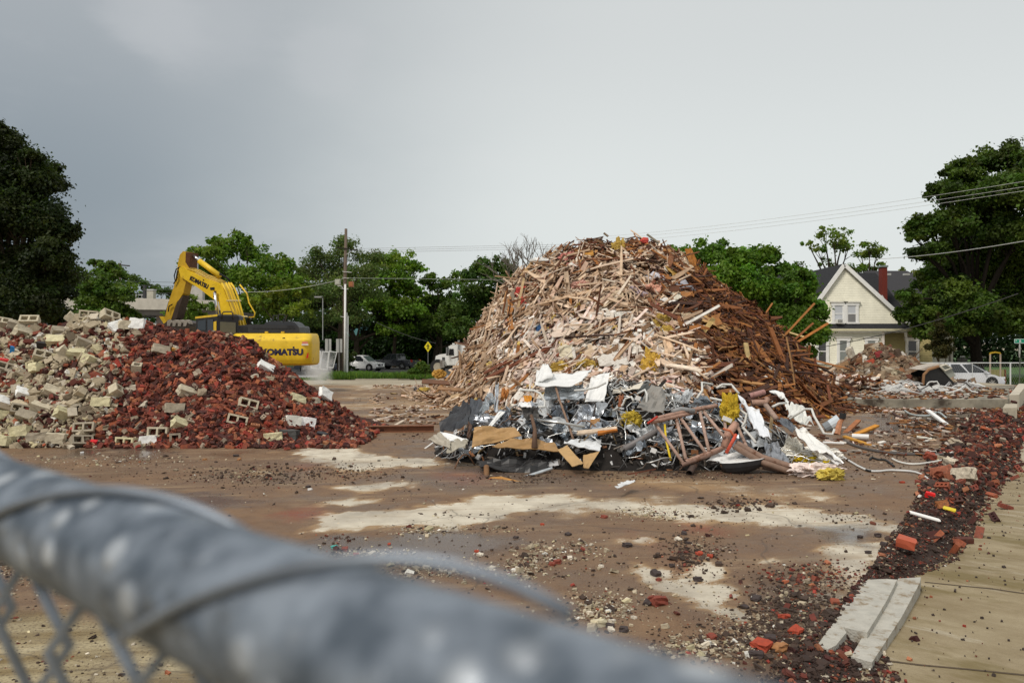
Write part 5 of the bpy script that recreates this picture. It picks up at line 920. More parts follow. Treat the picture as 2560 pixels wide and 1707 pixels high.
 for (u, v, lab) in ((1595, 995, 'small white box among wires left of the grey panel'), (1634, 1126, 'small white box hanging low before the tube frame'), (1818, 1048, 'white switch box by the yellow batt')):
  b = MB(); b.box(P(u, v, 14.9 if v < 1100 else 14.0), (.09 if u < 1800 else .17, .05, .08), (.8, .8, .78), Matrix.Rotation(.4, 3, 'Y')); o = b.build('switch_box', [M['plain']]); tag(o, lab, 'switch box')
 S('plank', Z4, [(800, 1260), (1370, 1180), (1350, 1150), (800, 1210)], [14.6, 14.6, 14.65, 14.65], (.60, .48, .36), 'wood', 'pale split plank lying across the scrap heap middle', 'plank', amp=.01, n=5, thick=.05)
 S('plank', Z4, [(1090, 1250), (1360, 1200), (1350, 1180), (1090, 1215)], [14.55, 14.55, 14.6, 14.6], (.45, .16, .03), 'wood', 'orange plank under the pale split one', 'plank', amp=.01, n=4, thick=.05)
 S('burnt_timber', Z5, [(1440, 680), (1560, 690), (1600, 530), (1450, 540)], [15.9, 15.9, 16.2, 16.2], (.42, .17, .045), 'wood', 'orange burnt timber stack piece behind the black sheet', 'timber', amp=.08, n=7, thick=.06)
 S('rust_plate', Z4, [(1370, 860), (1420, 880), (1450, 710), (1390, 720)], [15.3, 15.3, 15.6, 15.6], (.25, .08, .03), 'rustpipe', 'rusty curved plate in the centre of the scrap heap', 'plate', amp=.04, n=4)
 S('white_metal_sheet', Z8, [(1960, 1330), (1990, 1300), (2140, 1250), (2060, 1260)], [11.7, 11.8, 12.2, 12.3], (.76, .77, .77), 'steel_white', 'bent white tray lying alone on the mud', 'tray', amp=.05, n=6, thick=.02)
 S('steel_rod', Z8, [(2080, 1205), (2352, 1150), (2352, 1140), (2080, 1190)], [13.2, 13.6, 13.6, 13.2], (.18, .06, .03), 'rustpipe', 'thin rusty angle bar lying flat before the scrap heap', 'bar', amp=.005, n=3, ragged=0)
metal_heap()
# ------------------------------------------------------------------ raised slab, rubble strip, far heap, loose things on the ground
M['wetconc'] = pbr('damp_concrete', None, .7, 0, nscale=1.6, namt=.4, dirt=(.07, .055, .04), damt=.45, dscale=1.1, spec=.3)
def edge_litter():
 N = 700; t = RNG.random(N); x = 10.5 + 6 * t; y = 26.85 - np.abs(RNG.normal(0, .5, N)); z = .02 + .28 * np.exp(-((x - 11.3) / .9) ** 2) * np.clip(1 - (26.85 - y) / .9, 0, 1) * RNG.random(N); x2 = RNG.uniform(11, 20, N); y2 = RNG.uniform(27, 34.5, N); ok = x2 < XE(y2) - .1; x = np.concatenate([x, x2[ok]]); y = np.concatenate([y, y2[ok]]); z = np.concatenate([z, np.full(ok.sum(), .36)]); n = len(x); c = wood_cols(np.full(n, .9), np.full(n, .2), n) * .8; S = np.stack([RNG.lognormal(-2, .6, n).clip(.04, .5), RNG.uniform(.03, .14, n), RNG.uniform(.015, .06, n)], -1); mb = MB(); mb.many(BOXV, BOXF, euler_mats(RNG.normal(0, .25, n), RNG.normal(0, .25, n), RNG.uniform(0, 6.28, n)) * S[:, None, :], np.stack([x, y, z], -1), c); o = mb.build('timber_litter', [M['wood']]); tag(o, 'broken crumbs littering the raised slab and its foot', None, None, 'stuff')
edge_litter()
def raised_slab():
 z0 = .34; mb = MB(); pl = [G(2160, 992, z0), G(2240, 998, z0), G(2390, 1000, z0), G(2505, 1000, z0)]
 poly = [Vector((9.6, 27.6, z0)), Vector((11.2, 27.1, z0)), Vector((13.0, 26.9, z0)), Vector((XE(26.9) + .05, 26.9, z0)), Vector((XE(35.5) - .2, 35.5, z0)), Vector((9.0, 36.5, z0)), Vector((8.2, 30.5, z0))]
 mb.prism(poly, (0, 0, -.6), (.27, .245, .19)); o = mb.build('raised_slab', [M['wetconc']]); tag(o, 'raised concrete step of the foundation near the minivan', None, None, 'structure')
 # end wall left standing at the corner
 b = MB(); b.prism([Vector((XE(28) + .02, 28, .42)), Vector((XE(28) + .42, 28.1, .42)), Vector((XE(35.5) + .35, 35.5, .42)), Vector((XE(35.5) - .05, 35.5, .42))], (0, 0, -1.4), (.52, .47, .38)); o = b.build('retaining_wall', [M['concrete']]); tag(o, 'low concrete wall along the far end of the foundation', 'wall')
 b = MB(); b.prism([Vector((XE(25.2), 25.2, .2)), Vector((XE(25.2) + .45, 25.2, .2)), Vector((XE(26.8) + .4, 26.85, .2)), Vector((XE(26.8), 26.85, .2))], (0, 0, -.9), (.45, .40, .31)); o = b.build('concrete_footing', [M['block']]); tag(o, 'broken concrete footing at the corner of the raised slab', 'footing')
raised_slab()
def strip_h(x, y):
 """soil and rubble banked against the slab edge"""
 s = (x - XE(y)) * .823; wd = np.interp(y, [4, 5.6, 6.6, 8.2, 9, 12, 18, 26, 34], [.3, .4, .2, .2, .45, .5, .8, 1.2, 1.4]); hh = np.interp(y, [4, 6, 7, 8.3, 9.5, 16, 20, 34], [.05, .05, .01, .01, .10, .13, .05, .05])
 base = np.where(s < 0, 0.0, -.02 + (WZ(y) + .0) * np.clip(s / np.maximum(wd, .1), 0, 1)); bump = np.where(s < .1, sstep(-.2, .1, s), sstep(wd + .15, .2, s))
 return base + (hh + .05) * bump * (1 + .5 * vnoise(x, y, 2.5, 41)) - .05
def rubble_strip():
 ys = np.geomspace(4.2, 34, 170); ss = np.linspace(-.7, 2.2, 36); Y, S = np.meshgrid(ys, ss, indexing='ij'); X = XE(Y) + S / .823; Z = strip_h(X, Y)
 i = np.arange(X.size).reshape(X.shape); q = np.stack([i[:-1, :-1], i[:-1, 1:], i[1:, 1:], i[1:, :-1]], -1).reshape(-1, 4)
 c = np.array([[.045, .03, .024]]) * (1 + .5 * vnoise(X, Y, 3, 44).reshape(-1)[q[:, 0]])[:, None]; mb = MB(); mb.quads(np.stack([X, Y, Z], -1).reshape(-1, 3), q, c); o = mb.build('dirt', [M['earth']], smooth=True); tag(o, 'dark soil bank along the broken slab edge', None, None, 'stuff')
 N = 21000; y = np.exp(RNG.uniform(math.log(4.4), math.log(33), N)); wd = np.interp(y, [4, 5.6, 6.6, 8.2, 9, 12, 18, 26, 34], [.5, .6, .25, .22, .55, .62, .9, 1.3, 1.5]); s = (RNG.uniform(-.25, 1.0, N) - .5 * sstep(10, 14, y) * RNG.random(N)) * wd; x = XE(y) + s / .823
 h = strip_h(x, y); lo = np.where(s < 0, .005, WZ(y)); h = np.maximum(h, lo); far = sstep(9, 16, y)
 k = RNG.random(N); cols = np.where((k < .66 - .36 * far)[:, None], np.array([[.05, .031, .024]]), np.where((k < .93)[:, None], brick_cols(N) * .8, pale_cols(N) * .9)) * RNG.uniform(.7, 1.3, (N, 1))
 sz = RNG.lognormal(-4.3, .6, N).clip(.007, .08) * (1 + 1.3 * far); O = np.stack([x, y, h + sz * .2], -1); Rm = euler_mats(RNG.uniform(-.6, .6, N), RNG.uniform(-.6, .6, N), RNG.uniform(0, 6.28, N)); kk = RNG.integers(0, 8, N); mb = MB()
 for j in range(8):
  m = kk == j; n = int(m.sum()); mb.many(CHUNKS[j][0], CHUNKS[j][1], Rm[m] * (sz[m][:, None] * RNG.uniform(.5, 1.1, (n, 3)) * np.array([1.3, 1, .6]))[:, None, :], O[m], cols[m])
 o = mb.build('rubble', [M['stone']]); tag(o, 'dark clods and crumbs banked along the slab edge', None, None, 'stuff')
 # whole bricks in the strip
 n = 85; t = RNG.random(n); y = np.where(t < .25, RNG.uniform(9, 14, n), RNG.uniform(14, 33, n)); s = RNG.uniform(-.1, 1.0, n) * np.interp(y, [9, 14, 20, 33], [.7, .9, 1.5, 2.4]); x = XE(y) + s / .823; z = np.maximum(strip_h(x, y), WZ(y)) + .04 + .30 * sstep(16, 24, y) * RNG.random(n) * sstep(2.3, .6, s); cols = brick_cols(n) * 1.05
 for i in range(n):
  b = MB(); T = T_SOLID if i % 2 else T_CORED; b.many(T[0], T[1], euler_mats(*[RNG.normal(0, .45, 1), RNG.normal(0, .45, 1), RNG.uniform(0, 6.28, 1)]), np.zeros((1, 3)), cols[i][None]); o = b.build('brick', [M['brick']], loc=(x[i], y[i], z[i])); tag(o, 'red brick lying in the rubble bank along the slab edge', 'brick', 'bricks along the slab edge')
 for (u, v, sz, c, lab) in ((2325, 1140, (.28, .2, .18), (.30, .07, .04), 'red brick lump at the inner edge of the rubble bank'), (2355, 1180, (.5, .12, .3), (.34, .12, .07), 'brick pier fragment leaning in the rubble bank'), (2410, 1185, (.5, .3, .3), (.50, .44, .34), 'pale mortar lump in the rubble bank'), (2355, 1260, (.22, .12, .15), (.34, .13, .05), 'orange brown brick half beside the yellow scrap'), (2402, 1128, (.2, .1, .08), (.28, .06, .04), 'bright red brick on the rubble bank'), (2376, 1155, (.35, .2, .2), (.55, .48, .37), 'cream mortar chunk beside the pier fragment'), (2390, 1105, (.42, .26, .14), (.40, .33, .24), 'broken concrete corner at the slab edge')):
  t = chunk_t(u, .09, 3); b = MB(); b.many(t[0], t[1], euler_mats(np.array([.3]), np.array([.2]), np.array([u * .1])) * np.array(sz)[None, None, :] * .68, np.zeros((1, 3)), np.array([c])); o = b.build('masonry_chunk', [M['brick']], loc=G(u, v, .1)); tag(o, lab, 'masonry chunk')
 for (u, v, sz, c, nm, lab) in ((2325, 1237, (.14, .08, .08), (.72, .02, .02), 'red_scrap', 'bright red scrap by the rubble bank'), (2374, 1272, (.15, .10, .02), (.70, .55, .03), 'yellow_card', 'yellow card on the rubble bank'), (2312, 1360 - 70, (.36, .07, .02), (.85, .84, .80), 'white_lath', 'white painted lath on the rubble bank'), (2265, 1355, (.2, .15, .1), (.45, .10, .05), 'orange_scrap', 'orange red crumb at the slab edge')):
  t = chunk_t(u, .05, 2); b = MB(); b.many(t[0], t[1], euler_mats(np.array([.15]), np.array([.2]), np.array([-.5])) * np.array(sz)[None, None, :], np.zeros((1, 3)), np.array([c])); o = b.build(nm, [M['plain']], loc=G(u, v, .1)); tag(o, lab, nm.replace('_', ' '))
rubble_strip()
def far_h(x, y):
 u = CU + F * x / 39.5; hc = np.interp(u, [2040, 2070, 2110, 2150, 2180, 2215, 2250, 2285, 2320], [0, .45, .85, 1.25, 1.75, 1.78, 1.2, .5, 0]); t = np.where(y < 39.5, (39.5 - y) / 4.2, (y - 39.5) / 4); return (hc + .0) * np.clip(1 - t ** 1.1, -.1, 1) * (1 + .1 * vnoise(x, y, 1, 51)) + .30 * (t < .9)
def far_heap():
 heap_grid(far_h, 14.6, 21.5, 34.8, 44, 60, 50, 'rubble_mound', M['earth'], (.12, .085, .055), 'brown earth filling the far rubble mound', 'stuff', .15)
 N = 3800; x = RNG.uniform(14.8, 20.8, N); y = RNG.uniform(35.2, 40.2, N); h, nr, gx, gy = normals(far_h, x, y, .25); ok = h > .3; x, y, h, nr = x[ok], y[ok], h[ok], nr[ok]; n = len(x); base = np.array([(.20, .13, .08), (.30, .22, .14), (.42, .35, .26), (.17, .06, .035), (.11, .07, .045), (.28, .13, .06), (.60, .55, .48)]); cols = base[RNG.choice(7, n, p=[.32, .24, .08, .09, .17, .08, .02])] * RNG.uniform(.6, 1.1, (n, 1)); sz = RNG.lognormal(-1.9, .45, n).clip(.05, .5); Rm = align_mats(nr + RNG.normal(0, .5, (n, 3)), RNG.normal(0, 1, (n, 3))); kk = RNG.integers(0, 8, n); mb = MB()
 for j in range(8):
  m = kk == j; q = int(m.sum()); mb.many(CHUNKS[j][0], CHUNKS[j][1], Rm[m] * (sz[m][:, None] * RNG.uniform(.4, 1.1, (q, 3)) * np.array([1.4, 1, .6]))[:, None, :], np.stack([x, y, h], -1)[m] + nr[m] * .06, cols[m])
 o = mb.build('masonry_debris', [M['stone']]); tag(o, 'mixed masonry debris covering the far mound', None, None, 'stuff')
 for i, (u, v, s, c, lab) in enumerate([(2225, 930, (.75, .3, .35), (.44, .37, .27), 'squared tan block on the far mound slope'), (2245, 935, (.8, .3, .3), (.42, .36, .25), 'long tan block beside the squared one on the far mound'), (2158, 900, (.5, .2, .4), (.66, .62, .54), 'pale square slab near the top of the far mound'), (2178, 908, (.4, .2, .35), (.38, .07, .035), 'red brick cluster on the far mound'), (2198, 888, (.35, .3, .4), (.22, .03, .03), 'dark red lump near the far mound top'), (2110, 920, (.9, .15, .5), (.38, .23, .12), 'brown earth slab on the side of the far mound'), (2125, 880 + 0, (.5, .3, .45), (.52, .47, .38), 'rounded pale boulder at the far mound shoulder'), (2030, 930, (.4, .2, .3), (.72, .70, .66), 'white piece between the two heaps')]):
  p = hit(far_h, u, v, 34.5, 40, .2) or P(u, v, 38.5); t = chunk_t(i + 300, .08, 3); b = MB(); b.many(t[0], t[1], euler_mats(np.array([.3]), np.array([.3]), np.array([i * .7])) * np.array(s)[None, None, :], np.zeros((1, 3)), np.array([c])); o = b.build('masonry_chunk', [M['stone']], loc=p); tag(o, lab, 'masonry chunk')
 # bare twigs poking out at the edge of the mound
 b = MB(); p0 = P(2262, 915, 38.6)
 for a in range(9): q = p0 + Vector((random.uniform(-.3, 1.0), random.uniform(-.2, .2), random.uniform(.25, .95))); b.tube([p0, p0.lerp(q, .5) + Vector((0, 0, random.uniform(-.06, .1))), q], [.025, .018, .008], (.10, .07, .045), 5)
 o = b.build('dead_branch', [M['bark']]); tag(o, 'bare dead branch sticking out of the far mound', 'branch')
 # low mound of broken timber left of it, and metal litter on the raised slab
 N = 1500; x = RNG.uniform(12.2, 16.6, N); y = RNG.uniform(31.5, 37, N); hh = .34 + .55 * np.clip(1 - ((x - 13.9) / 2.0) ** 2, 0, 1) * RNG.random(N); cols = wood_cols(np.full(N, .75), np.full(N, .35), N); A = align_mats(RNG.normal(0, .4, (N, 3)) + np.array([0, 0, 1.]), RNG.normal(0, 1, (N, 3))); S = np.stack([RNG.lognormal(-1.2, .5, N).clip(.1, 1.1), RNG.uniform(.04, .2, N), RNG.uniform(.02, .08, N)], -1); mb = MB(); mb.many(BOXV, BOXF, A * S[:, None, :], np.stack([x, y, hh], -1), cols); o = mb.build('wood_debris', [M['wood']]); tag(o, 'low litter of broken boards between the two heaps', None, None, 'stuff')
 for i, (u, v, w, lab) in enumerate([(2140, 985, .4, 'white torn membrane lying beside the far mound'), (2085, 968, .3, 'white curled flashing at the foot of the timber heap'), (2250, 958, .5, 'pale sheet metal heap piece before the far mound'), (2215, 962, .35, 'silver sheet scrap before the far mound'), (2190, 950, .3, 'grey scrap sheet before the far mound'), (2290, 950, .4, 'white trim strip beside the black tank'), (2435, 960, .25, 'white splayed scrap on the raised slab by the car'), (2240, 972, .45, 'pale flat sheet on the raised slab edge'), (2330, 973, .5, 'white long trim lying on the raised slab')]):
  z = .36 if u > 2170 else .05; p = G(u, v + 6, z); sheet('sheet_scrap', [p + Vector((-w, -.2, .03)), p + Vector((w, -.3, .02)), p + Vector((w * .9, .4, .22)), p + Vector((-w * .8, .5, .18))], (.46, .455, .43), M['steel_white'], lab, 'sheet metal', amp=.12, n=6, ragged=.12)
 for i in range(26):
  u = random.uniform(2165, 2420); p = G(u, random.uniform(962, 985), .38); b = MB(); a = random.uniform(-.6, .6); L = random.uniform(.4, 1.3); pts = [p + Vector((t * L, t * L * a, .05 + .28 * random.random() * math.sin(t * 3))) for t in np.linspace(0, 1, 6)]; b.tube(pts, random.uniform(.015, .03), random.choice([(.7, .7, .68), (.4, .4, .4), (.06, .05, .05)]), 6); o = b.build('metal_strip', [M['plain']]); tag(o, 'thin bent metal strip littering the raised slab', 'strip', 'metal strips on the raised slab')
far_heap()
def black_tank():
 d = 34.4; q = lambda x, y, dd=0: P(2060 + x / 4.704, 860 + y / 4.704, d + dd); root = empty('crushed_tank', q(1400, 500), 'crushed black tank with pale bent top beside the silver minivan', 'tank')
 b = MB(); A = [q(1130, 470), q(1160, 340), q(1350, 262), q(1480, 400), q(1575, 495)]; B_ = [p + Vector((.25, 1.5, -.05)) for p in A]; n = len(A)
 b.add([tuple(p) for p in A + B_], [tuple(range(n))[::-1], tuple(range(n, 2 * n)), (3, 4, 9, 8), (4, 0, 5, 9)], (.012, .012, .012)); b.build('shell', [M['blackplastic']], parent=root)
 b = MB(); b.prism([q(1110, 300), q(1180, 310), q(1360, 258), q(1410, 240), q(1390, 232), q(1230, 262), q(1150, 290)], (.3, 1.5, 0), (.46, .40, .33)); b.build('top_sheet', [M['paintmetal']], parent=root)
 b = MB(); b.prism([q(1350, 262, -.05), q(1480, 400, -.05), q(1550, 375, -.05), q(1500, 290, -.05), q(1420, 245, -.05)], (.2, 1.2, 0), (.30, .31, .27)); b.build('end_plate', [M['paintmetal']], parent=root)
 b = MB(); b.tube([q(1365, 262, -.12), q(1420, 312, -.12), q(1500, 282, -.12), q(1430, 240, -.12), q(1365, 262, -.12)], .04, (.6, .56, .46), 6); b.build('rim', [M['paintmetal']], parent=root)
 b = MB(); b.tube([q(1165, 480, -.03), q(1175, 360, -.03), q(1230, 300, -.05), q(1350, 262, -.05)], .06, (.28, .15, .07), 6); b.build('rusty_edge', [M['rustpipe']], parent=root)
black_tank()
# ------------------------------------------------------------------ gravel, crumbs and single lumps on the slab
CLUST = [(640, 1190, 130, 25, 'd', 700), (860, 1180, 130, 20, 'd', 500), (1060, 1325, 70, 14, 'p', 300), (900, 1385, 120, 14, 'p', 350), (1090, 1425, 120, 22, 'p', 520), (1310, 1420, 60, 40, 'p', 420), (1410, 1375, 90, 22, 'p', 380), (1500, 1520, 90, 40, 'p', 600), (1240, 1325, 90, 10, 'm', 220), (1740, 1370, 90, 40, 'd', 500), (1720, 1400, 40, 40, 'd', 160), (2000, 1520, 110, 70, 'd', 1500), (1960, 1600, 110, 60, 'd', 1100), (1850, 1590, 120, 50, 'm', 700), (2040, 1440, 110, 35, 'r', 600), (1760, 1620, 120, 30, 'p', 420), (1640, 1285, 110, 14, 'p', 420), (1850, 1260, 90, 16, 'd', 380), (2250, 1120, 90, 40, 'd', 600), (2300, 1000 + 70, 110, 30, 'd', 500), (2380, 1060, 110, 40, 'd', 500), (300, 1150, 200, 16, 'p', 500), (480, 1190, 160, 22, 'm', 600), (60, 1440, 90, 34, 'p', 650), (150, 1480, 60, 14, 'p', 200), (50, 1375, 60, 20, 'm', 160), (900, 1060, 90, 16, 'd', 250), (1000, 1000, 110, 12, 'd', 200), (1750, 1190, 260, 14, 'd', 700), (1400, 1195, 200, 12, 'd', 500), (2120, 1160, 70, 60, 'd', 400), (2140, 1290, 70, 20, 'd', 240), (1180, 1290, 160, 8, 'd', 120), (1030, 1095, 70, 14, 'd', 140), (850, 1345, 60, 10, 'r', 90), (2220, 1030, 110, 14, 'r', 260), (2080, 1005, 110, 8, 'r', 200)]
def gravel():
 U, V_, K = [], [], []
 for (u, v, su, sv, k, n) in CLUST: U.append(RNG.normal(u, su * .6, n)); V_.append(RNG.normal(v, sv * .6, n)); K += [k] * n
 nb = 24000; d = 1 / RNG.uniform(1 / 32, 1 / 4.6, nb); bx = RNG.uniform(-.75, .75, nb) * d; U.append(CU + F * bx / d); V_.append(CV + F * H / d); K += ['m'] * nb
 U = np.concatenate(U); V_ = np.concatenate(V_); K = np.array(K); ok = V_ > 930; U, V_, K = U[ok], V_[ok], K[ok]; d = H * F / (V_ - CV); x = (U - CU) / F * d; ok = (x < XE(d) - .05) & (d > 4.2); x, d, K = x[ok], d[ok], K[ok]; N = len(x)
 bg = vnoise(x, d, .8, 61, 3); keep = (RNG.random(N) < .45 + .6 * bg) | (np.arange(N) < N - nb); x, d, K, bg = x[keep], d[keep], K[keep], bg[keep]; N = len(x)
 dark = np.array([[.065, .043, .032]]); cols = np.tile(dark, (N, 1)); r = RNG.random(N); pale = pale_cols(N); red = brick_cols(N)
 pp = np.select([K == 'p', K == 'm', K == 'd', K == 'r'], [.72, .34, .10, .10]); rp = np.select([K == 'p', K == 'm', K == 'd', K == 'r'], [.05, .08, .10, .6]); cols = np.where((r < pp)[:, None], pale, np.where((r < pp + rp)[:, None], red, cols)) * RNG.uniform(.7, 1.25, (N, 1))
 sz = RNG.lognormal(-4.75, .6, N).clip(.005, .06); sz *= np.where(K == 'm', .8, 1.15) * (1 + .02 * d); O = np.stack([x, d, sz * .22], -1); Rm = euler_mats(RNG.normal(0, .3, N), RNG.normal(0, .3, N), RNG.uniform(0, 6.28, N)); kk = RNG.integers(0, 5, N); mb = MB()
 for j in range(5):
  m = kk == j; n = int(m.sum()); mb.many(PEBBLE[j][0], PEBBLE[j][1], Rm[m] * (sz[m][:, None] * RNG.uniform(.6, 1.2, (n, 3)) * np.array([1.4, 1.1, .6]))[:, None, :], O[m], cols[m])
 o = mb.build('gravel', [M['stone']]); tag(o, 'loose gravel and crumbs scattered over the slab', None, None, 'stuff')
 n = 900; d = RNG.uniform(5, 24, n); x = XE(d) + .45 + RNG.exponential(.55, n) * (1 + .03 * d); z = WZ(d) + .008; c = np.where((RNG.random(n) < .75)[:, None], np.array([[.06, .045, .038]]), brick_cols(n)) * RNG.uniform(.7, 1.3, (n, 1)); s = RNG.lognormal(-4.5, .5, n).clip(.006, .05); mb = MB(); mb.many(PEBBLE[1][0], PEBBLE[1][1], euler_mats(RNG.normal(0, .3, n), RNG.normal(0, .3, n), RNG.uniform(0, 6.28, n)) * (s[:, None] * RNG.uniform(.6, 1.3, (n, 3)))[:, None, :], np.stack([x, d, z], -1), c); tag(mb.build('grit', [M['stone']]), 'dark grit sprinkled on the sidewalk', None, None, 'stuff')
 # single lumps big enough to point at
 Lm = [(1393, 1407, .13, 'r', 'dark red brick lump beside a smaller one in mid ground'), (1380, 1412, .11, 'r', 'smaller dark red brick lump touching another one'), (1425, 1397, .10, 'p', 'cream stone right behind the two red lumps'), (1503, 1416, .08, 'p', 'round cream stone on the bare mud'), (1568, 1366, .16, 'd', 'dark flat brick bat alone on the mud'), (1640, 1437, .16, 'd', 'dark clod beside the pale hook shaped patch'), (1647, 1450, .08, 'r', 'small maroon clod touching the dark one by the hook patch'), (1748, 1386, .12, 'R', 'bright red orange clod at the dark stone row'), (1775, 1392, .12, 'R', 'second bright red orange clod at the dark stone row'), (1680, 1415, .10, 'd', 'dark clod at the end of the dark stone row'), (1710, 1335, .12, 'd', 'dark stone at the head of the dark stone row'), (1695, 1350, .12, 'p', 'pale stone in the dark stone row'), (1720, 1358, .09, 'd', 'dark small stone in the middle of the row'), (1744, 1450, .13, 'd', 'dark stone inside the pale hook patch'), (1498, 1562, .19, 'y', 'square cream concrete piece beside the fence rail'), (1525, 1566, .10, 'd', 'dark stone beside the square cream piece'), (1530, 1555, .09, 'p', 'white stone behind the square cream piece'), (1528, 1576, .09, 'p', 'white flat stone before the square cream piece'), (1560, 1576, .13, 'd', 'dark wide stone right of the white flat one'), (1645, 1508, .25, 'r', 'long reddish brown clod in the near mud'), (1620, 1510, .14, 'd', 'dark clod end left of the long reddish one'), (1890, 1500, .14, 'd', 'dark stone at the rim of the hook patch'), (1862, 1519, .10, 'd', 'dark flat stone inside the tail of the hook patch'), (1585, 1545, .08, 'p', 'white stone near the long reddish clod'), (1780, 1595, .12, 'r', 'red brick bat in the near gravel'), (1545, 1297, .0, 'd', ''), (1510, 1294, .13, 'r', 'brown clod standing on the pale bare band'), (1356, 1312, .08, 'R', 'small red chip under the pale band'), (1290, 1345, .10, 'd', 'dark clod cluster piece under the pale band'), (1420, 1338, .12, 'd', 'dark flat clod right of centre'), (1960, 1545, .14, 'R', 'round red clay disc by the slab edge'), (1990, 1582, .17, 'R', 'large round red clay disc by the slab edge'), (1950, 1625, .18, 'o', 'orange brick face in the dark gravel'), (1905, 1620, .22, 'R', 'red brick sliver in the dark gravel'), (1925, 1600, .16, 'd', 'dark slab of soil beside the red sliver'), (1890, 1640, .16, 'd', 'dark soil lump near the fence rail'), (2210, 1362, .12, 'd', 'dark brick bat at the end of the wet patch'), (2195, 1340, .13, 'd', 'dark flat bat on the wet patch'), (2150, 1343, .09, 'd', 'small dark bat on the wet patch'), (2170, 1382, .10, 'd', 'dark bat below the wet patch'), (590, 1141, .17, 'd', 'dark clod before the brick heap foot'), (598, 1150, .13, 'o', 'brown brick bat beside the dark clod'), (512, 1150, .13, 'o', 'tan brown brick bat before the heap'), (718, 1124, .20, 'r', 'single red brick on the ground right of the heap'), (775, 1224, .10, 'w', 'small white scrap on the mud'), (770, 1218, .12, 'd', 'dark clod behind the white scrap'), (835, 1368, .10, 't', 'small turquoise scrap beside the fence rail'), (862, 1375, .13, 'r', 'dark red lump beside the turquoise scrap'), (890, 1387, .09, 'R', 'red chip near the turquoise scrap'), (973, 1361, .07, 'R', 'red chip in the dark wet streak'), (1192, 1379, .08, 'R', 'red chip at the end of the pale gravel row'), (1200, 1388, .1, 'p', 'pale stone below a red chip'), (1110, 1330 - 0, .08, 'd', 'dark clod in the pale gravel row'), (205, 1132, .10, 'w', 'white cup at the puddle edge before the heap'), (240, 1150, .08, 'R', 'red chip at the puddle edge'), (2050, 1095 + 20, .1, 'p', 'pale crumb right of the yellow wool end'), (2228, 1040, .0, 'r', ''), (2295, 1207, .16, 'r', 'red brick lump where the cable ends'), (2255, 1207, .12, 'R', 'red clod at the cable end'), (2375, 1130, .2, 'r', 'red brick half at the slab edge'), (470, 1565, .1, 'r', 'red chip on the stained concrete under the rail'), (330, 1535, .16, 'r', 'broken red brick seen under the rail'), (385, 1550, .12, 'r', 'second broken red brick seen under the rail'), (40, 1388, .1, 'o', 'orange brown clod under the rail')]
 CM = {'r': (.22, .055, .035), 'R': (.36, .06, .03), 'd': (.06, .045, .042), 'p': (.62, .56, .46), 'y': (.62, .55, .38), 'o': (.36, .17, .07), 'w': (.82, .82, .80), 't': (.10, .45, .40)}
 for i, (u, v, s, c, lab) in enumerate(Lm):
  if s == 0: continue
  p = G(u, v, 0); s *= .5; t = chunk_t(i + 500, .10 if c not in 'y' else .05, 3); b = MB(); b.many(t[0], t[1], euler_mats(np.array([random.uniform(-.2, .2)]), np.array([random.uniform(-.2, .2)]), np.array([random.uniform(0, 6)])) * np.array([s * 1.25, s, s * .62])[None, None, :], np.zeros((1, 3)), np.array([CM[c]])); o = b.build('stone', [M['stone']], loc=p + Vector((0, 0, s * .2))); tag(o, lab, 'stone' if c in 'pdy' else 'brick piece' if c in 'rRo' else 'scrap')
gravel()
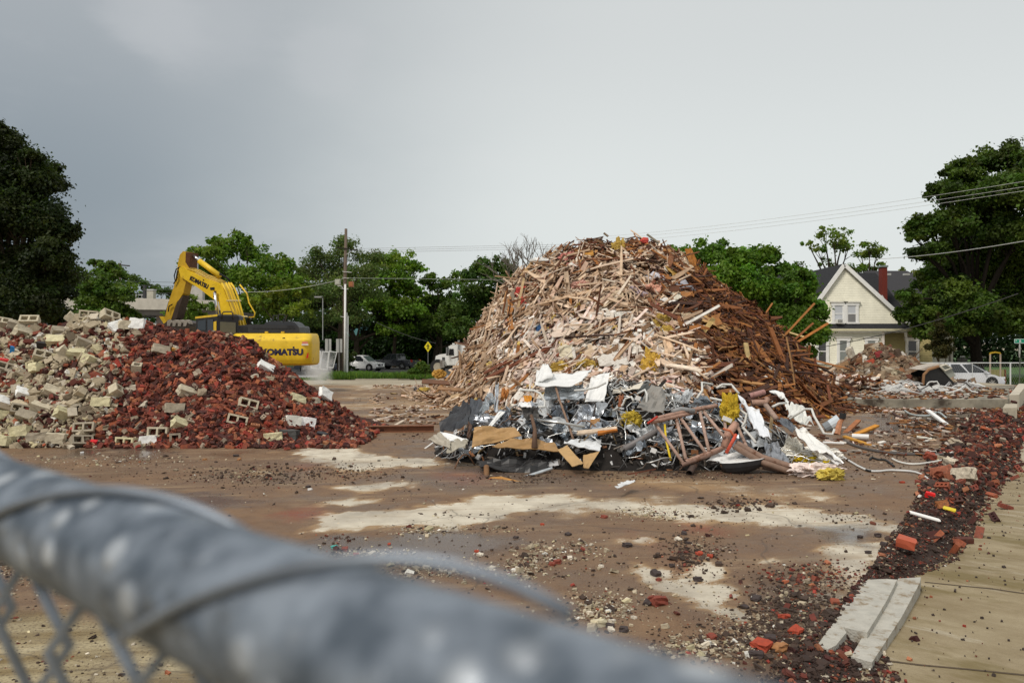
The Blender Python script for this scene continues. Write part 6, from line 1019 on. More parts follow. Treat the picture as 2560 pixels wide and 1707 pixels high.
def slab_litter():
 def tube(pts, r, c, nm, lab, cat, z=.02, m='plain'):
  b = MB(); pp = [G(u, v, z) for u, v in pts]; fine = []
  for i in range(len(pp) - 1):
   p0, p1, p2, p3 = pp[max(i - 1, 0)], pp[i], pp[i + 1], pp[min(i + 2, len(pp) - 1)]
   for t in np.linspace(0, 1, 5)[:-1]: fine.append(.5 * ((2 * p1) + (p2 - p0) * t + (2 * p0 - 5 * p1 + 4 * p2 - p3) * t * t + (3 * p1 - p0 - 3 * p2 + p3) * t ** 3))
  b.tube(fine + [pp[-1]], r, c, 7); o = b.build(nm, [M[m]], smooth=True); tag(o, lab, cat)
 tube([(2105, 1100), (2150, 1118), (2220, 1132), (2300, 1136), (2385, 1136)], .035, (.09, .08, .075), 'cable', 'thick dark cable stretched over the slab toward the rubble bank', 'cable')
 tube([(2090, 1130), (2165, 1174), (2230, 1175), (2290, 1180), (2325, 1200)], .02, (.62, .62, .60), 'conduit', 'thin silver conduit snaking from the white duct', 'conduit')
 tube([(2150, 1165), (2170, 1176), (2190, 1176)], .02, (.02, .02, .02), 'cable', 'black cable along the silver conduit', 'cable')
 tube([(2230, 1146), (2250, 1155), (2285, 1160), (2330, 1155), (2385, 1144)], .02, (.66, .65, .6), 'conduit', 'pale curved conduit near the rubble bank', 'conduit')
 tube([(2175, 1148), (2180, 1143), (2195, 1148), (2215, 1150), (2235, 1165)], .02, (.03, .03, .03), 'cable', 'black curled cable with a white box', 'cable')
 tube([(2262, 1026), (2280, 1036), (2320, 1039), (2345, 1030), (2365, 1044)], .03, (.40, .44, .43), 'conduit', 'bent grey green tube on the wet slab', 'conduit', .06)
 for (pts, h, c, nm, lab) in (([(2318, 1043), (2395, 1062)], .10, (.80, .80, .78), 'white_trim', 'white trim length lying on the wet slab'), ([(2070, 1022), (2118, 1030)], .05, (.06, .05, .045), 'dark_bar', 'dark bar lying on the green stained slab'), ([(2130, 1082), (2192, 1072)], .10, (.58, .25, .03), 'orange_board', 'bright orange board on the slab right of the scrap heap'), ([(2100, 1082), (2145, 1065)], .10, (.34, .13, .05), 'brown_board', 'brown board crossing the orange one'), ([(2110, 1098), (2185, 1108)], .08, (.5, .25, .04), 'orange_board', 'orange lath in front of the white tube'), ([(2055, 1040), (2088, 1044)], .08, (.48, .22, .04), 'orange_board', 'orange board on the slab behind the white duct'), ([(2083, 1125), (2116, 1126)], .06, (.2, .08, .04), 'brown_board', 'dark red brown board near the cable'), ([(2058, 1106), (2110, 1107)], .05, (.8, .8, .78), 'white_trim', 'white strip beside the dark litter'), ([(2232, 1040), (2268, 1048)], .06, (.06, .03, .025), 'dark_bar', 'dark splinter on the wet slab'), ([(1052, 1118), (1100, 1104)], .03, (.72, .70, .66), 'white_trim', 'thin white bent trim at the left of the scrap heap'), ([(2292, 1093), (2330, 1095)], .06, (.72, .7, .6), 'white_trim', 'pale chip in the middle of the far slab')):
  a, b_ = G(*pts[0], .05), G(*pts[1], .05); dv = b_ - a; A = align_mats(np.array([[0., -.2, 1]]), np.array([tuple(dv)])); b = MB(); b.many(BOXV * np.array([dv.length, h * 1.2, h * .5]), BOXF, A, np.zeros((1, 3)), np.array([c])); o = b.build(nm, [M['plain'] if 'white' in nm else M['wood']], loc=(a + b_) / 2); tag(o, lab, 'board' if 'board' in nm else 'trim strip' if 'trim' in nm else 'bar')
 p0, p1 = G(2130, 1090, .08), G(2172, 1092, .08); b = MB(); b.tube([p0, p1], .06, (.80, .79, .76), 8); o = b.build('white_tube', [M['plain']]); tag(o, 'short white tube beside the orange board', 'tube')
 b = MB(); q = G(2085, 1078, 0); ax = Vector((.8, -.2, .5)).normalized(); b.tube([q + Vector((-.12, .1, .1)), q + Vector((-.12, .1, .1)) + ax * .34], [.13, .17], (.60, .66, .70), 12, hollow=1); o = b.build('white_bucket', [M['plain']]); tag(o, 'pale blue white bucket tipped over at the right of the scrap heap', 'bucket')
 b = MB(); q = G(2092, 1086, .0); b.tube([q, q + Vector((.12, .1, .3)), q + Vector((.2, .1, .4))], [.09, .06, .05], (.45, .20, .10), 7); b.tube([q + Vector((.18, .1, .38)), q + Vector((.2, .1, .52))], .08, (.02, .02, .02), 7); o = b.build('pipe_fitting', [M['rustpipe']]); tag(o, 'rusty pipe fitting with a black cap on the slab', 'fitting')
 # flakes and splinters around the slab behind the scrap
 N = 1200; u = RNG.uniform(1930, 2400, N); d = RNG.uniform(16, 31, N); x = (u - CU) / F * d; ok = (x < XE(d) - .1) & (vnoise(x, d, .7, 71) > -.15); x, d = x[ok], d[ok]; n = len(x); cols = wood_cols(np.full(n, .85), np.full(n, .3), n) * .9; S = np.stack([RNG.lognormal(-2.2, .6, n).clip(.03, .5), RNG.uniform(.02, .1, n), RNG.uniform(.01, .04, n)], -1); mb = MB(); mb.many(BOXV, BOXF, euler_mats(RNG.normal(0, .12, n), RNG.normal(0, .12, n), RNG.uniform(0, 6.28, n)) * S[:, None, :], np.stack([x, d, np.where(d > 26.9, .37, .03)], -1), cols)
 N = 2200; u = RNG.uniform(930, 1300, N); d = RNG.uniform(22, 42, N); x = (u - CU) / F * d; cols = wood_cols(np.full(N, .35), np.full(N, .3), N) * .9; S = np.stack([RNG.lognormal(-2.0, .6, N).clip(.03, .7), RNG.uniform(.02, .1, N), RNG.uniform(.01, .05, N)], -1); k = vnoise(x, d, .5, 73) > 0; mb.many(BOXV, BOXF, (euler_mats(RNG.normal(0, .1, N), RNG.normal(0, .1, N), RNG.uniform(0, 6.28, N)) * S[:, None, :])[k], np.stack([x, d, np.full(N, .03)], -1)[k], cols[k])
 o = mb.build('litter', [M['wood']]); tag(o, 'splinters and flakes littering the slab behind the heaps', None, None, 'stuff')
 for i, (u, v, s, c, nm, lab) in enumerate([(1018, 985, (.5, .3, .24), (.26, .17, .09), 'wood_pallet', 'brown broken crate end left of the timber heap'), (1045, 978, (.35, .3, .3), (.03, .03, .035), 'black_bag', 'black bag beside the broken crate end'), (1080, 985, (.25, .2, .28), (.28, .12, .05), 'log_end', 'round brown log end at the timber heap foot'), (1072, 965, (.3, .2, .16), (.74, .71, .66), 'white_scrap', 'white scrap behind the log end'), (985, 892 + 85, (.5, .3, .06), (.35, .25, .12), 'flat_board', 'flat brown board lying on the pale ground')]):
  t = chunk_t(i + 700, .06, 3); b = MB(); p = G(u, v + 8, 0); b.many(t[0], t[1], euler_mats(np.array([.1]), np.array([.1]), np.array([.4 * i])) * np.array(s)[None, None, :], np.zeros((1, 3)), np.array([c])); o = b.build(nm, [M['wood']], loc=p + Vector((0, 0, s[2] * .4))); tag(o, lab, nm.replace('_', ' '))
slab_litter()
# ------------------------------------------------------------------ lettering
def text_mesh(name, s, mat, Mx, w, h, ext=.01, offset=.0, parent=None, col=None):
 """flat lettering w x h metres in the XY plane of matrix Mx (origin bottom left)"""
 c = bpy.data.curves.new(name, 'FONT'); c.body = s; c.extrude = 0; c.offset = offset; c.resolution_u = 3; o = bpy.data.objects.new(name + '_tmp', c); COL.objects.link(o)
 dg = bpy.context.evaluated_depsgraph_get(); me = bpy.data.meshes.new_from_object(o.evaluated_get(dg)); bpy.data.objects.remove(o); bpy.data.curves.remove(c)
 co_ = np.empty(len(me.vertices) * 3); me.vertices.foreach_get('co', co_); co_ = co_.reshape(-1, 3); lo, hi = co_.min(0), co_.max(0)
 co_[:, 0] = (co_[:, 0] - lo[0]) / (hi[0] - lo[0]) * w; co_[:, 1] = (co_[:, 1] - lo[1]) / (hi[1] - lo[1]) * h; co_[:, 2] = ext
 V = [tuple(Mx @ Vector(p)) for p in co_]; Fs = [tuple(p.vertices) for p in me.polygons]; bpy.data.meshes.remove(me)
 mb = MB(); mb.add(V, Fs, col or (.02, .02, .04)); return mb.build(name, [mat], parent=parent)
def frame(o, x, y):
 x = Vector(x).normalized(); z = x.cross(Vector(y)).normalized(); y = z.cross(x)
 m = Matrix((x, y, z)).transposed().to_4x4(); m.translation = o; return m
# ------------------------------------------------------------------ excavator
def excavator():
 YL, BK, GR = (.80, .53, .02), (.028, .030, .034), (.30, .27, .24)
 root = empty('excavator', Vector((-12.4, 36.5, 0)), 'yellow tracked excavator behind the brick heap with its boom folded down', 'excavator')
 D = 35.0
 def part(b, nm, m, parent=root, **k): return b.build(nm, [M[m]], parent=parent, **k)
 # counterweight: rear face toward the camera, rounded corners, sloped top
 xl, xr = Xu(566, D), Xu(775.5, D); zz = lambda v: Zv(v, D); rings = []
 for v, ins, yb in ((914, .10, .28), (909, .02, .10), (902, 0, .04), (896, .0, .0), (856, 0, 0), (850, .01, .03), (838, .05, .30), (833, .12, .42)):
  r = .42; pts = []
  for cx, cy, a0 in ((xl + ins + r, D + yb + r, math.pi), (xr - ins - r, D + yb + r, 1.5 * math.pi)):
   for j in range(7): a = a0 + j / 6 * math.pi / 2; pts.append(Vector((cx + r * math.cos(a), cy + r * math.sin(a), zz(v))))
  pts += [Vector((xr - ins, D + 1.7, zz(v))), Vector((xl + ins, D + 1.7, zz(v)))]; rings.append(pts)
 b = MB(); b.loft(rings, YL); cw = part(b, 'counterweight', 'yellow', smooth=False)
 for p in cw.data.polygons: p.use_smooth = len(p.vertices) == 4
 cw.data.set_sharp_from_angle(angle=R(28))
 text_mesh('lettering', 'KOMATSU', M['plastic'], frame(Vector((Xu(653, D), D - .004, zz(888.2))), (1, 0, 0), (0, 0, 1)), Xu(758, D) - Xu(653, D), zz(871.5) - zz(888.2), .006, .06, parent=cw, col=(.012, .010, .045))
 b = MB(); b.box((Xu(734, D), D - .005, zz(868.6)), (.075, .012, .085), (.012, .01, .045)); part(b, 'letter_notch', 'plastic', cw)
 b = MB(); b.box((Xu(762.5, D), D - .006, zz(856.5)), (.25, .01, .085), (.72, .22, .16)); b.box((Xu(762.5, D), D - .006, zz(861.2)), (.29, .01, .065), (.78, .70, .66)); part(b, 'warning_label', 'plain', cw)
 b = MB(); b.add([tuple(P(560 + x / 9.8, 770 + y / 9.8, D - .012)) for x, y in ((2005, 1225), (2068, 1222), (2072, 1095), (2050, 1092))], [(0, 1, 2, 3)], (.55, .03, .015)); part(b, 'reflector', 'plain', cw)
 b = MB(); b.add([tuple(P(560 + x / 9.8, 770 + y / 9.8, D - .10)) for x, y in ((1425, 750), (1505, 750), (1490, 722), (1440, 722))], [(0, 1, 2, 3)], (.05, .03, .01)); part(b, 'handle_recess', 'plastic', cw)
 for u in (658, 699): b = MB(); b.box((Xu(u, D), D + .50, zz(832) + .03), (.13, .14, .07), YL); part(b, 'lifting_lug', 'yellow', cw)
 # engine hood
 def hp(x, y, d): return P(560 + x / 9.8, 770 + y / 9.8, d)
 b = MB(); prof = [(330, 600), (330, 430), (610, 405), (640, 398), (1000, 398), (1800, 430), (1835, 470), (1850, 600)]; b.prism([hp(x, y, D + .55) for x, y in prof], (0, 1.9, 0), BK); hood = part(b, 'engine_hood', 'plastic')
 b = MB(); dome = [(985, 402), (1010, 360), (1090, 328), (1370, 318), (1440, 345), (1500, 322), (1650, 325), (1740, 360), (1800, 430)]; b.prism([hp(x, y, D + .75) for x, y in dome], (0, 1.3, 0), (.035, .038, .043)); part(b, 'hood_dome', 'plastic', hood)
 b = MB()
 for i in range(12): x = 740 + i * 88; b.box(hp(x, 505, D + .545), (.13, .02, .05), (.012, .012, .013))
 for i in range(9): b.box(hp(345 + i * 28, 520, D + .545), (.012, .02, .26), (.008, .008, .009))
 for r_ in range(4): [b.box(hp(1560 + i * 30, 430 + r_ * 22, D + .547), (.018, .02, .018), (.008, .008, .009)) for i in range(6)]
 part(b, 'grille', 'plastic', hood)
 b = MB(); b.prism([hp(x, y, D + .9) for x, y in ((1180, 320), (1195, 175), (1330, 165), (1330, 310), (1310, 310), (1310, 190), (1215, 195), (1200, 320))], (0, .06, 0), (.02, .02, .02)); b.tube([hp(1340, 160, D + 1), hp(1480, 160, D + 1), hp(1500, 180, D + 1), hp(1490, 300, D + 1)], .02, (.03, .03, .03), 6); part(b, 'mirror_frame', 'plastic', hood)
 b = MB(); b.tube([hp(1460, 370, D + .8), hp(1465, 270, D + .8)], .055, (.015, .015, .015), 9); part(b, 'exhaust_pipe', 'plastic', hood)
 # upper frame and tracks, mostly hidden by the bricks
 b = MB(); b.box((-12.2, 37.6, zz(905)), (3.3, 3.8, .45), (.10, .09, .08)); part(b, 'turntable', 'paintmetal')
 for s in (-1, 1):
  b = MB(); x = -12.6 + s * 1.2; pr = [(35.0, .45), (35.4, .06), (39.4, .06), (39.8, .45), (39.4, .84), (35.4, .84)]; b.prism([Vector((x - .3, y, z)) for y, z in pr], (.6, 0, 0), (.05, .045, .04)); part(b, 'track', 'rubber')
 # boom plane
 e = 380, 600, 6.0308; x0, y0, dx, dy = -11.75, 36.4, -.93, .37
 def bp(x, y, off=0.0):
  u, v = e[0] + x / e[2], e[1] + y / e[2]; k = (u - CU) / F; ox, oy = -dy * off * -1, dx * off * -1      # offset sideways
  s = (k * (y0 + oy) - (x0 + ox)) / (dx - k * dy); X, Y = x0 + ox + s * dx, y0 + oy + s * dy; return Vector((X, Y, H - (v - CV) / F * Y))
 nrm = Vector((dy, -dx, 0)); W_ = .66      # boom width goes away from the camera
 boom = [(400, 440), (430, 395), (475, 405), (520, 450), (760, 560), (985, 640), (1060, 700), (1130, 880), (1200, 1100), (1260, 1290), (1075, 1290), (1040, 1100), (1005, 930), (960, 918), (700, 725), (430, 555)]
 b = MB(); b.prism([bp(*p) for p in boom], nrm * W_, YL); bm = part(b, 'boom', 'yellow')
 o0 = bp(566, 603); o1 = bp(838, 742); ux = (o1 - o0); up = bp(566, 525) - bp(566, 603)
 text_mesh('lettering', 'KOMATSU', M['plastic'], frame(o0 - nrm * .012, ux, up), ux.length, up.length * .92, .003, .06, parent=bm, col=(.012, .010, .02))
 b = MB(); q = bp(770, 610) - nrm * .012; b.prism([q, q + ux.normalized() * .07, q + ux.normalized() * .07 + up.normalized() * .07, q + up.normalized() * .07], nrm * -.004, (.012, .01, .02)); part(b, 'letter_notch', 'plastic', bm)
 b = MB(); b.prism([bp(x, y) - nrm * .01 for x, y in ((880, 715), (945, 712), (945, 755), (880, 752))], nrm * -.008, (.02, .02, .02)); part(b, 'model_plate', 'plastic', bm)
 for pts in ([(1030, 650), (1090, 760), (1140, 900), (1200, 1060), (1245, 1150)], [(1090, 645), (1150, 760), (1200, 900), (1260, 1060), (1300, 1290)], [(1130, 640), (1185, 740), (1235, 900), (1290, 1060), (1345, 1290)], [(1165, 645), (1220, 720), (1275, 860), (1330, 1060), (1390, 1280)]):
  i = [0, 1, 2, 3][int((pts[0][0] - 1000) // 50) % 4]; b = MB(); b.tube([bp(x, y, -.05) + nrm * .10 for x, y in pts], .045, YL, 8); part(b, 'hydraulic_pipe', 'yellow', bm, smooth=True)
 b = MB(); b.tube([bp(x, y) + nrm * .6 for x, y in ((1190, 660), (1300, 800), (1330, 940), (1420, 1090), (1410, 1155), (1330, 1160))], .035, YL, 8); part(b, 'hydraulic_pipe', 'yellow', bm, smooth=True)
 for y, xa, xb in ((915, 1125, 1330), (1155, 1320, 1430)): b = MB(); b.tube([bp(xa, y, 0) + nrm * .02, bp(xb, y, 0) + nrm * .05], .04, (.62, .50, .25), 6); part(b, 'pipe_clamp', 'yellow', bm)
 for k in range(3): b = MB(); b.tube([bp(x, y) + nrm * (.1 + .12 * k) for x, y in ((500 + 20 * k, 430), (640, 470 - k * 12), (760, 545 - k * 14), (900, 590 - 14 * k), (1040, 640 - k * 6))], .03, (.55, .38, .06), 7); part(b, 'hydraulic_pipe', 'yellow', bm, smooth=True)
 b = MB(); b.tube([bp(x, y) + nrm * .3 for x, y in ((950, 500), (1000, 530), (1060, 560), (1100, 610))], .05, (.02, .02, .02), 7); part(b, 'hose', 'rubber', bm, smooth=True)
 # boom cylinder
 b = MB(); b.tube([bp(975, 790) - nrm * .12, bp(1018, 1132) - nrm * .12], .075, (.75, .76, .78), 10); part(b, 'boom_rod', 'chrome', smooth=True)
 b = MB(); b.tube([bp(985, 770) - nrm * .13, bp(965, 870) - nrm * .1], .06, (.10, .05, .02), 8); part(b, 'boom_pin', 'paintmetal')
 # arm and its cylinder
 arm = [(440, 165), (490, 172), (545, 430), (500, 560), (440, 800), (340, 960), (240, 1240), (150, 1230), (215, 950), (300, 700), (345, 480), (365, 330), (390, 220)]
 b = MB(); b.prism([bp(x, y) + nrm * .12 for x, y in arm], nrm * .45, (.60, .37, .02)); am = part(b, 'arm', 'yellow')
 b = MB(); b.prism([bp(x, y) + nrm * .10 for x, y in ((486, 180), (560, 185), (550, 260), (540, 420), (480, 330))], nrm * .5, (.10, .035, .012)); part(b, 'arm_bracket', 'paintmetal', am)
 b = MB(); b.tube([bp(540, 222) + nrm * .33, bp(650, 315) + nrm * .33], .075, (.78, .78, .80), 10); part(b, 'arm_rod', 'chrome', smooth=True)
 b = MB(); b.tube([bp(640, 310) + nrm * .33, bp(945, 535) + nrm * .33], .13, YL, 12); part(b, 'arm_cylinder', 'yellow', smooth=True)
 for pts in ([(430, 400), (360, 440), (330, 540), (345, 620), (380, 560)], [(410, 420), (375, 480), (360, 600), (320, 660)], [(300, 970), (250, 1000), (240, 1080)]):
  b = MB(); b.tube([bp(x, y) + nrm * .02 for x, y in pts], .028, (.015, .015, .015), 7); part(b, 'hose', 'rubber', am, smooth=True)
 b = MB(); b.tube([bp(205, 930) + nrm * .3, bp(150, 1140) + nrm * .3], .10, (.03, .03, .03), 10); part(b, 'bucket_cylinder', 'paintmetal', smooth=True)
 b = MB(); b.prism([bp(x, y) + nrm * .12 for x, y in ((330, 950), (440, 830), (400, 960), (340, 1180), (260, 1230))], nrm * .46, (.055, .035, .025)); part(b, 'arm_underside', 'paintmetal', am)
 b = MB(); b.prism([bp(x, y) + nrm * .1 for x, y in ((85, 1150), (130, 1150), (190, 1240), (150, 1260))], nrm * .5, YL); part(b, 'bucket_link', 'yellow')
 # bucket, curled with its teeth toward the cab
 b = MB(); bk = [(90, 1310), (180, 1265), (245, 1200), (330, 1205), (560, 1250), (560, 1300), (330, 1420), (90, 1420)]; b.prism([bp(x, y) for x, y in bk], nrm * 1.3, (.06, .045, .035)); bu = part(b, 'bucket', 'paintmetal')
 for i in range(4):
  x = 270 + i * 82; b = MB(); t = [(x - 38, 1300), (x - 34, 1216), (x + 2, 1200), (x + 40, 1214), (x + 58, 1266), (x + 22, 1240), (x + 2, 1300)]; b.prism([bp(*p) - nrm * .03 for p in t], nrm * .22, (.40, .36, .31)); part(b, 'tooth', 'block', bu)
 # cab
 CY = 35.3; C = lambda x, y, d: P(e[0] + x / e[2], e[1] + y / e[2], d)
 def q4(b, a, bb, c, d, col): b.add([tuple(a), tuple(bb), tuple(c), tuple(d)], [(0, 1, 2, 3)], col)
 A0, A1, B1 = C(665, 1420, CY + 1.5), C(985, 1420, CY), C(1305, 1420, CY + .35); top = lambda p, y: Vector((p.x, p.y, H - ((e[1] + y / e[2]) - CV) / F * p.y))
 A0t, A1t, B1t = top(A0, 1185), top(A1, 1150), top(B1, 1150); bk_ = B1 - A1 + A0; bkt = B1t - A1t + A0t
 b = MB(); b.add([tuple(v) for v in (A0, A1, B1, bk_, A0t, A1t, B1t, bkt)], [(0, 1, 5, 4), (1, 2, 6, 5), (2, 3, 7, 6), (3, 0, 4, 7), (4, 5, 6, 7)], (.012, .012, .014)); cab = part(b, 'cab', 'plastic')
 out = (A1 - A0).cross(Vector((0, 0, 1))).normalized(); out = out if out.y < 0 else -out
 rf = [A0t, A1t, B1t, bkt]; cc = sum(rf, Vector()) / 4; b = MB(); b.prism([cc + (p - cc) * 1.05 + Vector((0, 0, .0)) for p in (A0t, A1t, bkt + (A1t - A0t) * .0 + (B1t - A1t) * -.45, A0t + (bkt - A0t) * .55)], (0, 0, .09), YL); part(b, 'cab_roof', 'yellow', cab)
 b = MB(); L = lambda s, t: A0.lerp(A1, s).lerp(A0t.lerp(A1t, s), t) + out * .015
 b.add([tuple(L(*p)) for p in ((.10, .25), (.48, .25), (.48, .88), (.10, .82))], [(0, 1, 2, 3)], (.012, .014, .014)); b.add([tuple(L(*p)) for p in ((.56, .1), (.82, .1), (.82, .86), (.56, .86))], [(0, 1, 2, 3)], (.02, .022, .024)); part(b, 'side_window', 'glass', cab)
 b = MB(); b.add([tuple(L(*p)) for p in ((.84, .05), (.97, .05), (.97, .74), (.84, .70))], [(0, 1, 2, 3)], YL); part(b, 'door_edge', 'yellow', cab)
 Rr = lambda s, t: A1.lerp(B1, s).lerp(A1t.lerp(B1t, s), t) + Vector((.01, -.02, 0)); b = MB(); b.add([tuple(Rr(*p)) for p in ((.12, .05), (.86, .05), (.86, .66), (.12, .70))], [(0, 1, 2, 3)], (.10, .085, .03)); part(b, 'rear_window', 'glass', cab)
 b = MB(); b.prism([Rr(s, t) + Vector((0, .1, 0)) for s, t in ((0, .82), (1, .80), (1, 1.0), (.85, 1.10), (.05, 1.10))], (0, .5, 0), (.055, .058, .065)); part(b, 'rear_panel', 'plastic', cab)
 b = MB(); b.tube([C(1055, 1190, CY - .05), C(1058, 1110, CY - .05), C(1080, 1082, CY - .05), C(1195, 1080, CY), C(1218, 1108, CY), C(1220, 1200, CY)], .028, (.02, .018, .016), 7); part(b, 'grab_rail', 'plastic', cab, smooth=True)
excavator()
# ------------------------------------------------------------------ road vehicles
def car(name, loc, rz, dims, prof, gh, paint, label, cat, kind='suv', wheel=.34, wx=None, lights=True, plate=False):
 """prof: lower body side outline (x, z); gh: greenhouse outline (x, z) bottom to top; x forward. Built round its own origin, then turned."""
 L, Wd = dims; root = empty(name, (0, 0, 0), label, cat); mat_ = M['carpaint']
 def sec(outline, wfun, col, nm, m, parent=root, smooth=False):
  b = MB(); n = len(outline); ys = [-1, -.93, .93, 1]; ins = [.05, 0, 0, .05]; rings = []
  cx = sum(p[0] for p in outline) / n; cz = sum(p[1] for p in outline) / n
  for yy, k in zip(ys, ins): rings.append([Vector((cx + (x - cx) * (1 - k), yy * wfun(z), cz + (z - cz) * (1 - k))) for x, z in outline])
  b.loft(rings, col); o = b.build(nm, [m], parent=parent); o.data.polygons.foreach_set('use_smooth', [True] * len(o.data.polygons)); o.data.set_sharp_from_angle(angle=R(35)); return o
 hw = Wd / 2; zb = gh[0][1]; zt = max(z for x, z in gh)
 body = sec(prof, lambda z: hw * (1 - .05 * max(0, (z - .55)) - .06 * max(0, .45 - z)), paint, 'body', mat_)
 tumble = lambda z: hw * (.95 - .17 * (z - zb) / (zt - zb)); cabin = sec(gh, tumble, paint, 'cabin', mat_)
 # windows: panels just outside the cabin sides and screens
 gx0, gx1 = gh[0][0], gh[1][0]; top = [p for p in gh if p[1] > zb + .3]; tx0, tx1 = min(p[0] for p in top), max(p[0] for p in top); h0, h1 = zb + .03, zt - .10
 def xat(f, t): a = gx0 + (gx1 - gx0) * f; c = tx0 + (tx1 - tx0) * f; return a + (c - a) * t
 t0, t1 = (h0 - zb) / (zt - zb), (h1 - zb) / (zt - zb); fs = {'suv': [(.05, .22), (.25, .52), (.55, .9)], 'van': [(.03, .30), (.325, .60), (.625, .93)], 'pickup': [(.08, .46), (.5, .9)], 'sedan': [(.1, .5), (.54, .9)]}[kind]
 for s in (-1, 1):
  for a, c in fs:
   b = MB(); b.add([(xat(f, t), s * (tumble(h) + .012), h) for f, t, h in ((a, t0, h0), (c, t0, h0), (c - .02, t1, h1), (a + .02, t1, h1))], [(0, 1, 2, 3)], (.02, .024, .028)); b.build('side_window', [M['glass']], parent=root)
  b = MB(); xm = xat(.9, .1); b.box((xm - .02, s * (hw + .08), zb + .10), (.12, .2, .15), tuple(c * .9 for c in paint) if paint[0] > .2 else (.02, .02, .02)); b.build('mirror', [mat_], parent=root)
  for a, c in fs[1:] if kind != 'pickup' else fs:
   b = MB(); b.box((xat(a + .03, 0), s * (hw * .985), zb - .12), (.16, .03, .03), tuple(x * .8 for x in paint)); b.build('door_handle', [mat_], parent=root)
 for f, nm in ((1, 'windscreen'), (0, 'rear_window')):
  e = .02 if f else -.02; b = MB(); b.add([(xat(f, t) + e, y * tumble(h) * .9, h) for t, h, y in ((t0, h0, -1), (t0, h0, 1), (t1, h1, 1), (t1, h1, -1))], [(0, 1, 2, 3)], (.10, .13, .13) if f else (.015, .018, .02)); b.build(nm, [M['glass']], parent=root)
 for x in (wx or (-L * .29, L * .31)):
  for s in (-1, 1):
   b = MB(); yy = s * (hw - .10); b.tube([(x, yy - s * .12, wheel), (x, yy + s * .115, wheel)], wheel, (.018, .018, .018), 20); w = b.build('wheel', [M['rubber']], parent=root)
   b = MB(); b.tube([(x, yy + s * .10, wheel), (x, yy + s * .125, wheel)], wheel * .66, (.06, .06, .06), 16)
   for k in range(7): a = k / 7 * 6.283; b.box((x + math.cos(a) * wheel * .34, yy + s * .13, wheel + math.sin(a) * wheel * .34), (wheel * .58, .02, .06), (.6, .6, .62), Matrix.Rotation(-a, 3, 'Y'))
   b.tube([(x, yy + s * .12, wheel), (x, yy + s * .145, wheel)], wheel * .14, (.6, .6, .62), 10); b.build('rim', [M['chrome']], parent=w)
   b = MB(); b.tube([(x, s * (hw - .06), wheel + .02), (x, s * (hw + .004), wheel + .02)], wheel * 1.2, (.008, .008, .008), 20); b.build('wheel_arch', [M['plastic']], parent=root)
 xf, xb_ = max(p[0] for p in prof), min(p[0] for p in prof); zl = {'suv': .78, 'van': .72, 'pickup': .88, 'sedan': .66}[kind]
 for s in (-1, 1):
  b = MB(); b.box((xf - .22, s * hw * .76, zl), (.40, .34, .15), (.75, .78, .8)); b.build('headlight', [M['glass']], parent=root)
  b = MB(); b.box((xb_ + .07, s * hw * .84, zl + .12), (.16, .22, .3), (.35, .012, .01)); b.build('tail_light', [M['glass']], parent=root)
 b = MB(); b.box((xf - .07, 0, zl - .12), (.16, hw * 1.0, .24), (.015, .015, .016)); g = b.build('grille', [M['plastic']], parent=root)
 if kind == 'suv':
  b = MB(); [b.tube([(xf + .02, s * .22, zl + .02), (xf + .03, s * .10, zl - .18), (xf + .03, 0, zl - .20)], .022, (.7, .7, .72), 6) for s in (-1, 1)]; b.tube([(xf + .03, .10 * math.cos(a), zl - .07 + .10 * math.sin(a)) for a in np.linspace(0, 6.28, 13)], .016, (.7, .7, .72), 6); b.build('grille_trim', [M['chrome']], parent=g)
 b = MB(); b.box((xf - .10, 0, .34), (.2, hw * 1.7, .16), (.03, .03, .032)); b.box((xb_ + .08, 0, .40), (.2, hw * 1.8, .18), paint if kind == 'van' else (.05, .05, .052)); b.build('bumper', [M['plastic']], parent=root)
 if kind == 'pickup':
  b = MB(); b.box((-L * .33, 0, zb + .012), (L * .30, Wd * .82, .02), (.02, .02, .02)); b.build('truck_bed', [M['plastic']], parent=root)
 if plate: b = MB(); b.box((xb_ - .03, .0, .62), (.02, .32, .16), (.7, .7, .7)); b.build('number_plate', [M['plain']], parent=root)
 root.location = loc; root.rotation_euler = (0, 0, rz); return root
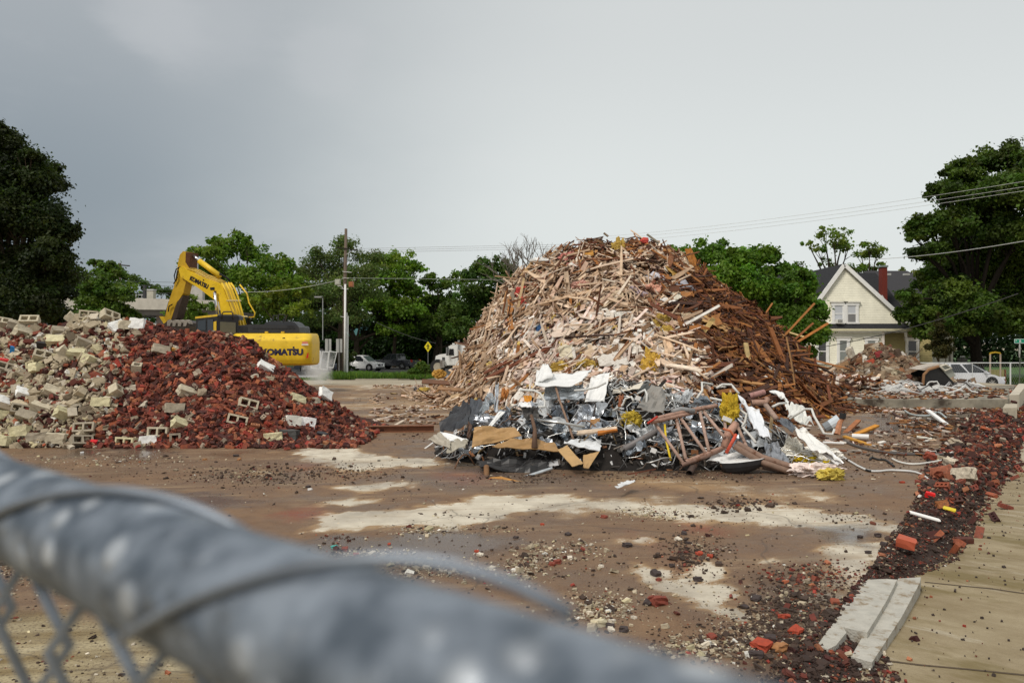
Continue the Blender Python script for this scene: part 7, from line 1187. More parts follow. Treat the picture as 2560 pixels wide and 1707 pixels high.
def cars():
 d = 90.0
 suv = [(-2.28, .34), (-2.33, .60), (-2.28, .98), (-1.9, 1.04), (.75, 1.06), (1.9, .92), (2.25, .76), (2.32, .5), (2.22, .28), (-2.1, .26)]; sg = [(-2.2, 1.0), (1.3, 1.02), (.35, 1.66), (-.3, 1.72), (-1.7, 1.66)]
 car('parked_car', (Xu(906, 88), 88, -.92), R(-22), (4.65, 1.84), suv, sg, (.80, .80, .79), 'white sport utility car parked on the street behind the utility pole', 'car', 'suv', .36)
 pk = [(-2.9, .50), (-2.92, 1.06), (-1.1, 1.08), (.9, 1.12), (2.2, 1.10), (2.75, .98), (2.82, .6), (2.7, .42), (-2.7, .40)]; pg = [(-.95, 1.06), (1.35, 1.10), (.55, 1.80), (-.75, 1.82)]
 car('pickup_truck', (Xu(987, 92), 92.5, -.92), R(152), (5.75, 2.0), pk, pg, (.018, .020, .026), 'black crew cab pickup truck beside the white car', 'pickup truck', 'pickup', .40, plate=True)
 sd = [(-2.35, .36), (-2.40, .82), (-1.5, .94), (1.0, .92), (2.2, .78), (2.38, .5), (2.2, .24), (-2.2, .24)]; sgp = [(-1.7, .92), (1.2, .92), (.4, 1.38), (-.9, 1.40)]
 car('sedan_car', (Xu(795, 86), 86, -.92), R(4), (4.8, 1.82), sd, sgp, (.045, .055, .075), 'dark blue grey sedan seen through the leaning fence panels', 'car', 'sedan', .33)
 vn = [(-2.52, .32), (-2.56, .7), (-2.5, 1.06), (-1.9, 1.10), (1.0, 1.02), (1.85, .92), (2.35, .72), (2.55, .48), (2.48, .26), (-2.35, .24)]; vg = [(-2.48, 1.04), (1.62, .98), (.35, 1.66), (-.3, 1.74), (-1.95, 1.72)]
 car('minivan', (Xu(2406, 55), 55.2, -.90), R(1), (5.1, 1.95), vn, vg, (.68, .70, .74), 'silver minivan parked on the street before the dark maple', 'minivan', 'van', .36)
cars()
def white_truck():
 d = 52.0; root = empty('heavy_truck', Vector((Xu(1120, d), d + 1, -.5)), 'white bonneted heavy truck half hidden by the left of the timber heap', 'truck'); wht = (.80, .80, .78); z = lambda v: Zv(v, d); x = lambda u: Xu(u, d); g = -.5
 def pr(pts, depth, c, nm, m='carpaint', y=0, parent=root): b = MB(); b.prism([Vector((x(u), d + y, z(v))) for u, v in pts], (0, depth, 0), c); return b.build(nm, [M[m]], parent=parent)
 pr([(1080, 915), (1081, 904), (1088, 898), (1089, 890), (1098, 886), (1116, 884), (1116, 915)], 2.1, wht, 'bonnet', y=.1); cabp = pr([(1116, 913), (1116, 882), (1121, 866), (1128, 862), (1178, 861), (1185, 913)], 2.3, wht, 'cab')
 pr([(1122, 888), (1123, 872), (1134, 872), (1135, 888)], -.02, (.02, .022, .025), 'side_window', 'glass', y=-.01, parent=cabp); pr([(1115, 888), (1119, 871), (1122, 867), (1121, 888)], .02, (.05, .06, .06), 'windscreen', 'glass', y=-.012, parent=cabp); pr([(1121, 911), (1121, 890), (1137, 890), (1137, 911)], -.015, (.74, .74, .72), 'door', y=-.006, parent=cabp)
 pr([(1105, 893), (1112, 893), (1112, 902), (1105, 900)], -.02, (.05, .05, .05), 'vent', 'plastic', y=.095); pr([(1080, 912), (1086, 912), (1087, 906), (1081, 906)], -.02, (.7, .5, .2), 'headlight', 'glass', y=.09)
 for u in (1094, 1168):
  b = MB(); c = Vector((x(u), d + .05, z(917))); b.tube([c, c + Vector((0, .3, 0))], .50, (.03, .03, .03), 20); w = b.build('wheel', [M['rubber']], parent=root); b = MB(); b.tube([c - Vector((0, .02, 0)), c + Vector((0, .05, 0))], .28, (.4, .36, .28), 14); b.build('rim', [M['paintmetal']], parent=w)
  b = MB(); b.tube([c + Vector((0, .30, 0)), c + Vector((0, 2.2, 0))], .08, (.04, .04, .04), 8); b.build('axle', [M['plastic']], parent=root)
 b = MB(); b.box((x(1135), d + 1.2, z(917)), (2.6, .9, .25), (.04, .04, .04)); b.build('chassis', [M['plastic']], parent=root)
 b = MB(); b.tube([Vector((x(1147), d - .1, z(905))), Vector((x(1147), d - .1, z(850)))], .07, (.4, .4, .4), 8); b.build('exhaust_stack', [M['chrome']], parent=root)
 b = MB(); [b.box((x(u), d + 1, z(861) + .04), (.14, .2, .08), (.75, .75, .72)) for u in (1131, 1140, 1150, 1160, 1170)]; b.build('roof_light', [M['plain']], parent=root)
 b = MB(); b.tube([Vector((x(1118), d - .25, z(887))), Vector((x(1118), d - .25, z(868)))], .06, (.15, .15, .15), 6); b.build('mirror', [M['plastic']], parent=root)
 b = MB(); b.box((x(1106), d - .05, z(909)), (.3, .3, .5), (.55, .56, .55)); b.build('fuel_tank', [M['chrome']], parent=root)
white_truck()
# ------------------------------------------------------------------ streets, lawns, verge
def strip(name, pts, mat, label, dz=0.0, kind='structure', nx=2):
 mb = MB(); mb.add([(x, y, z + dz) for x, y, z in pts], [tuple(range(len(pts)))], (.3, .3, .3)); o = mb.build(name, [mat]); return tag(o, label, None, None, kind)
mroad, mlawn = ground_mat('asphalt', 'road'), ground_mat('mown_lawn', 'lawn')
strip('road', [(-120, 76, -.90), (30, 76, -.90), (30, 100, -.90), (-120, 100, -.90)], mroad, 'grey asphalt street behind the lot')
strip('side_road', [(14, 46.5, -.905), (140, 46.5, -.905), (140, 58.2, -.905), (14, 58.2, -.905)], mroad, 'grey asphalt street in front of the house')
strip('pavement', [(-60, 69.5, -.90), (8, 69.5, -.88), (8, 75.5, -.89), (-60, 75.5, -.89)], M['concrete'], 'pale pavement strip along the street')
strip('lawn', [(-130, 102, -.88), (40, 102, -.88), (60, 300, 1.5), (-200, 300, 1.5)], mlawn, 'green lawn under the far trees')
strip('front_lawn', [(24, 59.5, -.88), (150, 59.5, -.88), (200, 200, .0), (24, 200, .0)], mlawn, 'green lawn around the house')
def blades(name, boxes, n, hgt, label, base=(.085, .17, .025), zf=None):
 tot = sum(b[4] for b in boxes); mb = MB(); V, Qs, C = [], [], []
 for (x0, x1, y0, y1, w) in boxes:
  k = int(n * w / tot); x = RNG.uniform(x0, x1, k); y = RNG.uniform(y0, y1, k); h = hgt * RNG.uniform(.4, 1.25, k) * (1 + .5 * vnoise(x, y, .6, 81)); a = RNG.uniform(0, 6.28, k); w_ = RNG.uniform(.02, .05, k); lean = RNG.normal(0, .3, (k, 2)) * h[:, None]; z = zf(x, y)
  p0 = np.stack([x - np.cos(a) * w_, y - np.sin(a) * w_, z - .03], -1); p1 = np.stack([x + np.cos(a) * w_, y + np.sin(a) * w_, z - .03], -1); p2 = np.stack([x + lean[:, 0] + np.cos(a) * w_ * .3, y + lean[:, 1], z + h], -1); p3 = np.stack([x + lean[:, 0] - np.cos(a) * w_ * .3, y + lean[:, 1], z + h], -1)
  vv = np.stack([p0, p1, p2, p3], 1).reshape(-1, 3); q = np.arange(k * 4).reshape(k, 4); c = np.array([base]) * RNG.uniform(.6, 1.35, (k, 1)) * np.where(RNG.random((k, 1)) < .2, np.array([[1.7, 1.3, 1.2]]), 1.0); mb.quads(vv, q, c)
 o = mb.build(name, [M['grass']]); return tag(o, label, None, None, 'stuff')
gz = lambda x, y: -.92 * sstep(42, 72, y)
def verge():
 # kerbed grass island in front of the street
 pts = [(Xu(815, 60), 62), (Xu(905, 60), 58.5), (Xu(1000, 59), 58.0), (Xu(1080, 60), 60.5), (Xu(1090, 66), 66), (Xu(900, 68), 67), (Xu(815, 66), 65)]; mb = MB(); mb.prism([Vector((x, y, float(gz(x, y)) + .10)) for x, y in pts], (0, 0, -.5), (.34, .31, .25)); o = mb.build('verge', [M['concrete']]); tag(o, 'kerbed island with long grass', None, None, 'structure')
 blades('grass', [(Xu(822, 62), Xu(1075, 62), 58.8, 65.5, 3)], 15000, .42, 'long bright green grass on the kerbed island', zf=lambda x, y: gz(x, y) + .1)
 blades('weeds', [(Xu(700, 55), Xu(800, 55), 55, 57, 1), (Xu(2440, 62), Xu(2700, 62), 60.5, 68, 2)], 3500, .18, 'short green weeds by the street edge', zf=lambda x, y: np.where(x > 10, -.85, gz(x, y)))
verge()
# ------------------------------------------------------------------ trees
def tree(name, d, blobs, label, base_u=None, base_z=None, col=(.05, .11, .02), leaf=.2, per=900, depth=None, trunk_r=.22, sparse=0.0, group=None, cat='tree', clump=.28, var=.35, up=.5, limb_col=(.07, .055, .04), limbs=True, hollow=.55):
 root_u = base_u if base_u is not None else blobs[0][0]; bz = base_z if base_z is not None else -.8; root = empty(name, Vector((Xu(root_u, d), d, bz)), label, cat, group)
 rs = np.random.default_rng(sum(map(ord, label))); mb = MB(); cen = []
 us = np.array([b[0] for b in blobs]); spanx = (us.max() - us.min()) / F * d; dep = depth if depth is not None else max(.8, .38 * spanx)
 rmax = max(b[2] for b in blobs)
 col = (col[0] * 1.3, col[1] * .93, col[2])
 for (u, v, r, *fz) in blobs:
  dd = d + (fz[0] if fz else rs.uniform(-1, 1) * dep * (.55 + .45 * r / rmax)); c = np.array(P(u, v, dd)); rad = r / F * dd; cen.append((c, rad)); nc = max(8, int(26 * (r / 45) ** 1.2)) if not sparse else max(5, int(9 * (r / 45)))
  vv = rs.normal(0, 1, (nc, 3)); vv /= np.linalg.norm(vv, axis=1, keepdims=True); vv[:, 2] = np.abs(vv[:, 2]) * .75 + vv[:, 2] * .25; cc = c + vv * rad * (rs.uniform(hollow, 1.0, (nc, 1))); tint = rs.uniform(1 - var, 1 + var, (nc, 1)); m = max(10, int(per * (1.0 if sparse else 1.7) * (r / 45) ** 2 / nc)); k = nc * m
  off = rs.normal(0, 1, (nc, m, 3)); off *= (rs.random((nc, m, 1)) ** .33) / np.maximum(np.linalg.norm(off, axis=2, keepdims=True), 1e-6); O = (cc[:, None, :] + off * rad * clump * rs.uniform(.75, 1.4, (nc, 1, 1)) * np.where(rs.random((nc, m, 1)) < .12, 1.75, 1) * np.array([1.15, 1.15, .8])).reshape(-1, 3)
  nr = off.reshape(-1, 3) * .7 + rs.normal(0, .75, (k, 3)) + np.array([0, -.1, up]); A = align_mats(nr, rs.normal(0, 1, (k, 3))); s = leaf * rs.uniform(.55, 1.25, (k, 1)); tv = np.array([(-.5, 0, 0), (-.05, -.34, .08), (.5, 0, -.04), (-.05, .34, .08)])
  hue = rs.uniform(.8, 1.2, (nc, 1, 1)) * np.ones((nc, m, 1)); C = np.array([col]) * np.repeat(tint, m, 0) * rs.uniform(.75, 1.25, (k, 1)); C[:, 0] *= hue.reshape(-1) ; mb.many(tv, np.array([(0, 1, 2, 3)]), A * s[:, None, :], O, C)
 cr = mb.build('crown', [M['leaf']], parent=root)
 if limbs:
  b = MB(); base = Vector((Xu(root_u, d), d, bz - .2)); top = Vector(np.mean([c for c, r in cen], 0)); top.x = top.x * .6 + base.x * .4; fork = base.lerp(top, .55); fork.y = d
  b.tube([base, base.lerp(fork, .5) + Vector((random.uniform(-.1, .1), 0, 0)), fork], [trunk_r * 1.25, trunk_r, trunk_r * .75], limb_col, 9)
  for c, rad in cen:
   c = Vector(c); st = base.lerp(fork, min(1, .55 + .45 * random.random())) if c.z < fork.z + 1 else fork; mid = st.lerp(c, .5) + Vector((random.uniform(-.2, .2), random.uniform(-.2, .2), .12 * (c - st).length)); b.tube([st, mid, c], [trunk_r * .45, trunk_r * .28, trunk_r * .1], limb_col, 6)
   for k in range(3): q = c + Vector((random.uniform(-1, 1), random.uniform(-1, 1), random.uniform(-.2, 1))) * rad * .8; b.tube([mid.lerp(c, .5), q], [trunk_r * .14, trunk_r * .04], limb_col, 5)
  b.build('trunk', [M['bark']], parent=root)
 return root
def woods():
 mb = MB(); rs = np.random.default_rng(4)
 for (u0, u1, d, vt, n, col) in ((150, 1320, 128, 775, 30000, (.034, .075, .014)), (640, 1320, 112, 825, 22000, (.022, .050, .010)), (2180, 2800, 95, 800, 9000, (.014, .030, .008)), (1900, 2100, 110, 720, 5000, (.02, .045, .01))):
  u = rs.uniform(u0, u1, n); x = (u - CU) / F * d; dd = d + rs.uniform(-3, 3, n); top = Zv(vt, d) + 1.6 * vnoise(x, x * 0, .3, 91) + 1.0 * vnoise(x, x * 0, 1.1, 92); z = -.9 + (top + .9) * rs.random(n) ** .8; O = np.stack([x, dd, z], -1); A = align_mats(rs.normal(0, .8, (n, 3)) + np.array([0, -.3, .5]), rs.normal(0, 1, (n, 3))); s = .62 * rs.uniform(.5, 1.3, (n, 1)); tv = np.array([(-.5, 0, 0), (-.05, -.34, .08), (.5, 0, -.04), (-.05, .34, .08)]); C = np.array([col]) * (1 + .5 * vnoise(x, z, .5, 93))[:, None] * rs.uniform(.7, 1.3, (n, 1)); mb.many(tv, np.array([(0, 1, 2, 3)]), A * s[:, None, :], O, C)
 o = mb.build('woods', [M['leaf']]); tag(o, 'dark far undergrowth and woodland behind the street', None, None, 'stuff')
woods()
def trees():
 tree('leafy_tree', 32, [(10, 400, 75), (40, 470, 85), (112, 462, 52), (55, 570, 105), (140, 590, 50), (120, 660, 62), (50, 690, 105), (125, 735, 52), (30, 780, 95), (-90, 560, 140), (-90, 740, 150), (-70, 420, 100), (168, 592, 24), (90, 800, 70), (-40, 345, 50), (78, 395, 30), (150, 650, 30), (160, 700, 26)], 'tall dark leafy tree at the far end of the brick heap', base_u=20, base_z=-.3, col=(.022, .048, .010), leaf=.15, per=3400, trunk_r=.3, depth=2.2, var=.5)
 tree('leafy_tree', 62, [(2400, 440, 45), (2462, 420, 48), (2535, 408, 55), (2362, 490, 42), (2430, 500, 70), (2520, 505, 85), (2312, 572, 42), (2372, 582, 60), (2460, 600, 85), (2545, 600, 85), (2318, 640, 40), (2400, 670, 70), (2485, 690, 85), (2330, 715, 48), (2380, 760, 72), (2465, 780, 90), (2545, 760, 85), (2640, 480, 110), (2650, 650, 120), (2640, 800, 100), (2290, 600, 22), (2262, 748, 26, -4), (2290, 790, 42, -4), (2310, 840, 34, -4), (2370, 825, 50), (2430, 835, 40), (2520, 830, 40), (2250, 790, 18, -4), (2420, 790, 60), (2350, 700, 40), (2400, 830, 40, -3.2), (2470, 820, 48, -3.2), (2335, 815, 42, -3.6), (2545, 825, 45, -3), (2440, 790, 60, -3.4), (2270, 800, 28, -4)], 'huge dark green maple shading the minivan and the house', base_u=2450, base_z=-.9, col=(.045, .105, .013), leaf=.30, per=2600, trunk_r=.4, depth=4.0, var=.55, limb_col=(.025, .02, .016))
 tree('leafy_tree', 50, [(272, 688, 34), (255, 728, 48), (302, 748, 42), (222, 752, 34), (330, 795, 24), (255, 785, 60), (310, 790, 34), (240, 650 + 10, 18)], 'young maple standing before the concrete bridge', base_u=262, col=(.06, .145, .018), leaf=.24, per=1000, trunk_r=.14)
 tree('leafy_tree', 92, [(530, 642, 46), (590, 632, 48), (645, 648, 42), (695, 672, 42), (560, 700, 58), (640, 712, 66), (720, 715, 45), (505, 690, 38), (742, 765, 58), (640, 780, 70), (560, 770, 50), (480, 660, 28), (765, 700, 34), (540, 612, 22), (620, 612, 20)], 'broad bright green tree behind the excavator boom', base_u=620, col=(.085, .20, .020), leaf=.42, per=900)
 tree('leafy_tree', 46, [(470, 768, 30), (452, 800, 34), (492, 792, 30), (520, 770, 22), (448, 760, 16)], 'small bright green sapling behind the excavator cab', base_u=470, col=(.09, .20, .025), leaf=.2, per=800, trunk_r=.07)
 tree('leafy_tree', 78, [(650, 760, 30), (700, 750, 34), (740, 735, 36), (685, 790, 36), (745, 785, 36)], 'yellow green low tree right above the excavator hood', base_u=700, col=(.11, .21, .022), leaf=.32, per=900, trunk_r=.15)
 tree('feathery_tree', 84, [(850, 615, 26), (868, 640, 42), (805, 655, 42), (920, 650, 36), (775, 680, 34), (835, 690, 50), (905, 690, 46), (945, 680, 24), (860, 600, 14), (790, 640, 18), (850, 735, 55, -4), (800, 750, 50, -3), (780, 810, 38, -3), (870, 800, 48, -4), (920, 740, 40, -3)], 'feathery grey green tree behind the utility pole', base_u=850, col=(.072, .145, .036), leaf=.26, per=900, trunk_r=.25, clump=.38)
 tree('leafy_tree', 98, [(960, 672, 42), (1000, 665, 42), (1036, 680, 28), (985, 705, 52), (930, 700, 36), (1010, 740, 46), (1046, 672, 14), (950, 765, 50, -3), (1010, 785, 50, -3), (985, 830, 40, -3), (1040, 740, 30, -2)], 'bright green tree right of the utility pole', base_u=985, col=(.095, .225, .020), leaf=.4, per=950)
 tree('leafy_tree', 100, [(1075, 708, 28), (1130, 716, 30), (1160, 702, 34), (1095, 722, 26), (1112, 755, 34), (1080, 760, 30), (1066, 790, 36), (1120, 795, 40), (1085, 820, 40, -3), (1140, 840, 40, -3)], 'low rounded green tree between two taller ones', base_u=1100, col=(.065, .155, .02), leaf=.42, per=900)
 tree('leafy_tree', 88, [(1198, 690, 42), (1240, 682, 42), (1265, 705, 42), (1182, 738, 46), (1270, 755, 60), (1205, 782, 60), (1155, 780, 46), (1160, 830, 40), (1225, 840, 50), (1290, 700, 30)], 'deep green tree at the left shoulder of the timber heap', base_u=1220, col=(.05, .125, .02), leaf=.4, per=1000)
 tree('leafy_tree', 98, [(850, 750, 70), (780, 760, 60), (920, 770, 70), (990, 790, 66), (1060, 820, 50), (860, 820, 52), (950, 840, 46), (780, 830, 44)], 'dark shady tree behind the parked cars', base_u=890, col=(.026, .055, .014), leaf=.45, per=1000, trunk_r=.4)  # shade under the far crowns is put into this dark leaf colour
 tree('leafy_tree', 104, [(1030, 800, 55), (1110, 830, 50), (1180, 860, 45), (1100, 790, 45)], 'dark shady tree behind the crossing sign', base_u=1085, col=(.024, .052, .013), leaf=.45, per=1000, trunk_r=.35)  # leaves coloured dark to stand in for the shade here
 for i, (bl, lab) in enumerate([([(195, 690, 28), (225, 715, 36), (190, 730, 40)], 'dark far tree above the bridge by the street lamp'), ([(300, 700, 34), (280, 690, 28), (340, 712, 30), (300, 740, 36)], 'far green tree behind the bridge pole'), ([(375, 725, 28), (410, 735, 26), (440, 748, 24), (350, 748, 26)], 'low far tree behind the bridge railing'), ([(470, 730, 34), (500, 750, 40), (460, 770, 34)], 'far tree behind the bridge pylon')]):
  tree('leafy_tree', 125 + i * 4, bl, lab, base_u=bl[0][0], base_z=1, col=(.055, .125, .02), leaf=.5, per=700, group=None)
 VB = [(1692, 640, 24), (1760, 650, 46), (1800, 648, 42), (1850, 662, 42), (1902, 652, 42), (1946, 682, 32), (1822, 720, 66), (1892, 740, 66), (1940, 762, 56), (1760, 720, 50), (1700, 690, 40)]
 tree('vine_covered_tree', 47, VB, 'vine smothered tree directly behind the right of the timber heap', base_u=1830, col=(.07, .19, .016), leaf=.24, per=2000, trunk_r=.25, clump=.34, hollow=.75)
 tree('vine_covered_tree', 46, [(2000, 772, 42), (2038, 792, 36), (1962, 830, 66), (2020, 850, 44), (1985, 735, 30), (2005, 700, 34), (1992, 890, 40), (2058, 815, 16), (1940, 890, 40), (2010, 725, 32)], 'vine covered shrub mass touching the yellow house', base_u=1990, col=(.062, .17, .015), leaf=.22, per=2000, trunk_r=.2, clump=.34, hollow=.7)
 tree('leafy_tree', 82, [(2085, 608, 40), (2045, 628, 26), (2020, 610, 18), (2120, 625, 32), (2060, 592, 24), (2070, 665, 22), (2110, 590, 22)], 'open crowned tree with visible limbs behind the gable', base_u=2085, col=(.10, .21, .03), leaf=.34, per=520, sparse=1, trunk_r=.3)
 tree('leafy_tree', 86, [(2155, 640, 38), (2190, 640, 30), (2172, 680, 34), (2140, 675, 26), (2205, 665, 16), (2175, 615, 20)], 'bright green tree left of the red chimney', base_u=2165, col=(.10, .21, .028), leaf=.34, per=640, sparse=1, trunk_r=.25)
 tree('leafy_tree', 84, [(2000, 668, 20), (1985, 690, 20), (2018, 690, 18)], 'small tree tip above the dark side roof', base_u=2000, col=(.05, .12, .018), leaf=.3, per=700)
 tree('leafy_tree', 110, [(2235, 690, 16), (2265, 684, 16), (2300, 690, 18), (2330, 700, 20)], 'pale far treetop behind the dark roof', base_u=2280, col=(.10, .17, .03), leaf=.4, per=700)
 tree('conifer', 52, [(2347, 788, 8), (2346, 804, 14), (2350, 820, 18), (2344, 838, 22), (2353, 855, 25), (2345, 872, 27), (2350, 890, 30), (2336, 860, 18), (2364, 880, 20)], 'dark olive conifer between the house and the maple', base_u=2348, col=(.034, .046, .010), leaf=.14, per=3000, trunk_r=.1, depth=.5, hollow=.2)
 tree('shrub', 57, [(1050, 928, 24), (1075, 930, 18), (1030, 932, 16), (1062, 922, 14)], 'low dense green juniper at the end of the grass island', base_u=1055, col=(.05, .12, .016), leaf=.13, per=5200, trunk_r=.05, depth=.5, hollow=.2, cat='shrub')
 tree('shrub', 63, [(868, 892, 12), (880, 905, 12), (872, 920, 12), (885, 888, 8)], 'thin shrub growing at the foot of the utility pole', base_u=872, col=(.035, .075, .014), leaf=.2, per=3000, trunk_r=.04, depth=.4, cat='shrub')
 tree('shrub', 60, [(2000, 905, 22), (2020, 890, 16)], 'dark bush under the house corner window', base_u=2005, col=(.02, .045, .01), leaf=.2, per=2200, trunk_r=.05, depth=.6, cat='shrub')
 # the bare tree
 root = empty('dead_tree', Vector((Xu(1335, 60), 60, -.5)), 'bare dead tree left of the timber heap peak', 'tree'); b = MB(); rs = random.Random(5)
 def grow(p, dr, L, r, n):
  q = p + dr * L; m = p.lerp(q, .5) + Vector((rs.uniform(-.05, .05), rs.uniform(-.05, .05), 0)) * L; b.tube([p, m, q], [r, r * .8, r * .62], (.16, .14, .12), 5)
  if n == 0: return
  for k in range(rs.choice([2, 3, 3])):
   nd_ = (dr + Vector((rs.uniform(-.75, .75), rs.uniform(-.75, .75), rs.uniform(-.1, .35)))).normalized(); grow(p.lerp(q, rs.uniform(.55, 1)), nd_, L * rs.uniform(.6, .82), r * .6, n - 1)
 base = Vector((Xu(1335, 60), 60, -.5)); grow(base, Vector((-.07, 0, 1)), 6.2, .15, 0)
 for a in ((-.45, 0, .8), (-.05, .3, 1), (.3, -.2, .9), (-.9, .1, .55), (.1, .1, 1)): grow(base + Vector((-.4, 0, 6.0)), Vector(a).normalized(), 2.0, .10, 4)
 b.build('trunk', [M['bark']], parent=root)
trees()
# ------------------------------------------------------------------ yellow house
def house():
 D = 60.0; X = lambda u: Xu(u, D); Z = lambda v: Zv(v, D); root = empty('house', Vector((X(2150), D + 4, -.9)), 'pale yellow clapboard house with steep gable, dark roof and red chimney', 'house')
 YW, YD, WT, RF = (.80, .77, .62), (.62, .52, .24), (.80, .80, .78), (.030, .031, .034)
 siding = bpy.data.materials.new('clapboard'); siding.use_nodes = True; nt = siding.node_tree; b_ = nt.nodes['Principled BSDF']; tc = nt.nodes.new('ShaderNodeTexCoord'); sp = nt.nodes.new('ShaderNodeSeparateXYZ'); nt.links.new(tc.outputs['Object'], sp.inputs[0]); mm = nt.nodes.new('ShaderNodeMath'); mm.operation = 'MULTIPLY'; mm.inputs[1].default_value = 1 / .13; nt.links.new(sp.outputs['Z'], mm.inputs[0]); fr = nt.nodes.new('ShaderNodeMath'); fr.operation = 'FRACT'; nt.links.new(mm.outputs[0], fr.inputs[0]); bp = nt.nodes.new('ShaderNodeBump'); bp.inputs['Strength'].default_value = 1; bp.inputs['Distance'].default_value = .11; bp.invert = True; nt.links.new(fr.outputs[0], bp.inputs['Height']); nt.links.new(bp.outputs[0], b_.inputs['Normal'])
 at = nt.nodes.new('ShaderNodeAttribute'); at.attribute_name = 'Col'; nz = nt.nodes.new('ShaderNodeTexNoise'); nz.inputs['Scale'].default_value = 1.5; nz.inputs['Detail'].default_value = 6; nt.links.new(tc.outputs['Object'], nz.inputs['Vector']); mr = nt.nodes.new('ShaderNodeMapRange'); mr.inputs[1].default_value = .35; mr.inputs[2].default_value = .65; mr.inputs[3].default_value = .9; mr.inputs[4].default_value = 1.06; nt.links.new(nz.outputs['Fac'], mr.inputs[0]); vm = nt.nodes.new('ShaderNodeVectorMath'); vm.operation = 'SCALE'; nt.links.new(at.outputs['Color'], vm.inputs[0]); nt.links.new(mr.outputs[0], vm.inputs['Scale']); nt.links.new(vm.outputs[0], b_.inputs['Base Color']); b_.inputs['Roughness'].default_value = .7
 shing = pbr('roof_shingle', None, .9, nscale=5, namt=.35, bump=.5, bscale=18, spec=.25, stretch=(1, 1, 2.5))
 def part(b, nm, m, parent=root): return b.build(nm, [m if not isinstance(m, str) else M[m]], parent=parent)
 def wallp(poly, depth, col, nm='wall', y=0): b = MB(); b.prism([Vector((X(u), D + y, Z(v))) for u, v in poly], (0, depth, 0), col); return part(b, nm, siding)
 g = 968      # pixel row of the ground at this depth
 # lower storey, wing set back on the right, gable wall above
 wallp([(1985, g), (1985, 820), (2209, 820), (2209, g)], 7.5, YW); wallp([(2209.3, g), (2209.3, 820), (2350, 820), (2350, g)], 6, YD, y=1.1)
 wallp([(2004, 812), (2110, 668), (2278, 812)], .3, YW, y=.06)
 wallp([(2004, 812), (2110, 668), (2278, 812)], .3, YW, nm='wall', y=8.2)
 # skirt roof across the front between storeys
 b = MB(); zt, zb = Z(809), Z(821); b.prism([Vector((X(1975), D + .05, zt)), Vector((X(1975), D - .32, zb)), Vector((X(1975), D - .32, zb - .10)), Vector((X(1975), D + .05, zt - .12))], (X(2279) - X(1975), 0, 0), RF); part(b, 'skirt_roof', shing)
 b = MB(); b.box(((X(1975) + X(2279)) / 2, D - .29, Z(824.5)), (X(2279) - X(1975), .1, .17), (.62, .58, .40)); part(b, 'fascia', 'plain')
 b = MB(); b.box(((X(1985) + X(2268)) / 2, D - .03, Z(828)), (X(2268) - X(1985), .06, .2), WT); b.box(((X(2209) + X(2268)) / 2, D - .0, Z(829.5)), (X(2268) - X(2209), .12, .12), WT); part(b, 'frieze', 'plain')
 b = MB(); b.box((X(2207), D - .02, (Z(828) + Z(g)) / 2), (.20, .08, Z(828) - Z(g)), (.74, .68, .62)); part(b, 'corner_board', 'plain')
 b = MB(); q = [Vector((X(u), D - .0, Z(v))) for u, v in ((2262, 829), (2268, 829), (2268, 842), (2272, 850), (2270, 860), (2267, 850), (2263, 840))]; b.prism(q, (0, .12, 0), WT); part(b, 'porch_bracket', 'plain')
 # gable roof, rake boards, side roofs
 def slab(a, bb, depth, nm, y=-.06, th=.2):
  p, q = Vector((X(a[0]), D + y, Z(a[1]))), Vector((X(bb[0]), D + y, Z(bb[1]))); n = Vector((-(q - p).z, 0, (q - p).x)).normalized(); n = n if n.z > 0 else -n; b = MB(); b.prism([p, q, q + n * th, p + n * th], (0, depth, 0), RF); part(b, nm, shing); b = MB(); b.prism([p - n * .10, q - n * .10, q + n * (th - .02), p + n * (th - .02)], (0, -.09, 0), WT); part(b, 'rake_board', 'plain')
 slab((1990, 829), (2110, 664), 9, 'roof'); slab((2110, 664), (2284, 823), 9, 'roof')
 b = MB(); y0 = D + 5; xl, xr = X(1968), X(2350); zr, ze = Zv(682, D + 8), Zv(800, D + 4.2); b.add([(xl, D + 4.2, ze), (xr, D + 4.2, ze), (xr - 1.2, D + 8, zr), (xl, D + 8, zr), (xl, D + 12, ze), (xr, D + 12, ze)], [(0, 1, 2, 3), (3, 2, 5, 4), (0, 3, 4), (1, 5, 2)], RF); part(b, 'roof', shing)
 b = MB(); b.box(((X(2213) + X(2350)) / 2, D + 1.6, Z(818)), (X(2350) - X(2213), 1.6, .12), RF); b.box(((X(2270) + X(2350)) / 2, D + .82, Z(821)), (X(2350) - X(2270), .1, .14), (.5, .44, .26)); part(b, 'porch_roof', shing)
 # windows
 def window(u0, u1, v0, v1, y=0.0, curtain=(.36, .36, .34), double=False, low=None, lintel=True):
  yy = D + y; b = MB(); w, h = X(u1) - X(u0), Z(v0) - Z(v1); cx, cz = (X(u0) + X(u1)) / 2, (Z(v0) + Z(v1)) / 2; t = .16
  b.box((cx - w / 2 - t / 2, yy - .05, cz), (t, .10, h + .1), WT); b.box((cx + w / 2 + t / 2, yy - .05, cz), (t, .10, h + .1), WT); b.box((cx, yy - .055, cz + h / 2 + .1), (w + t * 2 + .1, .12, .22), WT); b.box((cx, yy - .06, cz - h / 2 - .07), (w + t * 2 + .12, .14, .13), WT)
  if lintel: b.box((cx, yy - .08, cz + h / 2 + .24), (w + t * 2 + .3, .18, .06), (.62, .60, .55))
  wn = part(b, 'window', 'plain'); b = MB(); b.box((cx, yy - .03, cz), (w, .05, h), curtain); b.build('pane', [M['glass']], parent=wn)
  b = MB(); b.box((cx, yy - .065, cz), (w, .03, .07), WT); [b.box((cx + s * (w / 2 - .03), yy - .06, cz), (.06, .03, h), WT) for s in (-1, 1)]; b.build('sash', [M['plain']], parent=wn)
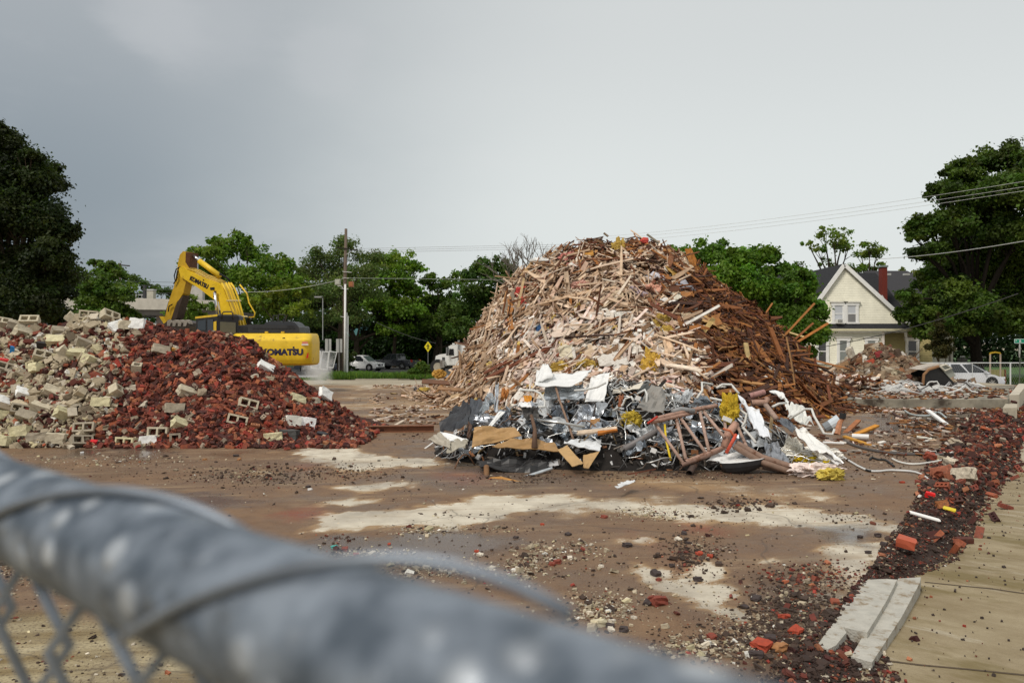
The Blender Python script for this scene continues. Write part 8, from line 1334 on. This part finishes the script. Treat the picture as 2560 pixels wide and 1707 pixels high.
  if low: b = MB(); b.box((cx, yy - .062, cz - h / 4 - .02), (w - .12, .012, h / 2 - .06), low); b.build('screen', [M['plastic']], parent=wn)
  return wn
 window(2085, 2108, 763, 805, .06, (.50, .52, .55)); w2 = window(2118, 2141, 763, 805, .06, (.50, .52, .55), low=(.20, .20, .20))
 b = MB(); b.box((X(2113), D - .025, Z(784)), (.22, .10, Z(760) - Z(808)), WT); b.box((X(2113), D - .02, Z(756)), (X(2148) - X(2077), .16, .06), (.6, .6, .55)); part(b, 'window_trim', 'plain')
 b = MB(); b.box((X(2095), D - .15, Z(803)), (.45, .5, .30), (.72, .72, .69)); ac = part(b, 'air_conditioner', 'plain'); b = MB(); [b.box((X(2095), D - .403, Z(803) + k * .045 - .09), (.36, .012, .018), (.05, .05, .05)) for k in range(5)]; b.build('grille', [M['plastic']], parent=ac)
 window(2044, 2066, 851, 905, 0, (.045, .045, .05)); window(2097, 2118, 851, 905, 0, (.22, .24, .23)); window(2167, 2189, 851, 905, 0, (.25, .27, .26)); window(2286, 2310, 852, 906, 1.1, (.010, .008, .008))
 # chimneys and roof vents
 def chim(u0, u1, v0, v1, d, col, cap): b = MB(); b.box(((Xu(u0, d) + Xu(u1, d)) / 2, d, (Zv(v0, d) + Zv(v1, d)) / 2), (Xu(u1, d) - Xu(u0, d), .6, Zv(v0, d) - Zv(v1, d)), col); c = part(b, 'chimney', brick_m); b = MB(); b.box(((Xu(u0, d) + Xu(u1, d)) / 2, d, Zv(v0, d) + .05), (Xu(u1, d) - Xu(u0, d) + .12, .72, .14), cap); b.build('chimney_cap', [M['plain']], parent=c); return c
 brick_m = pbr('chimney_brick', None, .8, nscale=10, namt=.3, bump=.3, bscale=30)
 c = chim(2201, 2214, 668, 755, 64.6, (.19, .034, .022), (.26, .32, .29)); chim(2074, 2092, 675, 690, 68, (.22, .06, .04), (.2, .1, .07))
 b = MB(); b.prism([P(2199, 738, 64.0), P(2207, 738, 64.0), P(2214, 752, 64.0), P(2210, 755, 64.0)], (0, .5, 0), (.72, .70, .68)); b.build('flashing', [M['plain']], parent=c)
 for u in (2219, 2266): b = MB(); b.box(P(u, 686, 66.0), (.45, .3, .16), (.6, .6, .58)); part(b, 'roof_vent', 'plain')
house()
def neighbour_roof():
 d = 78; root = empty('neighbour_house', Vector((Xu(2260, d), d + 4, -.9)), 'dark hip roofed house behind the yellow one', 'house')
 b = MB(); x0, x1, z0, z1 = Xu(2170, d), Xu(2400, d), Zv(740, d), Zv(677, d + 4); b.add([(x0, d, z0), (x1, d, z0), (x1, d + 9, z0), (x0, d + 9, z0), (x0 + 1.6, d + 4, z1), (x1 - 3.2, d + 4, z1)], [(0, 1, 5, 4), (1, 2, 5), (2, 3, 4, 5), (3, 0, 4)], (.045, .044, .048)); b.build('roof', [M['debris']], parent=root)
 b = MB(); b.box(((x0 + x1) / 2, d + 4.5, (z0 - .9) / 2), (x1 - x0 - .8, 8, z0 + .9), (.22, .21, .18)); b.build('wall', [M['plain']], parent=root)
neighbour_roof()
def back_yard():
 # things glimpsed in the shade behind the minivan
 def bx(nm, u0, u1, v0, v1, d, dep, c, lab, cat, m='plain'): b = MB(); b.box(((Xu(u0, d) + Xu(u1, d)) / 2, d + dep / 2, (Zv(v0, d) + Zv(v1, d)) / 2), (Xu(u1, d) - Xu(u0, d), dep, Zv(v0, d) - Zv(v1, d)), c); o = b.build(nm, [M[m]]); return tag(o, lab, cat)
 d = 58; root = empty('garden_arch', Vector((Xu(2490, d), d, -.85)), 'weathered garden arch with a yellow curved top behind the minivan bonnet', 'arch')
 for u in (2475.5, 2501): b = MB(); b.tube([Vector((Xu(u, d), d, -.85)), Vector((Xu(u, d), d, Zv(885, d)))], .06, (.45, .36, .28), 7); b.build('post', [M['plain']], parent=root)
 b = MB(); arc = [(2475, 884), (2478, 880.5), (2489, 878.5), (2500, 880.5), (2503, 884)]; b.prism([P(u, v, d - .05) for u, v in arc] + [P(u, v + 3.5, d - .05) for u, v in arc[::-1]], (0, .12, 0), (.58, .38, .03)); b.build('arch_top', [M['plain']], parent=root)
 root = empty('yellow_fence', Vector((Xu(2492, 60), 60, -.85)), 'short yellow board fence panel behind the minivan bonnet', 'fence')
 for i in range(6): u = 2474 + i * 6.6; b = MB(); b.box((Xu(u, 60), 60, (Zv(924, 60) - .85) / 2), (.185, .05, Zv(924, 60) + .85), (.58, .52, .20)); b.build('board', [M['plain']], parent=root)
 b = MB(); b.box((Xu(2512.5, 60), 60, (Zv(923, 60) - .85) / 2), (.1, .12, Zv(923, 60) + .85), (.35, .12, .05)); b.build('post', [M['plain']], parent=root)
 bx('porch_beam', 2426, 2466, 891, 895, 66, .3, (.30, .30, .26), 'pale horizontal beam in the shade behind the minivan', 'beam'); bx('white_gas_tank', 2405, 2413, 889, 894, 64, .3, (.6, .6, .58), 'small white box in the shade above the minivan', 'box'); bx('garden_chest', 2403, 2419, 896, 904, 64, .6, (.16, .15, .14), 'grey chest in the shade behind the minivan', 'chest'); bx('porch_post', 2374, 2378, 848, 905, 62, .16, (.26, .24, .21), 'grey porch post beside the conifer', 'post')
 root = empty('brown_shed', Vector((Xu(830, 112), 112, -.8)), 'brown low building with a teal roof under the far trees', 'building'); b = MB(); b.box((Xu(835, 112), 114, 1.0), (12, 4, 3.6), (.10, .06, .04)); b.build('wall', [M['plain']], parent=root); b = MB(); b.prism([Vector((Xu(835, 112) - 6.4, 111.6, 2.8)), Vector((Xu(835, 112) + 6.4, 111.6, 2.8)), Vector((Xu(835, 112) + 6.4, 114, 4.2)), Vector((Xu(835, 112) - 6.4, 114, 4.2))], (0, 0, .15), (.04, .12, .12)); b.build('roof', [M['plain']], parent=root)
back_yard()
# ------------------------------------------------------------------ bridge
def bridge():
 d = 74.0; root = empty('bridge', Vector((Xu(300, d), d, -.9)), 'pale concrete road bridge with parapet behind the brick heap', 'bridge'); c = (.50, .47, .41); X = lambda u: Xu(u, d)
 b = MB(); b.prism([P(40, 736, d), P(560, 752, d), P(560, 775, d), P(40, 772, d)], (0, .4, 0), c); b.build('parapet', [M['concrete']], parent=root)
 b = MB(); b.prism([P(40, 772.5, d + .5), P(560, 775.5, d + .5), P(560, 788, d + .5), P(40, 786, d + .5)], (0, 9, 0), (.16, .15, .14)); b.build('deck', [M['concrete']], parent=root)
 for u in (379, 398 + 160, 120): b = MB(); b.tube([Vector((X(u), d + 2, -1)), Vector((X(u), d + 2, Zv(787, d)))], .42, (.26, .21, .19), 14); b.build('pier', [M['concrete']], parent=root)
 b = MB()
 b.tube([P(288, 742 - 3, d + .2), P(360, 737, d + .2)], .05, (.42, .43, .44), 6); b.tube([P(288, 747, d + .2), P(360, 746, d + .2)], .04, (.42, .43, .44), 6); [b.tube([P(u, 738, d + .2), P(u, 748, d + .2)], .045, (.42, .43, .44), 6) for u in (290, 308, 327, 340, 355)]; b.build('railing', [M['plain']], parent=root)
 b = MB(); b.box(P(362, 730, d + .2), (.22, .3, 1.3), (.05, .05, .055)); b.build('dark_post', [M['plain']], parent=root)
 b = MB(); b.prism([P(476, 714, d + 1), P(506, 716, d + 1), P(506, 760, d + 1), P(476, 758, d + 1)], (0, .6, 0), (.48, .46, .42)); b.build('pylon', [M['concrete']], parent=root)
 b = MB(); b.prism([P(224, 744, d - .03), P(236, 744, d - .03), P(236, 755, d - .03), P(224, 755, d - .03)], (0, -.05, 0), (.22, .12, .08)); b.build('rust_patch', [M['rustpipe']], parent=root)
 # pale utility box and awning on the bridge, white block filling the gap below
 b = MB(); b.box(P(376, 738, d + 3), (.8, .6, 1.1), (.55, .52, .42)); b.box(P(376, 725, d + 3), (.9, .7, .12), (.6, .6, .58)); o = b.build('signal_box', [M['plain']]); tag(o, 'cream signal box standing on the bridge', 'signal box')
 b = MB(); b.box((Xu(375, 104), 105, 1.9), (10.5, 1.6, 5.2), (.82, .82, .80)); o = b.build('wall', [M['plain']]); root2 = empty('white_block', Vector((Xu(375, 104), 105, -.8)), 'plain white block filling the gap under the bridge', 'building'); o.parent = root2; o.location = -Vector(root2.location)
 b = MB(); b.box((Xu(375, 104), 105, 4.6), (10.9, 2.0, .2), (.5, .5, .48)); b.build('roof', [M['plain']], parent=root2)
bridge()
# ------------------------------------------------------------------ poles, signs, wires
def poles():
 d = 62.0; root = empty('utility_pole', Vector((Xu(864, d), d, -.6)), 'tall brown utility pole with white riser pipe, crossarm and two floodlights', 'utility pole'); X = lambda u: Xu(u, d)
 def part(b, nm, m, **k): return b.build(nm, [M[m]], parent=root, **k)
 b = MB(); b.tube([Vector((X(861), d, -.7)), Vector((X(862.5), d, Zv(720, d))), Vector((X(865), d, Zv(572, d)))], [.17, .14, .105], (.15, .115, .09), 10); part(b, 'shaft', 'polewood', smooth=True)
 b = MB(); b.tube([Vector((X(863), d - .2, -.6)), Vector((X(864.5), d - .2, Zv(711, d)))], .075, (.80, .80, .79), 9); part(b, 'riser_pipe', 'plain', smooth=True)
 for u, v in ((868, 782), (871, 790)): b = MB(); b.tube([Vector((X(u - 1), d - .15, -.6)), Vector((X(u + .5), d - .15, Zv(v, d)))], .032, (.62, .64, .64), 7); part(b, 'riser_pipe', 'plain')
 b = MB(); b.prism([P(840, 617, d - .15), P(894, 624, d - .15), P(894, 627, d - .15), P(840, 620, d - .15)], (0, .12, 0), (.03, .028, .022)); part(b, 'crossarm', 'polewood')
 b = MB(); b.tube([P(866, 636, d - .2), P(880, 628, d - .2)], .02, (.5, .5, .48), 5); part(b, 'brace', 'plain')
 b = MB(); [b.tube([P(a, v, d - .2), P(c, v + 2, d - .2)], .025, (.55, .55, .53), 5) for a, c, v in ((856, 879, 679), (852, 871, 721), (851, 862, 791), (856, 872, 694))]; part(b, 'bracket', 'plain')
 for u0, u1, v0, v1, c, nm in ((837, 850, 698, 712, (.42, .42, .36), 'floodlight'), (871.5, 883, 704, 717, (.32, .13, .06), 'floodlight')):
  b = MB(); b.prism([P(u0, v0, d - .3), P(u1, v0 - .5, d - .3), P(u1, v1, d - .3), P(u0, v1, d - .3)], (0, .3, 0), c); fl = part(b, nm, 'paintmetal'); b = MB(); b.prism([P(u0 + 2, v0 + 2, d - .31), P(u1 - 2, v0 + 2, d - .31), P(u1 - 2, v1 - 2, d - .31), P(u0 + 2, v1 - 2, d - .31)], (0, -.02, 0), tuple(q * 1.2 for q in c)); b.build('lens', [M['glass']], parent=fl)
 b = MB(); b.tube([P(844, 715, d - .25), P(853, 715, d - .25), P(857, 720, d - .2)], .03, (.6, .6, .58), 6); part(b, 'lamp_arm', 'plain')
 # pole by the bridge
 d2 = 84.0; root = empty('utility_pole', Vector((Xu(300, d2), d2, -.8)), 'wooden utility pole with crossarm and grey transformer behind the bridge', 'utility pole')
 b = MB(); b.tube([Vector((Xu(300, d2), d2, -.8)), P(299.5, 658, d2)], [.2, .14], (.16, .13, .11), 9); b.build('shaft', [M['polewood']], parent=root)
 b = MB(); b.prism([P(273, 659, d2 - .2), P(323, 663, d2 - .2), P(323, 666, d2 - .2), P(273, 662, d2 - .2)], (0, .15, 0), (.05, .045, .04)); b.build('crossarm', [M['polewood']], parent=root); b = MB(); b.tube([P(285, 663, d2 - .2), P(297, 672, d2 - .2)], .03, (.2, .2, .2), 5); b.build('brace', [M['plain']], parent=root)
 b = MB(); b.tube([P(294, 712, d2 - .3), P(294, 698, d2 - .3)], .13, (.55, .57, .56), 10); b.build('transformer', [M['plain']], parent=root)
 b = MB(); b.tube([P(303, 733, d2), P(312, 731, d2)], .03, (.5, .5, .5), 5); b.sphere(P(317.5, 735, d2), .14, (.75, .75, .73)); b.build('lamp_globe', [M['plain']], parent=root)
 def lamp(u, vt, vb, d, arm, c, lab, r=.07):
  root = empty('street_lamp', Vector((Xu(u, d), d, -.9)), lab, 'street lamp'); b = MB(); b.tube([Vector((Xu(u, d), d, Zv(vb, d))), P(u, vt, d)], r, c, 7); b.build('post', [M['plain']], parent=root); b = MB(); b.tube([P(u, arm[1], d), P(u + arm[0], arm[1] + 1, d)], r * .6, c, 6); b.build('arm', [M['plain']], parent=root); b = MB(); b.box(P(u + arm[0], arm[1] + 1.5, d), (.6, .25, .12), (.3, .3, .3)); b.build('lamp_head', [M['plain']], parent=root)
 lamp(495, 613, 760, 88, (-14, 628), (.42, .44, .46), 'grey street lamp sticking up behind the excavator boom'); lamp(169, 655, 742, 76, (-10, 659), (.62, .64, .65), 'pale street lamp beside the dark leafy tree', .09); lamp(807, 745, 850, 70, (-12, 741), (.3, .31, .31), 'thin grey lamp post before the trees left of the utility pole', .04)
 # sign backs
 for u, lab in ((820.5, 'grey back of a road sign left of another one'), (848, 'grey back of a road sign touching the utility pole')):
  d = 66; root = empty('road_sign', Vector((Xu(u, d), d, -.7)), lab, 'road sign'); b = MB(); b.box(((Xu(u, d)), d, Zv(864, d)), (.50, .03, 1.12), (.42, .42, .40)); b.build('sign_panel', [M['plain']], parent=root); b = MB(); b.tube([Vector((Xu(u, d), d - .05, -.75)), Vector((Xu(u, d), d - .05, Zv(847, d)))], .035, (.25, .25, .24), 6); b.build('post', [M['plain']], parent=root)
 # pedestrian crossing sign
 d = 76; root = empty('crossing_sign', Vector((Xu(1070, d), d, -.9)), 'yellow diamond pedestrian crossing sign on a thin post', 'road sign'); b = MB(); c = P(1070, 866.5, d); w, h = .36, .52
 b.prism([c + Vector((-w, 0, 0)), c + Vector((0, 0, -h)), c + Vector((w, 0, 0)), c + Vector((0, 0, h))], (0, .03, 0), (.75, .62, .02)); sp = b.build('sign_panel', [M['plain']], parent=root)
 b = MB(); y = d - .012; o = c; f = lambda x, z: Vector((o.x + x, y, o.z + z)); K = (.01, .01, .01)
 b.sphere(f(.0, .22), .055, K, 8, 5, (1, .15, 1)); b.prism([f(-.05, .16), f(.05, .16), f(.05, -.03), f(-.04, -.03)], (0, -.01, 0), K); b.prism([f(-.03, -.02), f(.02, -.02), f(-.06, -.28), f(-.11, -.27)], (0, -.01, 0), K); b.prism([f(.0, -.02), f(.05, -.02), f(.12, -.26), f(.07, -.28)], (0, -.01, 0), K); b.prism([f(-.05, .15), f(-.05, .10), f(-.14, .02), f(-.16, .05)], (0, -.01, 0), K); b.prism([f(.05, .15), f(.05, .10), f(.13, .0), f(.16, .03)], (0, -.01, 0), K); b.build('pedestrian_symbol', [M['plain']], parent=sp)
 b = MB(); b.tube([Vector((c.x, d + .05, -.95)), Vector((c.x, d + .05, c.z + .3))], .03, (.2, .2, .19), 6); b.build('post', [M['plain']], parent=root)
 # stop sign seen from behind, with street name blade
 d = 45; root = empty('stop_sign', Vector((Xu(2548, d), d, -.9)), 'back of a stop sign under a green street name sign', 'road sign'); b = MB(); c = P(2549, 876.5, d); rot = Matrix.Rotation(R(62), 3, 'Z'); b.prism([c + rot @ Vector((.42 * math.cos(a), 0, .42 * math.sin(a))) for a in [R(22.5 + 45 * k) for k in range(8)]], rot @ Vector((0, .02, 0)), (.52, .52, .50)); b.build('sign_panel', [M['plain']], parent=root)
 b = MB(); b.tube([Vector((Xu(2547, d), d - .03, -.95)), Vector((Xu(2550, d), d - .03, Zv(858, d)))], .035, (.09, .10, .08), 6); b.build('post', [M['plain']], parent=root)
 b = MB(); p0, p1 = P(2535.5, 852.5, d), P(2568, 852.5, d); b.box((p0 + p1) / 2, ((p1 - p0).x, .02, .26), (.015, .24, .15)); bl = b.build('name_blade', [M['plain']], parent=root)
 b = MB(); [b.box(((p0 + p1) / 2).lerp((p0 + p1) / 2, 0) + Vector((0, -.012, s * .118)), ((p1 - p0).x, .008, .018), (.75, .78, .76)) for s in (-1, 1)]; b.box(p0 + Vector((.01, -.012, 0)), (.018, .008, .25), (.75, .78, .76)); b.build('blade_border', [M['plain']], parent=bl)
 text_mesh('lettering', 'N', M['plain'], frame(P(2538.6, 853, d) + Vector((0, -.016, 0)), (1, 0, 0), (0, 0, 1)), .07, .075, .002, .01, parent=bl, col=(.8, .82, .8)); text_mesh('lettering', 'B', M['plain'], frame(P(2548, 856, d) + Vector((0, -.016, 0)), (1, 0, 0), (0, 0, 1)), .10, .145, .002, .01, parent=bl, col=(.8, .82, .8))
 # wires
 def wire(pts, r, c, lab, sag=.0, d0=None):
  b = MB(); (u0, v0, da), (u1, v1, db) = pts; a, q = P(u0, v0, da), P(u1, v1, db); b.tube([a.lerp(q, t) - Vector((0, 0, sag * 4 * t * (1 - t))) for t in np.linspace(0, 1, 14)], r, c, 5); o = b.build('power_line', [M['plain']]); tag(o, lab, 'power line')
 dk, lt = (.16, .16, .16), (.55, .56, .54)
 for i, (va, vb, w) in enumerate(((622, 617, 'top'), (627, 622, 'middle'), (632, 627, 'lowest'))): wire([(885, va, 62), (1420, vb - 6, 70)], .012, (.34, .35, .36), f'{w} of three thin wires running from the pole crossarm to the timber heap')
 for i, (va, vb, w) in enumerate(((592, 452, 'top'), (598, 466, 'middle'), (607, 476, 'lowest'))): wire([(1500, va, 66), (2620, vb - 8, 36)], .009, lt, f'{w} of three wires slanting up toward the maple', .3)
 wire([(2150, 650, 48), (2640, 588, 36)], .016, lt, 'single pale wire crossing in front of the maple', .2); wire([(2040, 870, 44), (2545, 734, 36)], .02, (.06, .06, .06), 'dark drooping service wire crossing before the house', .25); wire([(866, 695, 62), (1300, 700, 66)], .014, (.42, .44, .42), 'pale wire running level from the pole over the far trees'); wire([(600, 730, 64), (862, 696, 62)], .014, lt, 'pale wire from the pole down behind the excavator', .3); wire([(940, 805, 70), (1090, 858, 72)], .02, (.10, .10, .10), 'dark wire sloping down to the crossing sign', .2); wire([(1780, 678, 46), (1960, 666, 50)], .014, lt, 'short pale wire before the vine covered tree')
 for k in range(4): wire([(160, 700 + k * 11, 95), (440, 706 + k * 9, 95)], .02, (.10, .11, .11), ('highest', 'second', 'third', 'lowest')[k] + ' of the dark wires strung over the bridge')
poles()
# ------------------------------------------------------------------ fences and dust
def panels():
 # loose temporary fence panels behind the excavator
 d = 47
 for i, (pts, lab) in enumerate([([(778, 920), (778, 876), (801, 878), (800, 922)], 'temporary mesh fence panel nearest the counterweight'), ([(800, 922), (806, 879), (824, 880), (818, 924)], 'leaning temporary fence panel in the middle'), ([(816, 918), (823, 878), (842, 881), (833, 919)], 'leaning temporary fence panel beside the utility pole')]):
  q = [P(u, v, d + i * 1.5) for u, v in pts]; root = empty('fence_panel', Vector((q[0].x, q[0].y, q[0].z)), lab, 'fence panel'); b = MB()
  for a, c in ((0, 1), (1, 2), (2, 3), (0, 3)): b.tube([q[a], q[c]], .03, (.62, .64, .64), 6)
  b.build('frame', [M['plain']], parent=root); b = MB()
  for k in range(1, 12): t = k / 12; b.tube([q[0].lerp(q[3], t), q[1].lerp(q[2], t)], .005, (.4, .42, .42), 4)
  for k in range(1, 12): t = k / 12; b.tube([q[0].lerp(q[1], t), q[3].lerp(q[2], t)], .005, (.4, .42, .42), 4)
  b.build('mesh_infill', [M['plain']], parent=root)
 # street side chain link fence at the right
 d = 49; root = empty('chain_link_fence', Vector((Xu(2526, d), d, -.95)), 'galvanised chain link fence beside the minivan', 'fence'); zt = Zv(907, d); b = MB(); b.tube([Vector((Xu(2300, d), d, zt)), Vector((Xu(2526, d), d, zt)), Vector((Xu(2760, d - 1), d - .4, zt))], .028, (.62, .64, .64), 7); b.build('top_rail', [M['plain']], parent=root)
 for u in (2526, 2431, 2340): b = MB(); b.tube([Vector((Xu(u, d), d, -.95)), Vector((Xu(u, d), d, zt))], .045 if u == 2526 else .022, (.58, .60, .60), 8); b.build('post', [M['plain']], parent=root)
 b = MB(); x0, x1 = Xu(2300, d), Xu(2700, d); n = int((x1 - x0) / .14)
 for i in range(n):
  for s in (-1, 1):
   x = x0 + i * .14; b.tube([(x, d, zt), (x + s * .9, d, zt - 1.75)], .0028, (.42, .43, .43), 3, cap=False)
 b.build('wire_mesh', [M['galv']], parent=root)
panels()
def near_fence():
 A = P(0, 1260, .38); dr = Vector((.7486, -.663, 0)); B_ = A + dr * .18; side = Vector((-dr.y, dr.x, 0)); mid = A.lerp(B_, .6); root = empty('chain_link_fence', Vector((mid.x, mid.y, 0)), 'chain link fence with galvanised top rail right before the camera', 'fence')
 gm = bpy.data.materials.new('spangled_zinc'); gm.use_nodes = True; nt = gm.node_tree; b_ = nt.nodes['Principled BSDF']; tc = nt.nodes.new('ShaderNodeTexCoord'); vo = nt.nodes.new('ShaderNodeTexVoronoi'); vo.inputs['Scale'].default_value = 90; n1 = nt.nodes.new('ShaderNodeTexNoise'); n1.inputs['Scale'].default_value = 55; n1.inputs['Detail'].default_value = 4
 for n in (vo, n1): nt.links.new(tc.outputs['Object'], n.inputs['Vector'])
 mx = nt.nodes.new('ShaderNodeMix'); mx.data_type = 'RGBA'; mx.inputs['A'].default_value = (.07, .09, .115, 1); mx.inputs['B'].default_value = (.23, .265, .31, 1); mr = nt.nodes.new('ShaderNodeMapRange'); mr.inputs[1].default_value = .4; mr.inputs[2].default_value = .66; nt.links.new(n1.outputs['Fac'], mr.inputs[0]); nt.links.new(mr.outputs[0], mx.inputs['Factor']); nt.links.new(mx.outputs['Result'], b_.inputs['Base Color'])
 # scattered spots in the zinc, paler in colour and slightly raised
 v2 = nt.nodes.new('ShaderNodeTexVoronoi'); v2.inputs['Scale'].default_value = 62; nt.links.new(tc.outputs['Object'], v2.inputs['Vector']); m2 = nt.nodes.new('ShaderNodeMapRange'); m2.inputs[1].default_value = .25; m2.inputs[2].default_value = .42; m2.inputs[3].default_value = 1; m2.inputs[4].default_value = 0; nt.links.new(v2.outputs['Distance'], m2.inputs[0]); bp = nt.nodes.new('ShaderNodeBump'); bp.inputs['Distance'].default_value = .002; bp.inputs['Strength'].default_value = .6; nt.links.new(m2.outputs[0], bp.inputs['Height']); n4 = nt.nodes.new('ShaderNodeTexNoise'); n4.inputs['Scale'].default_value = 16; nt.links.new(tc.outputs['Object'], n4.inputs['Vector']); m4 = nt.nodes.new('ShaderNodeMapRange'); m4.inputs[1].default_value = .48; m4.inputs[2].default_value = .62; nt.links.new(n4.outputs['Fac'], m4.inputs[0]); m5 = nt.nodes.new('ShaderNodeMath'); m5.operation = 'MULTIPLY'; nt.links.new(m2.outputs[0], m5.inputs[0]); nt.links.new(m4.outputs[0], m5.inputs[1]); mz = nt.nodes.new('ShaderNodeMix'); mz.data_type = 'RGBA'; nt.links.new(m5.outputs[0], mz.inputs['Factor']); nt.links.new(mx.outputs['Result'], mz.inputs['A']); mz.inputs['B'].default_value = (.42, .45, .48, 1); nt.links.new(mz.outputs['Result'], b_.inputs['Base Color']); nt.links.new(bp.outputs[0], b_.inputs['Normal'])
 b_.inputs['Metallic'].default_value = .2; rr = nt.nodes.new('ShaderNodeMapRange'); rr.inputs[3].default_value = .28; rr.inputs[4].default_value = .5; nt.links.new(vo.outputs['Distance'], rr.inputs[0]); nt.links.new(rr.outputs[0], b_.inputs['Roughness'])
 r = .0212; b = MB(); b.tube([A - dr * 1.6, A, B_, B_ + dr * 1.8], r, (.5, .5, .5), 32); b.build('top_rail', [gm], parent=root, smooth=True)
 wm = pbr('zinc_wire', (.24, .27, .31), .4, .6, nscale=40, namt=.2)
 # tie wires: wrapped over the rail, standing a little proud of it
 def tie(c, skew, off=0, rr=.0230, a0=-2.6, a1=1.6, w=.0021):
  b = MB(); pts = []
  for a in np.linspace(a0, a1, 26): pts.append(c + dr * (skew * a) + (-side * math.sin(a) * -1 + Vector((0, 0, 1)) * math.cos(a)) * (rr + off * max(0, math.cos(a - .5)) ** 2))
  b.tube(pts, w, (.3, .33, .36), 8); b.build('tie_wire', [wm], parent=root, smooth=True)
 tie(A + dr * .135, .055, a1=1.0); tie(A + dr * .285, .046, .0035, a1=.9, w=.0017); tie(A - dr * .10, .05); tie(B_ + dr * .42, .05, .004); tie(A - dr * .40, .05)
 # the woven wires hang below
 b = MB(); pitch = .072; z0 = A.z - .024; L0, L1 = -.95, 1.0; nw = int((L1 - L0) / (pitch / 2)); rows = 34
 for i in range(nw):
  x = L0 + i * pitch / 2; pts = []
  for k in range(rows + 1):
   s = 1 if (k + i) % 2 else -1; pts.append(A + dr * (x + s * pitch / 4) + side * (.004 * s) + Vector((0, 0, z0 - A.z + .012 - k * pitch * .52)))
  b.tube(pts, .0024, (.3, .33, .36), 5)
 b.build('wire_mesh', [wm], parent=root, smooth=True)
 for s in (-1.5, 1.75): b = MB(); q = A + dr * s; b.tube([Vector((q.x, q.y, -.2)), Vector((q.x, q.y, A.z + .03))], .03, (.3, .33, .36), 14); b.build('post', [gm], parent=root)
near_fence()
def dust():
 d = 43; c = P(796, 925, d); b = MB(); b.sphere(c, 1.0, (.8, .8, .8), 16, 10, (.95, .6, 1.25)); o = b.build('dust', [None], local=c); m = bpy.data.materials.new('dust_puff'); m.use_nodes = True; nt = m.node_tree; nd = nt.nodes
 for n in list(nd): nd.remove(n)
 out = nd.new('ShaderNodeOutputMaterial'); v = nd.new('ShaderNodeVolumePrincipled'); v.inputs['Color'].default_value = (.99, .99, .99, 1); tc = nd.new('ShaderNodeTexCoord'); ln = nd.new('ShaderNodeVectorMath'); ln.operation = 'MULTIPLY'; ln.inputs[1].default_value = (1.05, 1.6, .8); le = nd.new('ShaderNodeVectorMath'); le.operation = 'LENGTH'; nz = nd.new('ShaderNodeTexNoise'); nz.inputs['Scale'].default_value = 1.6; nz.inputs['Detail'].default_value = 5
 lk = nt.links; lk.new(tc.outputs['Object'], ln.inputs[0]); lk.new(ln.outputs[0], le.inputs[0]); lk.new(tc.outputs['Object'], nz.inputs['Vector']); a = nd.new('ShaderNodeMath'); a.operation = 'ADD'; lk.new(le.outputs['Value'], a.inputs[0]); s2 = nd.new('ShaderNodeMath'); s2.operation = 'MULTIPLY_ADD'; s2.inputs[1].default_value = 1.3; s2.inputs[2].default_value = -.65; lk.new(nz.outputs['Fac'], s2.inputs[0]); lk.new(s2.outputs[0], a.inputs[1]); mr = nd.new('ShaderNodeMapRange'); mr.inputs[1].default_value = .95; mr.inputs[2].default_value = .15; mr.inputs[3].default_value = 0; mr.inputs[4].default_value = 2.2; lk.new(a.outputs[0], mr.inputs[0]); lk.new(mr.outputs[0], v.inputs['Density']); lk.new(v.outputs[0], out.inputs['Volume']); o.data.materials.clear(); o.data.materials.append(m); tag(o, 'small white puff of dust drifting beside the brick heap', 'dust', None, 'stuff')
dust()
